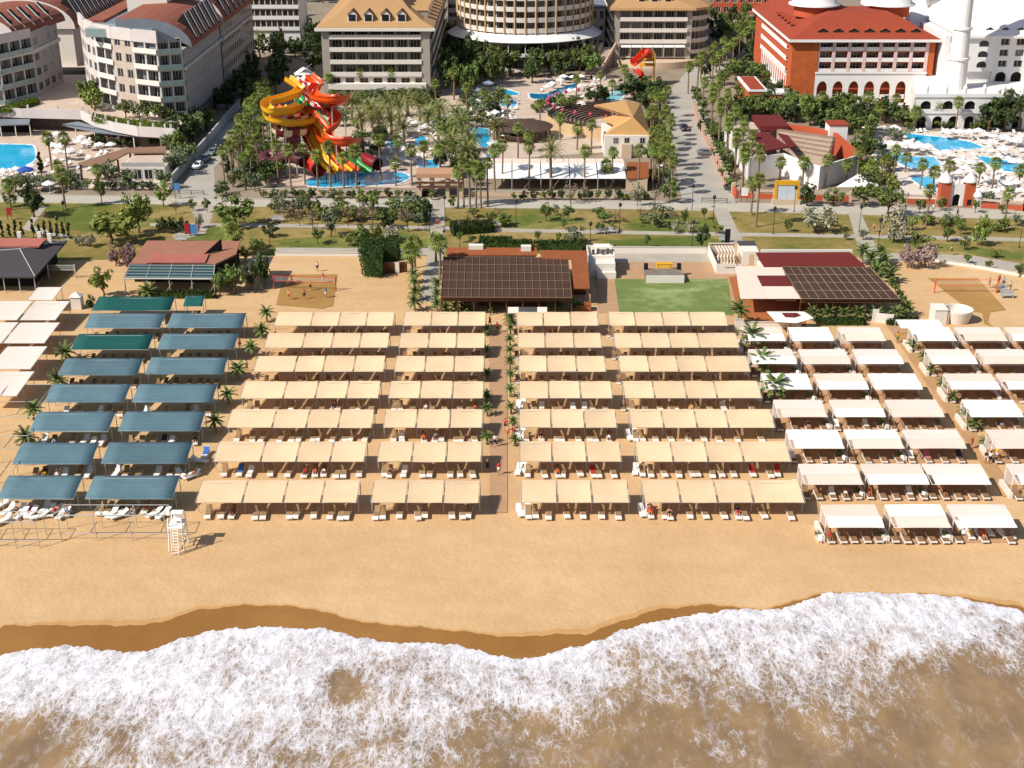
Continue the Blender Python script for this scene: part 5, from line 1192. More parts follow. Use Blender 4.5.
def pool(pts, label, m=None, z=.05):
    POOLS.append(pts)
    w_ = [P(*k) for k in pts]; c = sum(w_, Vector())/len(w_); rt = root('swimming_pool', c, label, 'pool', 'hotel swimming pools')
    # round the outline a little
    o = []
    for i in range(len(w_)):
        a, b2, d2 = w_[i-1], w_[i], w_[(i+1) % len(w_)]
        o += [b2.lerp(a, .28), b2.lerp(a, .08).lerp(b2.lerp(d2, .08), .5), b2.lerp(d2, .28)]
    MB().face([(p.x, p.y, z) for p in o]).build('water', m or m_pool, rt)
    f = MB(); n = len(o)
    for i in range(n):
        a, b2 = o[i], o[(i+1) % n]; d = b2-a
        if d.length > .05: f.box(((a.x+b2.x)/2, (a.y+b2.y)/2, .06), (d.length+.3, .55, .12), math.atan2(d.y, d.x))
    f.build('coping', m_palace, rt)
pool([(-40,146),(0,144),(35,144.7),(37.5,158.7),(26.5,168),(0,173),(-40,176)], 'bright blue pool cut by the picture edge')
pool([(304,180),(330,174),(405,172),(412,178),(398,185),(322,188),(306,186)], 'turquoise splash pool at the foot of the water slides')
pool([(386,141),(400,140),(401,147),(388,148)], 'small blue pool by the white parasols behind the splash pool')
pool([(414,137),(425,136),(428,140),(424,146),(404,148),(403,144),(414,144)], 'kidney shaped blue pool between white parasols and palms')
pool([(441,137),(448,137),(448,146),(441,145)], 'narrow blue pool strip between date palms')
pool([(470,127),(492,129),(490,147),(480,148),(471,135)], 'blue pool channel beside the brown circular roof')
pool([(417,161.5),(441,158.5),(439,169),(418,169.5)], 'blue pool behind the entrance pergola')
pool([(502,88),(520,93),(518,96),(502,95)], 'upper blue pool at the foot of the trees before the round hotel')
pool([(500,100),(518,100),(517,107),(500,107)], 'small square blue pool behind the white parasols')
pool([(528,93),(546,94),(557,89),(575,83),(582,86),(562,94),(546,100),(530,99)], 'winding deep blue pool before the round hotel', m_pool2)
pool([(604,96),(620,89),(627,93),(620,101),(609,104)], 'pale round pool at the foot of the small slide', M('pale_pool_water', '#7cc3cf', .1, .4, .1, .4))
pool([(484,154),(497,154),(497,160),(487,160)], 'deep blue pool corner behind the long white awning', m_pool2)
pool([(903,134),(913,134),(950,138),(972,142),(989,149),(938,151),(930,146),(908,139.5)], 'large blue pool before the white palace')
pool([(881,151),(900,152),(906.5,157),(935,156.5),(943,166),(934,169),(906,168.5)], 'stepped blue pool beside the amphitheatre garden')
pool([(907,177),(935,176.5),(938,186),(937,193),(924,189)], 'lowest blue pool behind the domed gateway')
pool([(974,156.5),(987,156.5),(1024,164),(1060,170),(1040,176),(1004,171.5),(991,167.5)], 'long blue pool running out of the picture before the palace gate')
# ---------------- parasols
m_para = M('parasol_cloth', '#e8e1d8', .04, .5, .85, .1, rand=.05); m_parab = M('blue_parasol', '#33519e', .06, .5); m_parag = M('grey_parasol', '#8d97a5', .06, .5)
def make_parasol():
    rt = root('parasol', (0, 0, 0)); f = MB(); n = 8; f.lathe((0, 0, 0), [(1.55, 2.1), (1.5, 2.28), (.75, 2.62), (0, 2.95)], n); f.build('canopy', m_para, rt); f = MB(); f.tube([(0, 0, 0), (0, 0, 3.05)], .05, 5); f.build('pole', m_plast, rt); f = MB(); f.lathe((0, 0, 0), [(0, .02), (.4, .02), (.4, .12), (0, .12)], 8); f.build('base', m_kerb, rt); return rt
PARA = Proto(make_parasol)
def crop(pts, x0, y0, k): return [(x0+x/k, y0+y/k) for x, y in pts]
PL = crop([(365,270),(405,290),(520,285),(498,312),(555,325),(635,330),(708,335),(460,360),(380,345),(372,385),(345,330),(405,430),(200,465),(60,500),(100,490),(20,505),(160,590),(230,580),(440,385),(310,590)], 0, 90, 6.4)
PC = crop([(30,370),(60,395),(165,410),(170,440),(145,470),(255,418),(295,412),(225,390),(350,385),(398,347),(458,335),(510,320),(375,362),(610,295),(625,245),(660,220),(700,228),(690,268),(750,190),(690,330),(735,325),(800,460),(850,400),(720,520),(140,610),(100,640),(35,340),(585,330)], 380, 60, 6.4)
PE = crop([(590,518),(640,500),(665,480),(720,475),(775,475),(700,570),(745,560),(790,600),(860,590),(780,655),(830,560),(770,530),(660,590),(560,540)], 460, 0, 6.4)
PR = crop([(45,215),(100,215),(148,215),(218,225),(135,320),(200,325),(258,325),(340,345),(425,340),(375,330),(305,320),(545,250),(585,240),(632,245),(685,250),(740,245),(795,255),(845,265),(835,305),(910,285),(960,300),(990,290),(900,360),(870,400),(640,420),(700,430),(660,470),(620,500),(555,440),(600,430),(545,370),(490,380),(960,430),(1000,430),(930,400),(985,560),(930,560),(1010,600),(880,530),(840,620),(760,600),(780,640),(690,480)], 860, 90, 6.24)
for tab, wh in ((PL, 'by the pool under the pink podium'), (PC, 'of the slide pool terraces'), (PE, 'before the round hotel'), (PR, 'round the palace pools')):
    for i, (x, y) in enumerate(sorted(tab)):
        p = P(x, y, 2.5); PARA.put((p.x, p.y, .01), rnd.uniform(0, 1), rnd.uniform(.72, 1.0), 'white parasol %s, %s from the west' % (wh, nth(i+1)), 'parasol', 'white pool parasols')
for (x, y), mm, lb in (((25.5,171), m_parab, 'blue parasol beside the pool cut by the picture edge'), ((488,84), m_parag, 'grey blue parasol in the shade behind the white parasols'), ((479,90), m_parag, 'lower grey blue parasol in the shade by the dark trees')):
    p = P(x, y, 2.5); o = PARA.put((p.x, p.y, .01), 0, 1.25, lb, 'parasol')
    for c in o.children:
        if c.name.startswith('canopy'): c.data = c.data.copy(); c.data.materials[0] = mm
lo_ = MB()
for (x0, x1, y0, y1, n) in ((45,110,138,175,50),(0,40,172,186,25),(385,470,120,165,110),(470,520,90,125,50),(540,610,78,98,40),(880,1024,131,160,190),(940,1024,160,196,110),(875,905,150,195,25)):
    for i in range(n):
        ux, uy = rnd.uniform(x0, x1), rnd.uniform(y0, y1)
        if any(inpoly((ux, uy+d_), q_) for q_ in POOLS for d_ in (-1.5, 1.5)): continue
        p = P(ux, uy); a = rnd.choice([0, 0, .4, -.5, 1.5]); lo_.m(rnd.choice([0, 0, 0, 1])); lo_.box((p.x, p.y, .35), (.65, 1.3, .1), a); lo_.box((p.x-math.sin(a)*.8, p.y+math.cos(a)*.8, .58), (.65, .7, .1), a, R(35))
tag(lo_.build('pool_loungers', [m_plast, m_awp]), 'white and pinkish loungers crowding the hotel pool decks', 'pool loungers', None, 'stuff')
# ---------------- water slides
def cat(pts, k=6):
    pts = [Vector(p) for p in pts]; o = []
    for i in range(len(pts)-1):
        a, b2, c, d = pts[max(i-1, 0)], pts[i], pts[i+1], pts[min(i+2, len(pts)-1)]
        for j in range(k): t = j/k; o.append(.5*((2*b2)+(c-a)*t+(2*a-5*b2+4*c-d)*t*t+(3*b2-a-3*c+d)*t**3))
    return o+[pts[-1]]
def flume(rt, pts, r, m, name='flume', rise=1.25, alt=None):
    r *= .82
    c = cat(pts); n = 9; f = MB(); vs = []
    for i, p in enumerate(c):
        t = (c[min(i+1, len(c)-1)]-c[max(i-1, 0)]).normalized(); s_ = t.cross(Vector((0, 0, 1)))
        s_ = s_.normalized() if s_.length > .05 else Vector((1, 0, 0)); u = s_.cross(t)
        for rr_ in (r, r-.12):
            for j in range(n): a = math.pi*(-.08+1.16*j/(n-1)); vs.append(p-s_*math.cos(a)*rr_*1.05-u*math.sin(a)*rr_*rise+u*r*.6)
    N = 2*n
    for i in range(len(c)-1):
        f.m(1 if alt and (i//3) % 2 else 0); a, b2 = i*N, (i+1)*N
        f.mesh([], []); base = 0
        for j in range(n-1):
            f.f.append([a+j, b2+j, b2+j+1, a+j+1]); f.mi.append(f.cur); f.f.append([a+n+j+1, b2+n+j+1, b2+n+j, a+n+j]); f.mi.append(f.cur)
        for j in (0, n-1): f.f.append([a+j, a+n+j, b2+n+j, b2+j]); f.mi.append(f.cur)
    f.v = [tuple(v) for v in vs]; return f.build(name, [m, alt] if alt else m, rt, smooth=True)
S = lambda L: [PD(250+x/6.4, 70+y/6.4, D) for x, y, D in L]
mp = lambda n, h: M(n, h, .04, .5, .35, .5)
m_sy, m_so, m_sr, m_sg, m_scr, m_smar, m_sred = mp('slide_yellow', '#e6aa20'), mp('slide_orange', '#e2521a'), mp('slide_red', '#b81f14'), mp('slide_green', '#1d8a3a'), mp('slide_cream', '#e3c9a4'), mp('slide_maroon', '#6a1a1c'), mp('slide_redtube', '#c4281c')
def slide(label, name='water_slide'): return root(name, (PD(300, 180, 305).x, 305, 0), label, 'water slide', 'the big slide tower')
rt = slide('yellow spiral water slide looping down from the tower top')
flume(rt, S([(235,60,313),(290,95,312),(325,125,311),(290,160,309),(200,190,306),(120,212,303),(100,245,299),(150,272,297),(240,268,300),(310,240,306),(330,215,309)]), 1.35, m_sy)
flume(rt, S([(110,285,300),(130,315,298),(200,335,297),(290,350,299),(370,335,303),(410,325,306)]), 1.3, m_sy)
flume(rt, S([(375,395,303),(395,450,301),(430,530,299),(480,600,297),(535,655,295)]), 1.5, m_sy)
rt = slide('upper orange water slide with a wide hook ending over the palms')
flume(rt, S([(370,45,313),(420,85,312),(425,115,311),(400,150,309),(425,182,306),(500,195,303),(570,190,303),(605,180,306),(590,200,310),(520,215,313)]), 1.5, m_so)
rt = slide('lower orange water slide snaking to a wide hooked run-out')
flume(rt, S([(440,260,312),(500,275,311),(545,310,309),(540,350,306),(490,390,304),(450,425,302),(480,455,300),(550,468,299),(620,466,299),(680,460,302)]), 1.6, m_so)
flume(rt, S([(440,275,311),(470,265,312),(530,275,314)]), 1.3, m_smar, 'dark_flume')
rt = slide('green straight water slide dropping towards the splash pool')
flume(rt, S([(305,175,313),(345,230,311),(430,310,307),(485,370,304)]), 1.2, m_sg); flume(rt, S([(610,520,301),(660,575,299),(715,620,297),(760,650,295.5)]), 1.3, m_sg)
rt = slide('cream and maroon banded water slide curving round the tower')
flume(rt, S([(450,262,311),(410,282,309),(350,310,306),(260,335,302),(195,365,299),(170,392,297),(215,412,296),(300,405,298),(365,400,301)]), 1.35, m_scr, alt=m_smar)
for k in range(3): f = MB(); a, c = S([(240,400+k*33,298), (315,400+k*33,299)]); f.tube([a, c], 1.5, 10); f.build('barrel', m_smar, rt)
rt = slide('red and white checked body slide at the top of the tower')
flume(rt, S([(315,50,313),(350,90,312),(375,135,311),(370,180,310),(400,215,309),(445,238,308)]), 1.2, mp('slide_white', '#e6dcd4'), alt=m_sred)
rt = slide('wide wavy racing slide with orange and yellow lanes')
ctr = S([(250,235,310),(300,268,308),(340,300,306),(390,360,304),(420,400,303),(455,480,301),(520,575,299),(600,650,295.5)])
for k in range(5):
    off = (k-2)*1.5; flume(rt, [p+Vector((off, 0, .12*math.sin(i*3))) for i, p in enumerate(ctr)], .85, m_so if k % 2 == 0 else m_sy, 'lane', 1.0)
def tubeslide(label, L, m, r=1.3):
    rt = slide(label); f = MB(); f.tube(cat(S(L)), r, 12, False); f.build('tube', m, rt, smooth=True)
    p = S(L)[-1]; q = S(L)[-2]; t = (p-q).normalized(); f = MB(); f.tube([p-t*.3, p+t*.15], r+.2, 12, False); f.build('rim', m_blackm, rt)
tubeslide('maroon closed tube slide winding low behind the front palms', [(330,535,304),(250,550,303),(160,590,302),(100,595,302),(85,565,304),(130,545,306),(220,552,304),(300,565,300),(350,590,298)], M('tube_maroon', '#5a2b31', .1, .5, .4, .4), 1.35)
tubeslide('red tube slide mouth opening at the splash pool', [(350,570,301),(395,600,299),(440,635,296.5)], m_sred, 1.7)
tubeslide('dark red tube slide mouth beyond the green slide', [(730,560,300),(770,585,298),(815,605,296.5)], M('tube_darkred', '#7d1a22', .1, .5, .4, .4), 1.35)
rt = root('slide_tower', (PD(305, 150, 313).x, 313, 0), 'grey steel slide tower with stairs and a white canopy top', 'tower')
tx = PD(303, 80, 314).x
for dx in (-2.2, 2.2):
    for dy in (0, 4): pole(rt, (tx+dx, 314+dy), 20.6, .14, m_steel, 'leg')
f = MB()
for z in range(2, 22, 3):
    f.box((tx, 316, z), (4.6, 4.2, .12)); f.mesh([V(tx-2.1, 314.2, z), V(tx-2.1, 315.3, z), V(tx+2.1, 315.3, z+3), V(tx+2.1, 314.2, z+3)], [(0,1,2,3)])
f.build('stairs', m_steel, rt)
f = MB(); f.lathe((tx, 316, 20.6), [(2.4, 0), (1.6, .5), (.8, 1.1), (0, 1.5)], 8); f.build('canopy', m_palace, rt)
for x, y0, y1, D in ((345,150,600,309),(520,225,560,304),(605,310,620,302),(550,470,660,297),(215,400,650,300),(150,280,640,299),(120,230,600,303),(440,240,560,308),(640,470,640,300),(470,400,600,303),(280,340,640,300)):
    a = PD(250+x/6.4, 70+y0/6.4, D); f = MB(); f.tube([(a.x, a.y+.6, 0), (a.x, a.y+.6, a.z-.6)], .16, 6); f.build('support_pole', m_steel, rt)
# small slide before the orange roofed hotel
rt = root('water_slide', (PD(640, 85, 405).x, 405, 0), 'small twisting red water slide before the curved hotel terrace', 'water slide')
S2 = lambda L: [PD(590+x/5.69, y/5.69, D) for x, y, D in L]
flume(rt, S2([(320,295,410),(300,320,408),(275,345,405),(250,362,403)]), 1.5, m_so); flume(rt, S2([(255,400,408),(285,425,405),(300,455,402),(270,475,400),(215,482,402)]), 1.0, m_sred); flume(rt, S2([(280,470,402),(310,500,400),(325,545,398),(320,585,396)]), 1.2, m_sred)
a = S2([(330,310,411)])[0]; f = MB()
for dx in (-2, 2):
    for dy in (-2, 2): f.tube([(a.x+dx, a.y+dy, 0), (a.x+dx, a.y+dy, a.z+.6)], .16, 5)
for z in (a.z-3, a.z-1.6): f.box((a.x, a.y, z), (4.2, 4.2, .15))
f.build('tower_frame', m_yellow, rt); f = MB(); f.lathe((a.x, a.y, a.z+.6), [(1.3, -1.5), (1.5, 0), (1.0, .9), (0, 1.3)], 12); f.build('cabin', m_sred, rt)
# ---------------- amphitheatres
cA = P(614, 124); rt = root('amphitheatre', cA, 'semicircular amphitheatre with dark benches and an orange stage roof', 'amphitheatre')
m_bench = M('dark_bench_wood', '#4a342a', .12, .8); m_tread = M('bench_tread', '#b09a88', .1, .5)
for k in range(9):
    r0 = 7.5+k*1.12; z = .4+k*.2
    f = MB(); f.lathe((cA.x, cA.y, 0), [(r0, 0), (r0, z), (r0+1.1, z)], 36, R(88), R(272)); f.build('tier', m_tread, rt); f = MB(); f.lathe((cA.x, cA.y, z), [(r0+.35, .003), (r0+.35, .36), (r0+.7, .36), (r0+.7, .003)], 36, R(90), R(270)); f.build('bench', m_bench, rt)
f = MB(); f.lathe((cA.x, cA.y, 0), [(17.7, 0), (17.7, 2.8), (18.1, 2.8), (18.1, 0)], 36, R(150), R(275)); f.build('outer_wall', M('orange_wall', '#c2a47c', .06, .4), rt)
for i in range(11):
    a = R(120+i*14); p = (cA.x+17.9*math.cos(a), cA.y+17.9*math.sin(a)); f = MB(); f.tube([(p[0], p[1], 2.0), (p[0], p[1], 5.6)], .07, 5); lp = f.build('lamp_post', m_steeld, rt); f = MB(); f.lathe((p[0], p[1], 5.6), [(0, -.1), (.45, .2), (.5, .6), (.2, 1), (0, 1)], 8); f.build('lantern', M('pink_lantern', '#b2435a', .1, 1), lp)
rt = root('stage_house', P(628, 158), 'cream stage house under a swooping orange roof beside the concrete road', 'stage house')
bx0, bx1 = P(604, 156).x, P(648, 156).x; by = P(625, 157).y
f = MB(); f.bx(bx0, bx1, by, by+14, 0, 5.2); f.build('wall', m_wallw, rt)
for i, u in enumerate((.25, .5, .85)): window(rt, V(lerp(bx0, bx1, u), by-.02, 4.0), V(1,0,0), V(0,-1,0), 1.2, 1.4)
f = MB(); f.bx(lerp(bx0, bx1, .38), lerp(bx0, bx1, .6), by-1.5, by-.02, .02, 3.4); f.build('porch', m_wallb, rt)
ZR = 6.2; r1 = [P(594,105,8.2), P(625,100,8.5), P(640.5,103,6.6), P(651.5,136,5.0), P(603,135.5,5.0), P(614.5,124.5,7.4), P(602,118.5,6.2), P(621.5,113,8.0)]
f = MB(); top = r1; pk = P(633, 117, 9.3); f.mesh(top+[pk], [(0,1,8),(1,2,8),(2,3,8),(3,4,8),(4,5,8),(5,6,8),(6,7,8),(7,0,8)]); f.mesh([v-V(0,0,.35) for v in top]+[pk-V(0,0,.35)]+top, [(1,0,8),(2,1,8),(3,2,8),(4,3,8),(5,4,8),(6,5,8),(7,6,8),(0,7,8)]+[(i, (i+1) % 8, 9+(i+1) % 8, 9+i) for i in range(8)]); f.build('roof', M('swoop_roof', '#c0945f', .07, .4, .85, .12), rt)
# low brown round roof west of it
p = P(520, 137); rt = root('pavilion', p, 'low brown conical roofed round bar between the pools and the amphitheatre', 'pavilion'); f = MB(); f.lathe((p.x, p.y, 0), [(8.3, 2.7), (8.5, 2.9), (4, 3.9), (0, 4.4)], 26); f.build('roof', M('brown_thatch', '#54443a', .2, .8, .9, .1, bump=.3), rt); f = MB()
for i in range(12): a = i*R(30); f = MB(); f.tube([(p.x+7.6*math.cos(a), p.y+7.6*math.sin(a), 0), (p.x+7.6*math.cos(a), p.y+7.6*math.sin(a), 2.8)], .15, 6); f.build('post', m_wood, rt)
f = MB(); f.lathe((p.x, p.y, 0), [(4.4, 0), (4.4, 1.1), (3.8, 1.1)], 20); f.build('counter', m_wallb, rt)
# right amphitheatre
rt = root('amphitheatre', P(790, 165), 'walled amphitheatre with striped benches and a dark red stage roof', 'amphitheatre')
ZT = 5.2; W_ = [P(x, y, ZT) for x, y in ((726,123),(776.5,122.5),(812,127),(837,133),(861,154),(820,166),(805,161.5),(784,153),(749,157))]
for i, a in enumerate(W_):
    c = W_[(i+1) % 9]; f = MB(); walls(f, [a, c], ZT-.01*i, .4); f.build('wall', m_palace if i not in (1, 2, 3) else m_brickb, rt)
MB().prism([(W_[0].x+.3, W_[0].y-.3), (W_[1].x-.3, W_[1].y-.3), (P(756,150,5.4).x, P(756,150,4.8).y), (W_[8].x+.3, W_[8].y+.3)], 0, 4.8).build('flat_roof', m_terr, rt)
MB().prism([(P(756,150,5.3).x, P(756,150,5.3).y), (P(785,150.5,5.3).x, P(785,150.5,5.3).y+.5), (W_[7].x, W_[7].y+.4), (W_[8].x+.4, W_[8].y+.4)], 0, 4.7).build('flat_roof', m_terr, rt)
f = MB(); q = [P(751,132,6.8), P(766,131.5,6.8), P(789,146.5,6.3), P(764,151,6.3)]; MB().sheet(q, .3).build('stage_roof', m_dred, rt); q = [P(778,133,6.6), P(788,135,6.4), P(797,146,6.1), P(790,147.5,6.2)]; MB().sheet(q, .3).build('stage_roof', m_dred, rt)
f = MB(); f.bx(P(757,150).x, P(786,150).x, P(770,152).y, P(770,140).y, 5.2, 6.4); f.build('stage_block', m_dred, rt)
tl, tr, bl, br = P(778,131,5.5), P(834,139,5.5), P(790,152,2.6), P(828,160,2.6)
for k in range(10):
    t = k/9; a, c = tl.lerp(bl, t), tr.lerp(br, t); f = MB(); d = c-a; f.box(((a.x+c.x)/2, (a.y+c.y)/2, a.z/2+.2), (d.length, 1.5, a.z+.4), math.atan2(d.y, d.x)); f.build('bench', m_tread if k % 2 else M('bench_tread_dark', '#8d7565', .12, .5), rt)
p = P(836, 153); f = MB(); f.box((p.x, p.y+2, 3.4), (4.4, 5, 6.8)); f.build('control_tower', m_palace, rt); f = MB(); f.box((p.x, p.y+2, 6.96), (4.8, 5.4, .3)); f.build('tower_roof', m_rhroof, rt)
rt = root('tent', P(857, 188), 'white pitched tent roof at the foot of the walled amphitheatre', 'tent'); q = Q([(858,174),(878,187),(836,187)], [4.2,2.4,2.4]); q2 = P(880,180,2.4); MB().mesh([q[0], q[1], q[2], q2], [(0,2,1),(0,1,3),(1,2,3),(0,3,2)]).build('roof', m_white, rt)
for k in (q[1], q[2]): pole(rt, (k.x, k.y+.2), 2.4, .08, m_steel)
# ---------------- long white awning, entrance pergola, gateway, billboard, walls along the promenade
rt = root('awning_hall', P(560, 189), 'long white awning restaurant with drop curtain along the promenade', 'restaurant')
za, zb_, zc_ = P(485,158.5,4.6), P(485,163,4.5), P(485,178.5,2.7); xs_ = [P(x, 178.5, 2.7).x for x in (485,512,541,570,598,626.5)]
for a, c in zip(xs_, xs_[1:]):
    MB().sheet([V(a+.05, za.y, 4.6), V(c-.05, za.y, 4.6), V(c-.05, zb_.y, 4.5), V(a+.05, zb_.y, 4.5)], .08).build('roof_panel', m_pink, rt)
    f = MB(); f.sheet([V(a+.1, zb_.y-.03, 4.45), V(c-.1, zb_.y-.03, 4.45), V(c-.1, zc_.y, 2.7), V(a+.1, zc_.y, 2.7)], .06); f.build('awning', m_palace, rt)
for a in xs_: pole(rt, (a, zc_.y+.1), 2.7, .09, m_steel); pole(rt, (a, za.y), 4.5, .09, m_steel)
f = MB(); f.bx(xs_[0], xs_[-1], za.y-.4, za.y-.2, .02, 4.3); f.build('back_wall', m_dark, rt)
rt = root('lean_to', P(636, 190), 'brown tiled lean-to roof at the end of the long white awning', 'shelter'); q = Q([(626.8,162),(649,162),(648.5,178),(626.8,178.5)], [4.4,4.4,3,3]); MB().sheet(q, .2).build('roof', m_tile, rt); f = MB(); f.bx(q[3].x+.2, q[2].x-.2, q[3].y+.4, q[0].y-.3, .02, 2.9); f.build('wall', m_wallb, rt)
a_, c_ = P(417, 198), P(463, 198); rt = root('entrance_pergola', (a_+c_)/2, 'brown and cream entrance pergola over the path from the promenade', 'pergola')
for i, t in enumerate((0, .3, .68, 1)):
    for dy in (0, 4): f = MB(); x = lerp(a_.x+.5, c_.x-.5, t); f.box((x, a_.y+.6+dy, 2.2), (.8, .6, 4.4)); f.build('pillar', m_wallb, rt)
f = MB(); f.bx(a_.x-.2, c_.x+.2, a_.y, a_.y+5.6, 4.41, 5.3); f.build('roof_beam', M('salmon_beam', '#b58a6a', .08, .6), rt)
for k in range(2): f = MB(); f.bx(a_.x, c_.x, a_.y-.2, a_.y+.1, 3.2-k*.9, 3.6-k*.9); f.build('slat_rail', m_wood, rt)
f = MB(); f.bx(a_.x+1, lerp(a_.x, c_.x, .3), a_.y+1, a_.y+4, .03, 1.1); f.build('desk', m_dark, rt)
p0 = P(955, 207); rt = root('gateway', p0, 'white arched gateway between two orange towers with white domed caps', 'gateway')
m_ot = m_brickb
for px in (943, 967.5):
    x = P(px, 206).x; f = MB(); f.box((x, p0.y+1.2, 2.6), (2.1, 2.2, 5.2)); f.build('tower', m_ot, rt); f = MB(); f.lathe((x, p0.y+1.2, 5.2), [(1.5, 0), (1.5, .25), (1.15, .9), (.75, 1.3), (.4, 1.8), (.1, 2.1), (.05, 2.7)], 14); f.build('dome_cap', m_palace, rt)
    f = MB(); f.box((x, p0.y+.08, 1.0), (.9, .04, 1.2)); f.build('niche', m_dark, rt)
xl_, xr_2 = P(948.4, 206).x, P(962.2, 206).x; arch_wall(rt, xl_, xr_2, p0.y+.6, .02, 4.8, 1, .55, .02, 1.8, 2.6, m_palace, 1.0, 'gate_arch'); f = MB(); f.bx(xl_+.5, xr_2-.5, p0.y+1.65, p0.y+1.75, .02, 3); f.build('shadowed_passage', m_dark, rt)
for i in range(3): f = MB(); f.lathe((lerp(xl_, xr_2, (i+.5)/3), p0.y+1, 4.8), [(.35, 0), (.3, .5), (0, 1.2)], 8); f.build('finial', m_palace, rt)
p0 = P(975.5, 208); rt = root('gate_kiosk', p0, 'small white domed kiosk beside the orange gate tower', 'kiosk'); f = MB(); f.box((p0.x+.4, p0.y+.7, 1.2), (1.4, 1.3, 2.4)); f.build('body', m_palace, rt); f = MB(); f.lathe((p0.x+.4, p0.y+.7, 2.4), [(1, 0), (.9, .3), (.6, .8), (0, 1.3)], 12); f.build('dome', m_palace, rt)
def pfence(pts, label):
    w_ = [P(*k) for k in pts]; rt = root('boundary_wall', w_[0].lerp(w_[-1], .5), label, 'wall'); f = MB(); walls(f, w_, 1.1, .35, .02); f.build('base_wall', m_brickb, rt)
    f = MB(); walls(f, w_, 2.0, .1, 1.5); f.build('railing', m_terr, rt)
    for a, c in zip(w_, w_[1:]):
        n = max(1, round((c-a).length/5))
        for i in range(n+1): p = a.lerp(c, i/n); f = MB(); f.box((p.x, p.y, 1.1), (.6, .6, 2.3)); f.build('pillar', m_terr, rt)
pfence([(978,207.5),(1024,211),(1080,215)], 'orange based wall with pale railing east of the domed gateway'); pfence([(905,203.5),(936,204.5)], 'orange based wall with pale railing west of the domed gateway'); pfence([(798,199.5),(850,201.5)], 'orange based wall with pale railing between billboard and shrubs'); pfence([(738,197.5),(774,199)], 'orange based wall with pale railing at the corner of the road')
w_ = [P(*k) for k in ((694,110),(699,125),(708,145),(718,168),(727,187),(736,198))]; rt = root('boundary_wall', w_[3], 'orange wall with pale caps rising along the concrete road', 'wall'); f = MB(); walls(f, w_, 1.9, .4, .02); f.build('base_wall', m_brickb, rt)
for a, c in zip(w_, w_[1:]):
    n = max(2, round((c-a).length/3.5))
    for i in range(n): p = a.lerp(c, i/n); f = MB(); f.box((p.x, p.y, 1.3), (.8, .8, 2.6)); f.build('pillar', m_terr, rt)
p0 = P(786, 205); rt = root('billboard', p0, 'large yellow framed billboard with a faded pale map at the road corner', 'billboard'); hw = 2.5
f = MB(); f.box((p0.x, p0.y+.4, .6), (6.0, .9, 1.15)); f.build('base', m_wallb, rt)
f = MB(); f.bx(p0.x-2.6, p0.x-2.1, p0.y+.1, p0.y+.6, 1.18, 5.2); f.bx(p0.x+2.1, p0.x+2.6, p0.y+.1, p0.y+.6, 1.18, 5.2); f.bx(p0.x-2.09, p0.x+2.09, p0.y+.1, p0.y+.6, 4.3, 5.2); f.build('frame', m_yellow, rt)
f = MB(); f.bx(p0.x-2.08, p0.x+2.08, p0.y+.25, p0.y+.4, 1.2, 4.28); f.build('map_panel', M('faded_map', '#c3c9cd', .12, .5), rt)
f = MB(); f.bx(p0.x-.02, p0.x+.04, p0.y+.23, p0.y+.25, 1.3, 4.2); f.build('panel_joint', m_steel, rt)
# promenade wall in front of the central hotel gardens and the left ones
lowwall([(262,193),(330,194.5),(415,196)], 1.0, 'low garden wall below the splash pool, along the promenade', m_wallb)
lowwall([(470,196),(560,197),(650,199)], 1.1, 'low garden wall with shrubs below the long awning', m_wallb)
lowwall([(75,186),(110,187),(172,189)], 1.2, 'low white wall along the promenade below the brown roofed restaurant')
lowwall([(172,185),(190,165),(212,140),(225,124),(240,108),(258,88)], 2.2, 'pale blue grey wall along the parked cars', M('blue_grey_wall', '#aeb2b8', .06, .3))
p0 = P(120, 183); rt = root('restaurant', p0, 'brown roofed terrace restaurant behind the promenade wall', 'restaurant')
q = [P(x, y, 4.2) for x, y in ((78,163),(125,148),(166,146),(166,152),(128,152.5),(115.6,159),(94,166.5))]; MB().sheet(q, .3).build('roof', M('brown_roof', '#8a6a54', .1, .4), rt)
for k in (q[0], q[6], q[5], q[4]): pole(rt, (k.x+.3, k.y+.5), 3.9, .25, m_wood)
a_, c_ = P(122, 182), P(166, 182); f = MB(); f.bx(a_.x, c_.x, a_.y, a_.y+13, .02, 3.4); f.build('wall', m_wallw, rt); f = MB(); walls(f, [(a_.x+.2, a_.y+.2), (c_.x, a_.y+.2)], 4.4, .1, 3.42); f.build('railing', m_steel, rt); f = MB(); f.bx(a_.x+.3, c_.x-.3, a_.y+.4, a_.y+12.5, 3.41, 3.45); f.build('roof_terrace', m_terr, rt)
for i in range(4): window(rt, V(lerp(a_.x, c_.x, (i+.5)/4), a_.y-.03, 1.8), V(1,0,0), V(0,-1,0), 1.8, 2.2, glass=m_glass)
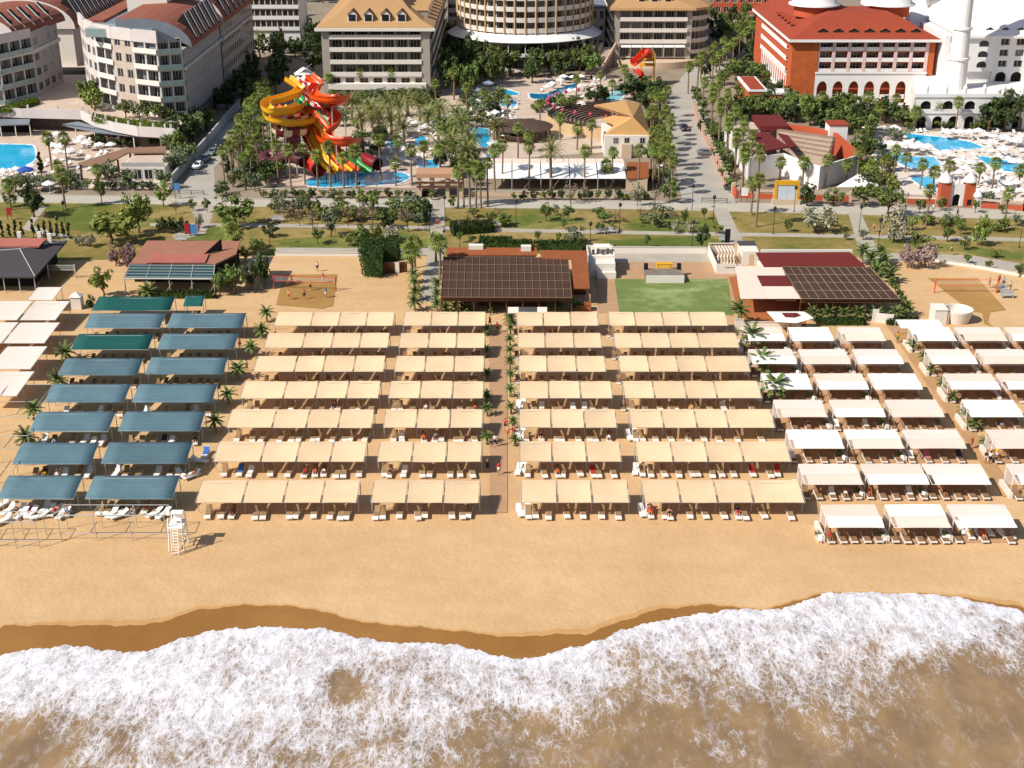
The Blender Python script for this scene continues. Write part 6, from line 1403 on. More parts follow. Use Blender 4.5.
# ---------------- hotels beyond, cut by the upper edge
def block(name, px0, px1, D, pyb, pyt, nf, nb, mats, label, mode='window', bal=None, dep=20, roof=None):
    a, c = PD(px0, pyb, D), PD(px1, pyb, D); zt = PD(px0, pyt, D).z; zb = max(0, a.z)
    rt = root(name, ((a.x+c.x)/2, D+dep/2, 0), label, 'hotel'); MB().bx(a.x+.01, c.x-.01, D+1.4, D+dep, 0, zt-.1).build('core', mats[0], rt)
    if zb > .5: MB().bx(a.x, c.x, D, D+1.3, 0, zb).build('base', mats[0], rt)
    facade(rt, (a.x, D), (c.x, D), zb, (zt-zb)/nf, nf, nb, mats, mode, zt, None, bal, wfrac=.6)
    f = MB(); f.bx(a.x-.4, c.x+.4, D-.4, D+dep, zt+.002, zt+.5); f.build('roof', roof or m_greym, rt); finish(rt)
block('hotel', 250, 300, 470, 30, -14, 4, 9, [m_palace, m_reveal], 'white stepped hotel with open balconies half hidden by trees', 'balcony', m_palace)
block('hotel', -10, 22, 470, 14, -25, 3, 5, [m_aw, m_aw], 'grey hotel block behind the red barrel roofs at the picture corner')
block('hotel', 22, 60, 520, 8, -20, 2, 7, [m_palace, m_reveal], 'pale hotel block beyond the red barrel roof, far back')
block('hotel', 104, 180, 530, 14, -16, 3, 12, [m_palace, m_reveal], 'long pale hotel beyond the mauve hotel roofs', 'balcony', m_palace)
block('hotel', 690, 770, 560, 14, -4, 2, 10, [m_brickb, m_palace], 'low red brick hotel far beyond the avenue', 'window', None, 20, m_rhroof)
block('hotel', 448, 470, 480, 20, -14, 4, 4, [m_cbal, m_reveal], 'cream hotel wing glimpsed between the orange roof and the round hotel', 'balcony', m_cbal)
block('hotel', 584, 604, 470, 52, 8, 3, 3, [m_cbal, m_reveal], 'cream link wing between the round hotel and the awning hotel')
# ================================================================== vegetation, people, cars, lamps
m_bark = M('bark', '#6a5843', .2, 2, .9, .1, rand=.15); m_pbark = M('palm_bark', '#85715a', .2, 3, .9, .1, rand=.15, wave=(3, 'Z', .2))
m_fan = leafmat('fan_palm_leaf', '#747f3a', .35, .18); m_date = leafmat('date_palm_leaf', '#7c7d45', .3, .15); m_bushp = leafmat('bushy_palm_leaf', '#5e6d37', .35, .2)
m_skirt = leafmat('dry_palm_leaf', '#7d6542', .3, .15)
LM = {'green': leafmat('green_leaf', '#5e6a33', .4, .2), 'dark': leafmat('dark_leaf', '#3d4a26', .4, .2), 'olive': leafmat('olive_leaf', '#687050', .35, .15), 'lime': leafmat('lime_leaf', '#78803a', .35, .15), 'pale': leafmat('pale_leaf', '#999678', .3, .12), 'bare': leafmat('bare_twig', '#7d6a5a', .3, .12), 'cypress': leafmat('cypress_leaf', '#33401f', .35, .15), 'pink': leafmat('oleander_leaf', '#8f7270', .45, .15)}
def fan_crown(seed, n=26, L=1.25, B=.95):
    r = random.Random(seed); mb = MB()
    for i in range(n):
        az = i*2.39996+r.uniform(-.2, .2); el = R(lerp(80, -48, (i/n)**.9))+r.uniform(-.12, .12); l = L*r.uniform(.85, 1.1)
        d = V(math.cos(az)*math.cos(el), math.sin(az)*math.cos(el), math.sin(el)); s_ = V(-math.sin(az), math.cos(az), 0); u = s_.cross(d)*-1
        c = d*l*.62; mb.face([V(0, 0, 0)-s_*.03, V(0, 0, 0)+s_*.03, c+s_*.02, c-s_*.02])
        nb = 9
        for k in range(nb):
            a = R(-100+200*k/(nb-1)); dd = d*math.cos(a)+s_*math.sin(a); t = c+dd*B*r.uniform(.8, 1.1)*(1-.15*abs(a)); t.z -= .22*abs(math.cos(el))+.1; w_ = (s_*math.cos(a)-d*math.sin(a))*.085; m = c+dd*B*.5+u*.03
            mb.face([c, m-w_, t, m+w_])
    return mb
def skirt(seed):
    r = random.Random(seed); mb = MB()
    for i in range(26):
        az = r.uniform(0, 6.28); z = -r.uniform(.2, 1.2); o = V(math.cos(az), math.sin(az), 0); s_ = V(-math.sin(az), math.cos(az), 0)*.16
        b_ = o*.15+V(0, 0, z+.3); mb.face([b_-s_*.4, b_+s_*.4, b_+o*.45+s_-V(0,0,.6), b_+o*.4-s_-V(0,0,.7)])
    return mb
def date_crown(seed, n=44, L=3.6, lw=.5, droop=1.0):
    r = random.Random(seed); mb = MB()
    for i in range(n):
        az = i*2.39996+r.uniform(-.2, .2); el = R(lerp(82, -18, (i/n)**.85)); l = L*r.uniform(.85, 1.1); o = V(math.cos(az), math.sin(az), 0); s_ = V(-math.sin(az), math.cos(az), 0)
        pts = []
        for k in range(8): t = k/7; e = el-droop*t*t*.9; pts.append(((pts[-1] if pts else V(0,0,0))+(o*math.cos(e)+V(0,0,1)*math.sin(e))*l/7) if k else V(0,0,0))
        for a, c in zip(pts, pts[1:]): mb.face([a-s_*.04, a+s_*.04, c+s_*.03, c-s_*.03])
        for k in range(1, 15):
            t = k/14*7; j = min(6, int(t)); p = pts[j].lerp(pts[j+1], t-j); fw = (pts[j+1]-pts[j]).normalized(); w_ = lw*(1-.55*abs(k/14-.4))*r.uniform(.85, 1.1)
            for sg in (-1, 1):
                e = p+s_*sg*w_+fw*w_*.7-V(0, 0, w_*.35); mb.face([p-fw*.09, p+fw*.09, e])
    return mb
def trunk_mesh(r0, r1, h=1.0): f = MB(); f.tube([(0, 0, 0), (0, 0, h*.06), (0, 0, h*.5), (0, 0, h)], [r0*1.25, r0, (r0+r1)/2, r1], 8); return f
FAN = [fan_crown(s).data('crown', m_fan) for s in (1, 2, 3, 4)]; FSK = [skirt(s).data('dry_skirt', m_skirt) for s in (1, 2)]
DATE = [date_crown(s).data('crown', m_date) for s in (5, 6, 7)]; BUSH = [date_crown(s, 22, 1.5, .34, .9).data('crown', m_bushp) for s in (8, 9)]
TR_F = trunk_mesh(.2, .14).data('trunk', m_pbark); TR_D = trunk_mesh(.34, .3).data('trunk', m_pbark)
def palm(kind, p, h, sc, label, group):
    rt = root('palm_tree', (p.x, p.y, 0), label, 'palm tree', group)
    t = inst('trunk', TR_D if kind == 'date' else TR_F, rt); t.scale = (sc if kind != 'bush' else .8,)*2+(h,); t.rotation_euler = (rnd.uniform(-.03, .03), rnd.uniform(-.03, .03), 0)
    me = rnd.choice({'fan': FAN, 'date': DATE, 'bush': BUSH}[kind])
    c = inst('crown', me, rt, (p.x, p.y, h), rnd.uniform(0, 6.28)); c.scale = (sc,)*3
    if kind == 'fan' and h > 4: k = inst('dry_skirt', rnd.choice(FSK), rt, (p.x, p.y, h), rnd.uniform(0, 6)); k.scale = (sc,)*3
    return rt
def palm_px(kind, px, pyb, pyc, sc, label, group):
    p = P(px, pyb); h = max(.5, PD(px, pyc, p.y).z); return palm(kind, p, h, sc, label, group)
# ---- tree crowns: leaf clumps through the volume, with gaps
def crown_mesh(seed, rx, rz, n, leaf, kcl, zc, taper=0):
    r = random.Random(seed); mb = MB(); cl = []
    for i in range(kcl):
        d = V(r.gauss(0, 1), r.gauss(0, 1), r.gauss(0, .8)).normalized()*(r.random()**.45); rr = r.uniform(.22, .4)*rx
        z = zc+d.z*rz; k = 1-taper*max(0, (z-zc+rz)/(2*rz)); cl.append((V(d.x*rx*.85*k, d.y*rx*.85*k, z), rr*(k*.6+.4)))
    for i in range(n):
        c, rr = r.choice(cl); d = V(r.gauss(0, 1), r.gauss(0, 1), r.gauss(0, 1)).normalized(); p = c+d*rr*(r.random()**.35)
        nn = (d+V(r.gauss(0, .5), r.gauss(0, .5), r.gauss(0, .5)+.4)).normalized(); a = nn.orthogonal().normalized(); a.rotate(Matrix.Rotation(r.uniform(0, 6.28), 3, nn)); b_ = nn.cross(a); s_ = leaf*r.uniform(.6, 1.4)
        mb.face([p-a*s_, p-b_*s_*.6, p+a*s_, p+b_*s_*.6])
    return mb, cl
def limbs(cl, seed, h0, tr):
    r = random.Random(seed); f = MB(); f.tube([(0, 0, 0), (.05, .02, h0*.5), (0, .03, h0), (.02, 0, h0*1.7)], [tr*1.3, tr, tr*.8, tr*.35], 7)
    for c, rr in cl[:7]: f.tube([(0, 0, h0*r.uniform(.6, 1.0)), tuple(c*.55+V(0, 0, h0*.35)), tuple(c)], [tr*.55, tr*.35, tr*.12], 5)
    return f
TK = {}
def mk(kind, rx, rz, n, leaf, kcl, zc, tr=.13, taper=0):
    TK[kind] = []
    for s in range(3):
        mb, cl = crown_mesh(hash(kind) % 1 + s*17+len(kind), rx, rz, n, leaf, kcl, zc, taper)
        TK[kind].append((mb.data('crown', LM[kind]), limbs(cl, s, max(.5, zc-rz*.8), tr).data('trunk', m_bark)))
# unit trees about 2 m across and ~2.4 m high (scaled)
mk('green', 1.0, .8, 620, .12, 16, 1.35, .07); mk('dark', 1.0, .95, 680, .13, 18, 1.25, .07); mk('olive', 1.0, .7, 560, .105, 15, 1.2, .06); mk('lime', 1.0, .75, 560, .115, 15, 1.2, .06)
mk('pale', 1.0, .62, 640, .095, 16, .85, .05); mk('bare', .8, .9, 200, .075, 16, 1.5, .05); mk('cypress', .36, 1.2, 420, .12, 16, 1.3, .05, .8); mk('pink', 1.0, .7, 620, .1, 15, .8, .05)
NAMES = {'green': 'leafy_tree', 'dark': 'dark_tree', 'olive': 'olive_tree', 'lime': 'leafy_tree', 'pale': 'silver_tree', 'bare': 'bare_tree', 'cypress': 'cypress_tree', 'pink': 'oleander_bush'}
LOOK = {'green': 'green leafy tree', 'dark': 'dark green tree', 'olive': 'grey green olive tree', 'lime': 'yellow green tree', 'pale': 'silvery pale tree', 'bare': 'thin half bare tree', 'cypress': 'small dark cypress', 'pink': 'pink flowering oleander'}
def tree(kind, p, wd, ht, label, group='park trees'):
    rt = root(NAMES[kind], (p.x, p.y, p.z), label, 'bush' if kind == 'pink' else 'tree', group); c, t = rnd.choice(TK[kind]); a = rnd.uniform(0, 6.28)
    full = {'cypress': 2.5, 'pale': 1.5, 'pink': 1.5, 'bare': 2.4}.get(kind, 2.1)
    for nm, me in (('crown', c), ('trunk', t)): o = inst(nm, me, rt, None, a); o.scale = (wd/2, wd/2, ht/full)
    return rt
def sref(px):                               # where along the picture, in words that can be found
    L = [(70, 'near the grey roofed bar'), (215, 'behind the green glazed bar'), (260, 'by the stone hut'), (420, 'inland of the sand court with players'), (450, 'by the entrance path'), (590, 'behind the brown pergola bar'), (730, 'behind the green turf'), (850, 'behind the dark red roof'), (900, 'by the crossing path near the gate'), (2000, 'inland of the orange court')]
    return next(s for x, s in L if px < x)
PT = [  # kind, px, base py, width px, height px
 ('green',11,207,15,16),('dark',34,217,28,32),('green',102,204,13,26),('olive',110,187,25,28),('olive',130,188,20,22),('olive',163,189,22,22),('lime',111,244,54,38),('lime',139,233,32,40),('lime',164,207,20,25),('bare',176,214,10,14),('green',193,211,9,12),('green',207,212,11,14),
 ('dark',162,233,14,14),('dark',172,233,16,15),('dark',184,231,14,12),('pale',199,228,12,14),('green',236,227,40,30),('green',220,296,20,24),('green',236,294,22,30),('lime',245,262,14,16),('lime',104,298,30,34),('dark',92,311,12,16),('pink',116,266,18,20),('pink',127,262,16,20),('pink',131,270,16,24),('pale',79,246,12,12),('pale',89,247,16,14),('pale',150,240,10,12),
 ('bare',313,229,20,28),('olive',331,237,24,34),('bare',348,226,18,26),('bare',362,226,20,27),('bare',373,226,14,24),('dark',384,229,22,20),('bare',408,232,24,32),('olive',418,226,14,16),('green',318,244,16,16),('lime',348,246,14,14),('green',362,248,26,22),('lime',376,242,16,18),('pale',393,242,26,13),('dark',270,237,18,12),('dark',263,288,20,40),('dark',252,290,14,26),('green',258,256,16,18),('bare',300,226,14,22),('bare',336,224,14,24),
 ('lime',503,227,18,14),('green',460,243,7,12),('green',472,244,10,9),('green',452,209,8,13),('green',432,200,8,10),('bare',468,224,8,14),('green',546,221,16,17),('green',568,221,13,16),('olive',576,244,26,19),('green',538,242,7,12),('lime',558,242,9,10),('green',600,233,12,11),('lime',613,232,11,10),('green',564,229,8,10),
 ('olive',660,227,28,24),('green',684,225,9,16),('green',704,220,8,13),('pale',675,233,13,12),('pale',690,233,14,12),('lime',716,234,15,13),('green',647,248,7,14),('dark',702,249,18,22),('pale',637,206,14,22),('bare',571,204,22,26),('bare',584,203,14,22),('green',669,203,20,22),('bare',655,204,14,20),
 ('green',788,232,9,13),('pale',815,231,42,26),('dark',807,206,21,20),('green',833,206,23,16),('green',864,207,27,22),('green',888,217,30,30),('pale',894,241,34,34),('lime',912,230,14,16),('green',915,250,12,20),('lime',928,248,16,14),('green',947,242,14,15),('green',960,235,10,14),('lime',981,246,22,25),('green',964,250,12,14),('olive',863,240,12,12),('lime',994,257,15,10),('green',919,214,12,16),('green',940,211,10,14),('green',975,213,10,14),('olive',985,206,18,18),('pink',907,268,20,22),('pink',925,268,25,22),('green',967,264,10,10),('green',988,269,10,9),('green',1019,277,15,14),('green',1002,214,10,10),('olive',846,240,8,8)]
PT += [('cypress',x,238+(x%3),17,20+(x*7%5)) for x in (3,10,17,23,34,40,46,52,58,64,70)]
PT += [('dark' if i % 3 else 'lime',514+i*9.2+(i*5%4),200.3,8+(i*3%5),8+(i*7%6)) for i in range(15)] + [('dark' if i % 2 else 'green',264+i*9.5+(i*5%4),198.3,9+(i*3%6),9+(i*7%7)) for i in range(16)] + [('green' if i % 2 else 'dark',78+i*9+(i*5%4),190,8+(i*3%5),8+(i*7%4)) for i in range(9)]
PT += [('green' if i % 2 else 'dark',885+i*3.4,276+i*5.6,9,9) for i in range(8)]
cnt = {}
for kind, px, py, w_, h_ in sorted(PT, key=lambda q: q[1]):
    p = P(px, py); s_ = 1343/(p.y*cp+CH*sp); key = (kind, sref(px)); cnt[key] = cnt.get(key, 0)+1
    tree(kind, p, w_/s_, h_/s_/.94, '%s %s, %s from west' % (LOOK[kind], key[1], nth(cnt[key])))
# ---- woods and gardens between the hotels
def scatter(poly, n, mix, wr, hr, where, group, seed, base=0):
    r = random.Random(seed); xs_ = [q[0] for q in poly]; ys_ = [q[1] for q in poly]; k = 0; tries = 0; c = {}; got = []
    while k < n and tries < n*60:
        tries += 1; x, y = r.uniform(min(xs_), max(xs_)), r.uniform(min(ys_), max(ys_))
        if not inpoly((x, y), poly): continue
        p = P(x, y, base)
        if any((p-g_).length < wr[0]*.55 for g_ in got): continue
        got.append(p); k += 1
    got.sort(key=lambda q: q.x)
    for p in got:
        kind = r.choice(mix); c[kind] = c.get(kind, 0)+1
        tree(kind, p, r.uniform(*wr), r.uniform(*hr), '%s %s, %s from west' % (LOOK[kind], where, nth(c[kind])), group)
G_ = 'hotel garden trees'
scatter([(446,100),(438,60),(455,22),(470,40),(500,68),(502,98)], 34, ['dark','dark','green'], (5,8), (7,12), 'in the wood beside the round hotel', G_, 1)
scatter([(245,30),(322,30),(322,70),(300,72),(262,112),(242,118)], 34, ['dark','green','dark'], (5,8), (6,10), 'in the wood west of the grey beige hotel', G_, 2)
scatter([(158,140),(190,128),(214,126),(200,150),(180,178),(166,178)], 15, ['dark','green','olive'], (5,8), (5,8), 'by the blue grey wall', G_, 3)
scatter([(205,112),(250,65),(258,80),(226,112)], 10, ['dark'], (5,7), (5,8), 'in the shade along the mauve wing', G_, 4)
scatter([(508,68),(596,68),(592,82),(512,84)], 18, ['green','dark','green'], (6,9), (7,11), 'before the round hotel terrace', G_, 5)
scatter([(700,20),(765,20),(752,75),(738,60),(700,32)], 22, ['green','dark'], (5,8), (5,8), 'beyond the avenue by the red hotel', G_, 6)
scatter([(725,118),(790,108),(905,116),(912,128),(872,128),(868,160),(850,150),(800,122),(742,122)], 44, ['green','dark','green'], (4.5,7), (4,7), 'in the red hotel garden', G_, 7)
scatter([(862,150),(888,146),(905,200),(862,200)], 16, ['green','lime','dark'], (3.5,5.5), (3.5,6), 'beside the walled amphitheatre', G_, 8)
scatter([(700,128),(715,128),(742,195),(728,192)], 16, ['green','dark'], (3,4.5), (2.5,4), 'inside the orange capped wall', G_, 9)
scatter([(636,155),(662,110),(668,130),(672,192),(652,196)], 18, ['green','dark'], (3,4.5), (2.5,4.5), 'along the west kerb of the concrete road', G_, 10)
scatter([(218,196),(244,130),(262,118),(268,190)], 24, ['green','dark','olive'], (3,5), (3,5), 'between the car park and the slides', G_, 11)
scatter([(530,116),(545,104),(600,100),(640,98),(640,104),(560,108)], 9, ['green','dark'], (3.5,5), (2,3.2), 'behind the amphitheatre benches', G_, 12)
scatter([(440,130),(475,122),(470,170),(440,160)], 9, ['olive','green'], (3.5,5), (3.5,5), 'among the date palms by the pools', G_, 13)
scatter([(985,133),(1012,133),(1012,128),(990,127)], 3, ['dark'], (7,9), (9,11), 'before the palace arcade', G_, 14)
scatter([(4,188),(75,182),(75,190),(4,192)], 9, ['green','olive'], (4,5), (3,4), 'along the promenade by the cut-off pool', G_, 15)
scatter([(96,143),(168,145),(168,150),(100,148)], 12, ['dark','pink'], (3,4), (2.5,3.5), 'under the grey podium awning', G_, 16)
scatter([(160,8),(330,-6),(330,14),(262,26)], 14, ['dark','green'], (6,9), (7,10), 'far behind the mauve wing', G_, 17)
scatter([(84,103),(92,110),(100,113),(96,104)], 3, ['green','lime'], (6,7), (7,8), 'at the corner of the curved mauve hotel', G_, 18, ZB)
scatter([(112,117),(150,120),(165,121),(150,119)], 4, ['green'], (4,5), (4,5), 'on the podium before the curved hotel front', G_, 19, ZB)
p = P(633, 100); tree('dark', p, 13, 7, 'broad dark domed tree behind the swooping orange roof', G_)
p = P(596, 104); tree('dark', p, 9, 5, 'dark rounded tree behind the amphitheatre by the pale pool', G_)
p = P(898, 140); tree('olive', p, 8, 3.6, 'rounded grey green bush at the end of the large palace pool', G_)
for x, y, h in ((42,178,36),(196,112,22)):
    p = P(x, y); s_ = 1343/(p.y*cp+CH*sp); tree('cypress', p, 24/s_, h/s_, 'tall dark conifer ' + ('beside the cut-off pool' if x < 100 else 'at the corner of the curved mauve hotel'), G_)
scatter([(455,104),(500,100),(520,116),(500,128),(455,128)], 10, ['green','olive','dark'], (4,6), (3.5,5.5), 'behind the white parasols', G_, 31)
scatter([(326,100),(440,98),(440,106),(326,112)], 20, ['dark','green','olive'], (4,6), (3,4.5), 'at the foot of the grey beige hotel', G_, 32)
scatter([(330,112),(384,106),(384,170),(352,170)], 16, ['green','olive','dark'], (3.5,5.5), (3,5), 'between slides and white parasols', G_, 33)
scatter([(262,120),(275,116),(280,185),(262,186)], 12, ['dark','green'], (3.5,5), (3,5), 'behind the maroon tube slide', G_, 34)
scatter([(700,74),(760,66),(790,112),(742,118),(720,100)], 26, ['green','dark'], (4.5,7), (4,6.5), 'between the avenue and the red annex', G_, 35)
scatter([(690,100),(700,96),(720,140),(712,140)], 6, ['green'], (3,4), (2.5,4), 'at the head of the orange capped wall', G_, 36)
scatter([(905,132),(1020,131),(1020,127),(905,126)], 10, ['green','dark'], (3,4.5), (2,3.5), 'at the foot of the palace arcade', G_, 37)
scatter([(420,166),(478,160),(478,190),(462,192),(445,172)], 12, ['green','olive','dark'], (3,4.5), (2.5,4), 'behind the entrance pergola', G_, 38)
scatter([(640,92),(668,88),(664,112),(645,112)], 8, ['dark','green'], (4,6), (4,6), 'east of the small slide', G_, 39)
scatter([(270,209),(425,211),(425,224),(270,222)], 26, ['bare','olive','green','dark','lime'], (2.5,5), (2.2,5), 'on the lawn behind the sand court', 'park trees', 40)
scatter([(460,212),(710,214),(710,228),(460,226)], 18, ['green','lime','olive','bare'], (1.6,3.6), (1.2,3), 'on the lawn before the long awning', 'park trees', 41)
scatter([(920,222),(1020,225),(1020,236),(920,234)], 14, ['green','olive','lime'], (1.6,3.4), (1.5,3.2), 'on the lawn before the domed gateway', 'park trees', 42)
# ---- palms
GP_ = 'tall fan palms'
def palms(kind, lst, sc, where, group):
    for i, (px, b_, c_) in enumerate(sorted(lst)): palm_px(kind, px, b_, c_, sc*rnd.uniform(.9, 1.12), '%s %s, %s from west' % ({'fan': 'tall fan palm', 'date': 'feathery date palm', 'bush': 'low bushy palm'}[kind], where, nth(i+1)), group)
palms('fan', [(278.5,184,145),(291,188,150),(305,185,149),(318,187,156),(330.5,187.5,147),(344,188,158),(356.7,187.5,151),(381,181,140),(396,186,163),(412,186,150)], 1.12, 'before the splash pool', GP_)
palms('fan', [(464,207,163),(470,207,166),(476,208,167),(481,208,172),(488,207,163),(458,207,172),(495,196,150)], 1.1, 'in the cluster beside the entrance pergola', GP_)
palms('fan', [(502,188,145),(529,190,147),(584.5,190,151),(612,188,152),(638,195,150),(606,187,165),(518,160,128),(529,152,135),(591,155,124)], 1.1, 'before the long white awning', GP_)
palms('date', [(551,190,150)], .95, 'with a thick trunk before the long white awning', 'date palms')
palms('fan', [(288,160,128),(276,165,132),(268,150,118),(380,160,130),(398,168,140),(424,172,146),(440,178,150),(452,176,148),(436,108,84),(484,118,92),(508,122,100),(560,140,118),(577,150,128)], 1.05, 'scattered round the slide pool terraces', GP_)
palms('date', [(372,128,110),(392,138,120),(404,146,128),(428,132,116),(440,126,110),(456,128,114),(352,122,103),(362,140,118),(388,118,102),(399,128,108),(408,116,100),(420,122,104),(434,120,110),(380,136,118),(446,142,132),(462,138,124),(452,150,142),(470,152,140),(497,140,128),(466,166,152),(440,156,148)], 1.15, 'between the hotel and the pools', 'date palms')
palms('fan', [(330,98,78),(361,97,72),(392,97,72),(424,96,74),(454,100,72),(467,112,88)], 1.25, 'close before the grey beige hotel', GP_)
palms('fan', [(576,104,79),(600,92,75),(624,90,69),(612,96,84),(561,116,98),(540,122,104)], 1.1, 'by the pale pool of the small slide', GP_)
rl = [(668-2*(i % 3)+i*.3-(i//2)*1.2+rnd.uniform(-6,4), 197-i*6.0+rnd.uniform(-2,2), 197-i*6.0-38+i*.7+rnd.uniform(-7,7)) for i in range(14)]+[(656-(i//2)*1.1+rnd.uniform(-5,4), 190-i*6.2+rnd.uniform(-2,2), 190-i*6.2-36+i*.5+rnd.uniform(-8,8)) for i in range(11)]
palms('fan', rl, 1.0, 'on the west side of the concrete road', GP_)
rr2 = [(lerp(742, 703, i/15)+(i % 3)*3, lerp(196, 112, i/15), lerp(158, 82, i/15)) for i in range(16)]+[(lerp(758, 714, i/11)+(i % 2)*4, lerp(190, 105, i/11), lerp(156, 78, i/11)) for i in range(12)]
palms('fan', rr2, 1.0, 'inside the orange capped wall', GP_)
palms('fan', [(lerp(688, 745, i/9)+(i % 2)*3, lerp(94, 40, i/9), lerp(66, 20, i/9)) for i in range(10)]+[(lerp(712, 765, i/8), lerp(90, 36, i/8), lerp(60, 14, i/8)) for i in range(9)], 1.15, 'lining the upper avenue', GP_)
palms('fan', [(lerp(226, 262, i/13)+(i % 3)*4, lerp(193, 112, i/13), lerp(152, 82, i/13)) for i in range(14)]+[(lerp(246, 270, i/8)+(i % 2)*3, lerp(190, 118, i/8), lerp(158, 92, i/8)) for i in range(9)], 1.05, 'between the car park and the slides', GP_)
palms('fan', [(779,187,162),(802,187,162),(825,188,160),(845.5,186,164),(870,192,166),(884,186,160),(893,180,150),(920,189,164),(933,188,172),(992,190,163),(1018,191,170),(857,180,152),(905,172,158),(948,180,166),(978,186,168)], 1.1, 'between the amphitheatre and the palace pools', GP_)
palms('fan', [(751,215,183),(756,227,179),(925.5,226,190),(1004,227,194)], 1.15, 'standing on the lawn by the promenade', GP_)
palms('fan', [(803,122,102),(820,121,97),(866,121,97),(894,121,99),(914,130,112),(935,128,104),(955,131,102),(1018,130,104),(790,118,108),(842,122,106),(880,124,108)], 1.3, 'before the red hotel and palace arcades', GP_)
palms('fan', [(11,210,185),(65.5,209,174),(52,170,138),(68,172,138),(60,182,166),(100,192,170)], 1.2, 'by the cut-off pool and promenade', GP_)
palms('fan', [(415,268,243),(412,276,252),(440,280,243),(436,262,240)], 1.35, 'at the entrance path beside the sand court', GP_)
palms('fan', [(231,252,224),(236,256,232)], 1.35, 'at the stone hut', GP_)
palms('bush', [(738,325,310),(751,349,336),(762,372,361),(774,399,386)], 1.5, 'between cream canopies and cabanas', GP_)
BG = 'low bushy palms'
palms('bush', [(862,264,251),(880,264,252),(870,268,258),(884,268,260),(876,276,270),(890,282,276)], 1.25, 'at the corner of the dark red roof', BG)
palms('bush', [(813,319,314),(828,319,313),(843,319,313),(858,320,313),(876,319,313),(896,320,312),(906,316,308)], 1.0, 'along the front of the red roofed bar', BG)
palms('bush', [(446,312,307),(456,312,306),(466,312,308),(490,312,307),(558,310,305),(576,311,306),(510,324,319)], .9, 'along the front of the brown pergola bar', BG)
palms('bush', [(148,298,292),(232,290,280),(226,284,276)], 1.3, 'before the green glazed bar', BG)
palms('bush', [(267,322,312),(262,337,330),(252,357,347),(239,379,369),(229,404,394),(216,432,421)], .98, 'between teal and cream canopies', BG)
palms('bush', [(66,360,352),(59,388,380),(34,419,409),(27,446,438)], 1.1, 'at the outer edge of the teal section', BG)
palms('bush', [(487,357,350),(487,380,373),(487,404,396),(487,416,408),(487,444,436),(487,336,329)], .68, 'on the west edge of the boardwalk', BG)
palms('bush', [(510,324,317),(510.5,336,328),(510,347,339),(510,358,350),(510,370,361),(510.5,382,374),(510.5,397,389),(511,414,406),(513,429,421),(515,446,439)], .62, 'on the east edge of the boardwalk', BG)
palms('bush', [(415,290,282),(416,300,292),(415,311,302),(437,292,283),(437,302,294),(437,312,304),(414,283,274)], .95, 'lining the path beside the sand court', BG)
palms('bush', [(923,362,356),(931,374,368),(942,390,383),(952,402,396),(963,418,411),(974,430,423),(985,446,441),(912,349,344)], .75, 'in planters along the tan path', BG)
# ---- people
SKE = ['pel','sp','ch','nk','hd','ht','sl','el','wl','fl','sr','er','wr','fr','hl','kl','al','tl','hr','kr','ar','tr']
ED = [('pel','sp'),('sp','ch'),('ch','nk'),('nk','hd'),('hd','ht'),('ch','sl'),('sl','el'),('el','wl'),('wl','fl'),('ch','sr'),('sr','er'),('er','wr'),('wr','fr'),('pel','hl'),('hl','kl'),('kl','al'),('al','tl'),('pel','hr'),('hr','kr'),('kr','ar'),('ar','tr')]
RAD = dict(pel=.15,sp=.135,ch=.155,nk=.06,hd=.095,ht=.075,sl=.065,el=.05,wl=.035,fl=.03,sr=.065,er=.05,wr=.035,fr=.03,hl=.1,kl=.065,al=.045,tl=.035,hr=.1,kr=.065,ar=.045,tr=.035)
STAND = dict(pel=(0,0,.95),sp=(0,.01,1.18),ch=(0,.01,1.36),nk=(0,0,1.5),hd=(0,-.02,1.6),ht=(0,-.01,1.7),sl=(-.19,.01,1.4),el=(-.25,.02,1.12),wl=(-.26,-.1,.88),fl=(-.25,-.13,.78),sr=(.19,.01,1.4),er=(.25,.02,1.12),wr=(.26,-.1,.88),fr=(.25,-.13,.78),hl=(-.1,0,.88),kl=(-.11,-.03,.5),al=(-.11,.02,.09),tl=(-.12,-.14,.04),hr=(.1,0,.88),kr=(.11,-.03,.5),ar=(.11,.02,.09),tr=(.12,-.14,.04))
WALK = dict(STAND, kl=(-.11,-.2,.52),al=(-.11,-.16,.1),tl=(-.11,-.32,.06),kr=(.11,.06,.5),ar=(.11,.34,.14),tr=(.11,.24,.04),el=(-.26,.14,1.14),wl=(-.26,.12,.9),fl=(-.26,.08,.82),er=(.26,-.08,1.14),wr=(.25,-.28,.98),fr=(.24,-.34,.92))
REACH = dict(WALK, el=(-.3,-.2,1.5),wl=(-.28,-.3,1.74),fl=(-.26,-.32,1.83),er=(.34,-.05,1.5),wr=(.36,-.15,1.72),fr=(.36,-.2,1.8))
LIE = dict(pel=(0,-.02,.57),sp=(0,.2,.66),ch=(0,.36,.76),nk=(0,.5,.86),hd=(0,.58,.94),ht=(0,.66,1.0),sl=(-.19,.4,.76),el=(-.28,.2,.62),wl=(-.26,-.02,.58),fl=(-.24,-.1,.57),sr=(.19,.4,.76),er=(.28,.2,.62),wr=(.26,-.02,.58),fr=(.24,-.1,.57),hl=(-.1,-.1,.55),kl=(-.12,-.5,.6),al=(-.13,-.86,.5),tl=(-.14,-.93,.58),hr=(.1,-.1,.55),kr=(.12,-.5,.54),ar=(.13,-.88,.49),tr=(.14,-.94,.57))
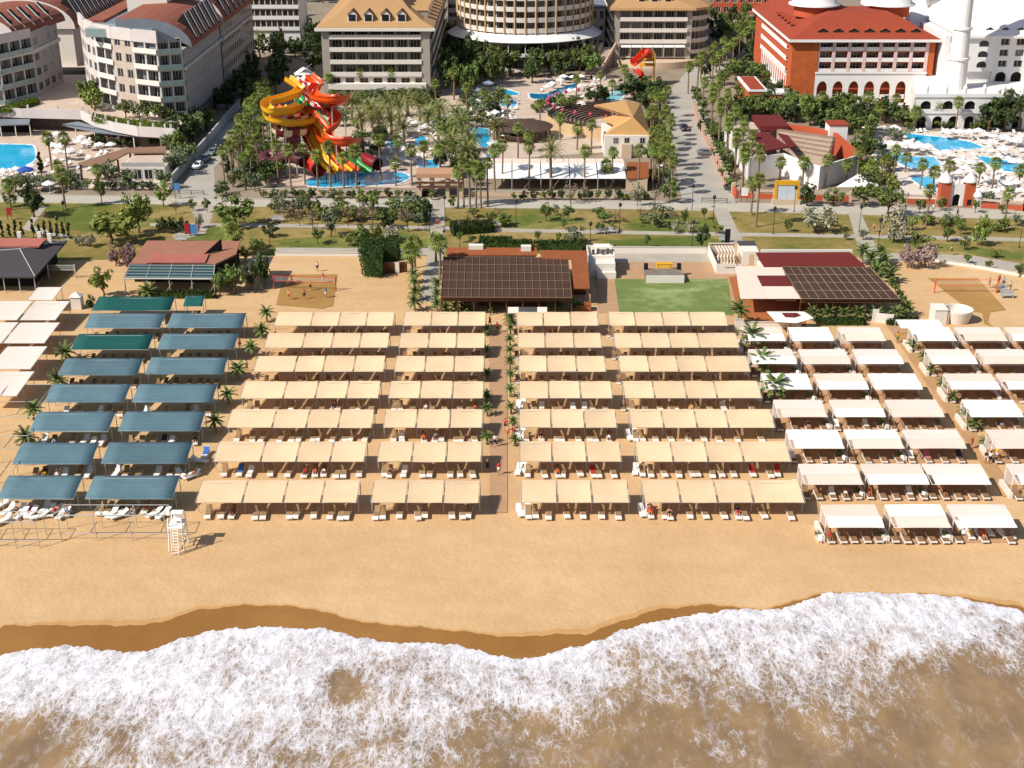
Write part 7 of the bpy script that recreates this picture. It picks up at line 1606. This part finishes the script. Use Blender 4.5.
def skin_mesh(pose):
    idx = {k: i for i, k in enumerate(SKE)}; me = bpy.data.meshes.new('person_body'); me.from_pydata([pose[k] for k in SKE], [(idx[a], idx[b_]) for a, b_ in ED], [])
    o = bpy.data.objects.new('person_body', me); COL.objects.link(o); o.modifiers.new('skin', 'SKIN'); o.modifiers.new('sub', 'SUBSURF').levels = 1
    for k in SKE: v = o.data.skin_vertices[0].data[idx[k]]; v.radius = (RAD[k], RAD[k]*.85); v.use_root = k == 'pel'
    dg = bpy.context.evaluated_depsgraph_get(); out = bpy.data.meshes.new_from_object(o.evaluated_get(dg)); bpy.data.objects.remove(o); out.name = 'person_body'
    out.polygons.foreach_set('use_smooth', [True]*len(out.polygons)); out.materials.clear(); out.materials.append(m_skin[0]); return out
m_skin = [M('skin_tan', '#a9714f', .06, 4, .6, .3), M('skin_light', '#c99577', .06, 4, .6, .3), M('skin_brown', '#8a5a3c', .06, 4, .6, .3)]
m_hair = [M('hair_dark', '#2a1e18', .1, 5), M('hair_brown', '#5a3d28', .1, 5), M('hair_blond', '#a88a58', .1, 5)]
CLO = [('red', M('cloth_red', '#b02a28', .06, 3)), ('navy', M('cloth_navy', '#27324f', .06, 3)), ('white', M('cloth_white', '#dfdbd4', .04, 3)), ('yellow', M('cloth_yellow', '#d8a62a', .06, 3)), ('orange', M('cloth_orange', '#cc5a22', .06, 3)), ('black', M('cloth_black', '#222126', .06, 3)), ('sky blue', M('cloth_sky', '#6f9cc4', .06, 3)), ('green', M('cloth_green', '#4c7a48', .06, 3))]
POSES = {'stand': STAND, 'walk': WALK, 'reach': REACH, 'lie': LIE}
BODY = {k: skin_mesh(v) for k, v in POSES.items()}
def cloth_meshes(pose):
    q = {k: V(*v) for k, v in pose.items()}; t = (q['ch']-q['pel']).normalized()
    sh = MB(); sh.tube([q['sp']*.5+q['pel']*.5, q['pel'], q['pel']-t*.1], [.165, .185, .18], 10)
    for s in 'lr': sh.tube([q['h'+s], q['h'+s].lerp(q['k'+s], .6)], [.125, .1], 8)
    ts = MB(); ts.tube([q['pel']+t*.05, q['sp'], q['ch'], q['ch'].lerp(q['nk'], .45)], [.17, .165, .185, .1], 10)
    for s in 'lr': ts.tube([q['ch'].lerp(q['s'+s], .6), q['s'+s], q['s'+s].lerp(q['e'+s], .55)], [.09, .085, .07], 8)
    hr = MB(); u = (q['ht']-q['hd']).normalized(); c = q['hd']+u*.05+V(0, .025, .0); n = 10
    for i in range(5): pass
    hr.tube([c-u*.06, c-u*.01, c+u*.06, c+u*.11, c+u*.135], [.09, .108, .1, .06, .01], 9)
    return sh.data('shorts', CLO[0][1], smooth=True), ts.data('shirt', CLO[0][1], smooth=True), hr.data('hair', m_hair[0], smooth=True)
CL = {k: cloth_meshes(v) for k, v in POSES.items()}
def recolour(o, m): o.material_slots[0].link = 'OBJECT'; o.material_slots[0].material = m
def person(pose, loc, rz, label, shirt=None, shorts=0, group='people on the beach and paths', sc=1.0):
    rt = root('person', loc, label, 'person', group); rt.rotation_euler.z = rz; rt.scale = (sc,)*3
    o = inst('body', BODY[pose], rt); recolour(o, rnd.choice(m_skin)); sh, ts, hr = CL[pose]
    o = inst('shorts', sh, rt); recolour(o, CLO[shorts][1])
    if shirt is not None: o = inst('shirt', ts, rt); recolour(o, CLO[shirt][1])
    o = inst('hair', hr, rt); recolour(o, rnd.choice(m_hair)); return rt
def pp(pose, px, py, rz, label, shirt=None, shorts=0): p = P(px, py); return person(pose, (p.x, p.y, .07), rz, label, shirt, shorts, sc=1.05)
pp('stand', 317.5, 271.5, .3, 'person in white shirt standing behind the sand court net', 2, 5); pp('reach', 292, 285, 3, 'person in red shorts at the net by the red post', None, 0); pp('walk', 323.5, 283, 2.5, 'person in pink red shirt at the net beside the far post', 0, 2)
pp('reach', 310.5, 291, .2, 'player in yellow shirt in the middle of the sand court', 3, 5); pp('walk', 289, 300, -.4, 'player in orange shorts nearest corner of the sand court', None, 4); pp('stand', 304.5, 299.5, .1, 'player in black shorts on the dark sand court', None, 5); pp('walk', 326, 298, .8, 'player in sky blue shirt on the dark sand court', 6, 2)
pp('stand', 989, 288, 1.2, 'person in red shirt by the orange net post', 0, 5); pp('stand', 998.5, 284, .4, 'person in red shorts beyond the orange net post', None, 0); pp('walk', 1003, 287, -.6, 'person in sky blue shirt beyond the orange net post', 6, 1); pp('stand', 1010, 291, .9, 'person in white shirt at the court bench', 2, 7)
pp('walk', 495, 447, 0, 'person in white shirt walking down the boardwalk', 2, 1); pp('walk', 499, 475, .2, 'person in red shirt at the lower end of the boardwalk', 0, 2); pp('stand', 487.5, 473, .2, 'person in black standing beside the lower boardwalk palms', 5, 5); pp('stand', 508, 438, -.3, 'person in orange shorts at the boardwalk edge', None, 4); pp('walk', 514, 437, 2.8, 'person in red shorts between boardwalk and cream canopies', None, 0); pp('walk', 505.5, 431, 2.5, 'person in red shirt beside the small boardwalk palm', 0, 5)
pp('walk', 437.5, 227.5, 0, 'person in red walking the entrance path', 0, 0); pp('walk', 873.5, 232, 0, 'person in red shorts on the crossing path by the silver tree', None, 0); pp('stand', 879, 236, .6, 'person in white shirt beside the silver tree', 2, 1); pp('walk', 951, 255, 1.2, 'person in yellow shirt on the path by the oleanders', 3, 5); pp('stand', 933, 212, 0, 'person in white on the promenade before the orange wall', 2, 2); pp('walk', 905, 212, 1.5, 'person in sky blue on the promenade by the dark shrubs', 6, 2); pp('walk', 957, 217, 1.3, 'person in navy walking before the domed gateway', 1, 5)
pp('stand', 985, 463.5, .4, 'person in navy shirt standing on the tan path', 1, 2); pp('walk', 989.5, 464, -.3, 'person in white shirt standing on the tan path', 2, 5); pp('stand', 996, 460, 2, 'person in yellow shirt by the white chairs of the tan path', 3, 2); pp('stand', 971, 449, 1, 'person in red at the corner of the fifth-row cabana', 0, 0); pp('walk', 897, 343, 0, 'person in yellow shirt at the head of the tan path', 3, 7); pp('walk', 497, 333, .5, 'person in red shirt at the head of the boardwalk', 0, 5); pp('stand', 94, 507, .3, 'person in green by the front teal shade', 7, 7); pp('walk', 199, 232, .4, 'person in red shirt on the garden path', 0, 1); pp('stand', 191, 233, -.4, 'person in white on the garden path', 2, 6); pp('walk', 490, 327, -.8, 'person in orange shirt near the path palms', 4, 5)
pp('stand', 444, 236, .2, 'person in sky blue beside the entrance path hedge', 6, 5); pp('walk', 240, 349, .2, 'person in red shorts by the bushy palms of the teal column', None, 0); pp('stand', 247, 371, 1.1, 'person in white shirt by the bushy palms of the teal column', 2, 0)
r5 = random.Random(5); used = set(); sc_ = 0
LB = {}
for i in r5.sample(range(NL), 40):
    y, pr, loc, rz, lab = LOUNGE[i]
    sh = r5.randrange(8); shirt = r5.choice([None, None, r5.randrange(8)])
    place = lab.split(',', 1)[1].strip() if ',' in lab else lab
    txt = 'sunbather in %s on the lounger %s' % (CLO[sh][0], place)
    w_ = txt.split()
    if len(w_) > 16: txt = ' '.join(w_[:16])
    if txt in LB: continue
    LB[txt] = 1
    zoff = .0 if pr is not CLOUNGER else .12
    person('lie', (loc[0], loc[1], loc[2]+zoff-.02), rz, txt, shirt, sh, 'sunbathers on the loungers', 1.1)
for i in r5.sample(range(NL), 34):
    y, pr, loc, rz, lab = LOUNGE[i]; place = lab.split(',', 1)[1].strip() if ',' in lab else lab; k = r5.choice([0, 1, 2, 2, 2, 3, 4, 2])
    if any(place in t for t in LB): continue
    LB[place] = 1; f = MB(); n = 5; c = Vector(loc); pts = [(-.98, .50), (-.5, .46), (.25, .47), (.6, .70), (.9, .92)]; f2 = []
    zz = .0 if pr is not CLOUNGER else .08
    vs = [(sx*.3*1.14, yy, z+zz+.02) for yy, z in pts[1:] for sx in (-1, 1)]; vs += [(x, yy, z-.02) for x, yy, z in vs]
    m4 = len(vs)//2; f.mesh(vs, [(2*j, 2*j+1, 2*j+3, 2*j+2) for j in range(m4//2-1)]+[(m4+2*j+2, m4+2*j+3, m4+2*j+1, m4+2*j) for j in range(m4//2-1)]+[(0, m4, m4+1, 1), (m4-2, m4-1, 2*m4-1, 2*m4-2)])
    o = f.build('beach_towel', m_towel[k]); o.location = loc; o.rotation_euler.z = rz
    tag(o, ' '.join(('%s towel on the lounger %s' % (['red', 'blue', 'white', 'pink', 'dark'][k], place)).split()[:16]), 'towel', 'towels on the loungers')
# ---- cars
m_carw = M('white_car_paint', '#e4e4e2', .02, 1, .25, .5); m_card = M('dark_car_paint', '#2b2e33', .05, 1, .25, .5); m_carg = M('grey_car_paint', '#71757a', .05, 1, .25, .5); m_tyre = M('tyre_rubber', '#1a1a1a', .1, 3, .8, .2); m_lamp = M('headlight_glass', '#d8d8d0', .05, 3, .1, .6); m_tail = M('tail_light', '#8e1712', .05, 3, .2, .5)
def make_car():
    rt = root('parked_car', (0, 0, 0)); prof = [(-2.1,.35),(-2.15,.7),(-1.95,.85),(-1.0,.95),(-.35,1.4),(1.05,1.42),(1.75,1.0),(2.1,.92),(2.15,.45),(2.05,.3)]
    f = MB(); n = len(prof); vs = []
    for s, k in ((-1, .9), (-.86, 1), (.86, 1), (1, .9)):
        for y, z in prof: vs.append((s*(.86 if z < 1.1 else .7), y*k if abs(s) == 1 else y, z*(.97 if abs(s) == 1 else 1)))
    f.mesh(vs, [(a*n+i, a*n+(i+1) % n, (a+1)*n+(i+1) % n, (a+1)*n+i) for a in range(3) for i in range(n)]+[tuple(range(n-1, -1, -1)), tuple(range(3*n, 4*n))]); f.build('body', m_carw, rt)
    g = MB(); g.face([(-.62,-.98,1.0),(.62,-.98,1.0),(.56,-.42,1.37),(-.56,-.42,1.37)]); g.build('windscreen', m_glass, rt); g = MB(); g.face([(.6,1.72,1.04),(-.6,1.72,1.04),(-.55,1.12,1.4),(.55,1.12,1.4)]); g.build('rear_window', m_glass, rt)
    for s in (-1, 1):
        g = MB(); g.face([(s*.84,-.8,1.0),(s*.84,1.4,1.0),(s*.72,1.0,1.36),(s*.72,-.3,1.36)]); g.build('side_window', m_glass, rt)
        for y in (-1.35, 1.3): g = MB(); g.tube([(s*.66, y, .33), (s*.9, y, .33)], .33, 14); w_ = g.build('wheel', m_tyre, rt); g = MB(); g.tube([(s*.9, y, .33), (s*.915, y, .33)], .19, 10); g.build('rim', m_steel, w_)
        g = MB(); g.box((s*.6, -2.1, .72), (.35, .12, .14)); g.build('headlight', m_lamp, rt); g = MB(); g.box((s*.62, 2.12, .8), (.3, .1, .16)); g.build('tail_light', m_tail, rt)
    return rt
CAR = Proto(make_car)
for px, py, rz, mm, lb in ((198,168,-.05,None,'white hatchback parked by the blue grey wall'),(205.5,161,-.1,m_carg,'grey car parked behind the white hatchback'),(213,154.5,-.2,m_carg,'silver grey car furthest up the blue grey wall'),(222,146,-.2,m_card,'dark car in the shade of the car park palms'),(662,172,0,None,'white car parked at the foot of the road palms'),(664,180,0,None,'white car parked behind shrubs nearest the promenade'),(684,130,.05,m_card,'dark vehicle driving on the concrete road'),(706,155,1.5,m_carg,'grey car by the orange capped wall'),(731,191,.3,m_card,'dark car parked at the corner of the orange wall'),(255,132,-.3,None,'white van-like car beneath the slide palms'),(262,124,-.3,m_carg,'grey car beneath the slide palms')):
    p = P(px, py); o = CAR.put((p.x, p.y, .02), rz, 1.05, lb, 'car', 'parked cars')
    if mm:
        for c in o.children:
            if c.name.startswith('body'): recolour(c, mm)
# the first car keeps its own paint
# ---- lamps, benches, signs
m_iron = M('dark_iron', '#2c2b2a', .1, 2, .5, .4)
def make_lamp():
    rt = root('street_lamp', (0, 0, 0)); f = MB(); f.tube([(0, 0, 0), (0, 0, .5), (0, 0, 4.2)], [.12, .06, .045], 6); f.build('pole', m_iron, rt); f = MB(); f.lathe((0, 0, 4.2), [(.05, -.1), (.28, .1), (.3, .5), (.12, .7), (0, .75)], 8); f.build('lantern', m_iron, rt); return rt
LAMP = Proto(make_lamp)
for i, (px, py) in enumerate(sorted([(692,210),(619.5,230),(692,248),(713,222),(516,226),(590,250),(460,250),(794,212),(773,234),(859,232),(878,246),(270,246),(360,207),(66,228),(60,244),(1019,248),(430,240),(445,222)])):
    p = P(px, py); LAMP.put((p.x, p.y, 0), 0, 1.15, 'dark iron path lamp in the park, %s from the west' % nth(i+1), 'street lamp', 'dark path lamps')
def make_bench():
    rt = root('park_bench', (0, 0, 0)); MB().box((0, 0, .45), (1.8, .5, .08)).build('seat', m_steel, rt); MB().box((0, .26, .75), (1.8, .06, .5)).build('backrest', m_steel, rt)
    for s in (-.7, .7): MB().box((s, 0, .2), (.1, .45, .4)).build('leg', m_steel, rt)
    return rt
BEN = Proto(make_bench)
for i, (px, py) in enumerate([(278,222),(496,227),(600,234),(612,233.5),(725,242),(181,242),(1001,292),(1007,298)]):
    p = P(px, py); BEN.put((p.x, p.y, .01), 0, 1.3, 'grey park bench %s' % ['on the lawn west of the bare trees','beside the yellow green shrub','under the small round tree by the park path','by the park path behind the turf','at the dark post of the crossing path','behind the salmon roof','beside the orange court','nearer the sea beside the orange court'][i], 'bench', 'park benches')
def board(px, py, w_, h_, z, m, label):
    p = P(px, py); rt = root('notice_board', p, label, 'notice board', 'notice boards')
    for s in (-1, 1): f = MB(); f.tube([(p.x+s*w_*.42, p.y+.05, 0), (p.x+s*w_*.42, p.y+.05, z+h_)], .06, 5); f.build('post', m_iron, rt)
    f = MB(); f.box((p.x, p.y, z+h_/2), (w_, .08, h_)); f.build('panel', m, rt)
board(188,236,1.2,2.2,.4,M('red_panel','#9c2a2a',.1,2),'red notice panel standing on the lawn behind the salmon roof'); board(194,236,1.4,2.0,.4,M('blue_panel','#4a7fb0',.1,2),'blue notice panel standing on the lawn behind the salmon roof'); board(10,220,1.0,1.6,1.0,M('red_panel','#9c2a2a',.1,2),'red sign by the garden path at the picture edge'); board(744,203,1.4,1.8,1.6,m_palace,'white sign board at the corner of the concrete road'); board(727,245,1.0,3.0,.2,m_blackm,'dark upright post panel at the crossing path'); board(178,199,1.3,1.5,2.0,M('blue_panel','#4a7fb0',.1,2),'pale blue sign at the mouth of the car park')
for (a, c), lb in ((((702,202),(727,203)), 'low dark barrier across the concrete road'), (((179,194),(204,195)), 'low dark barrier across the car park road')):
    a, c = P(*a), P(*c); rt = root('road_barrier', (a+c)/2, lb, 'barrier', 'road barriers')
    f = MB(); f.tube([a+V(0,0,.9), c+V(0,0,.9)], .07, 5); f.tube([a+V(0,0,.5), c+V(0,0,.5)], .05, 5); f.build('rail', m_iron, rt)
    for t in (0, .5, 1): f = MB(); p = a.lerp(c, t); f.tube([p, p+V(0,0,1)], .08, 5); f.build('post', m_iron, rt)
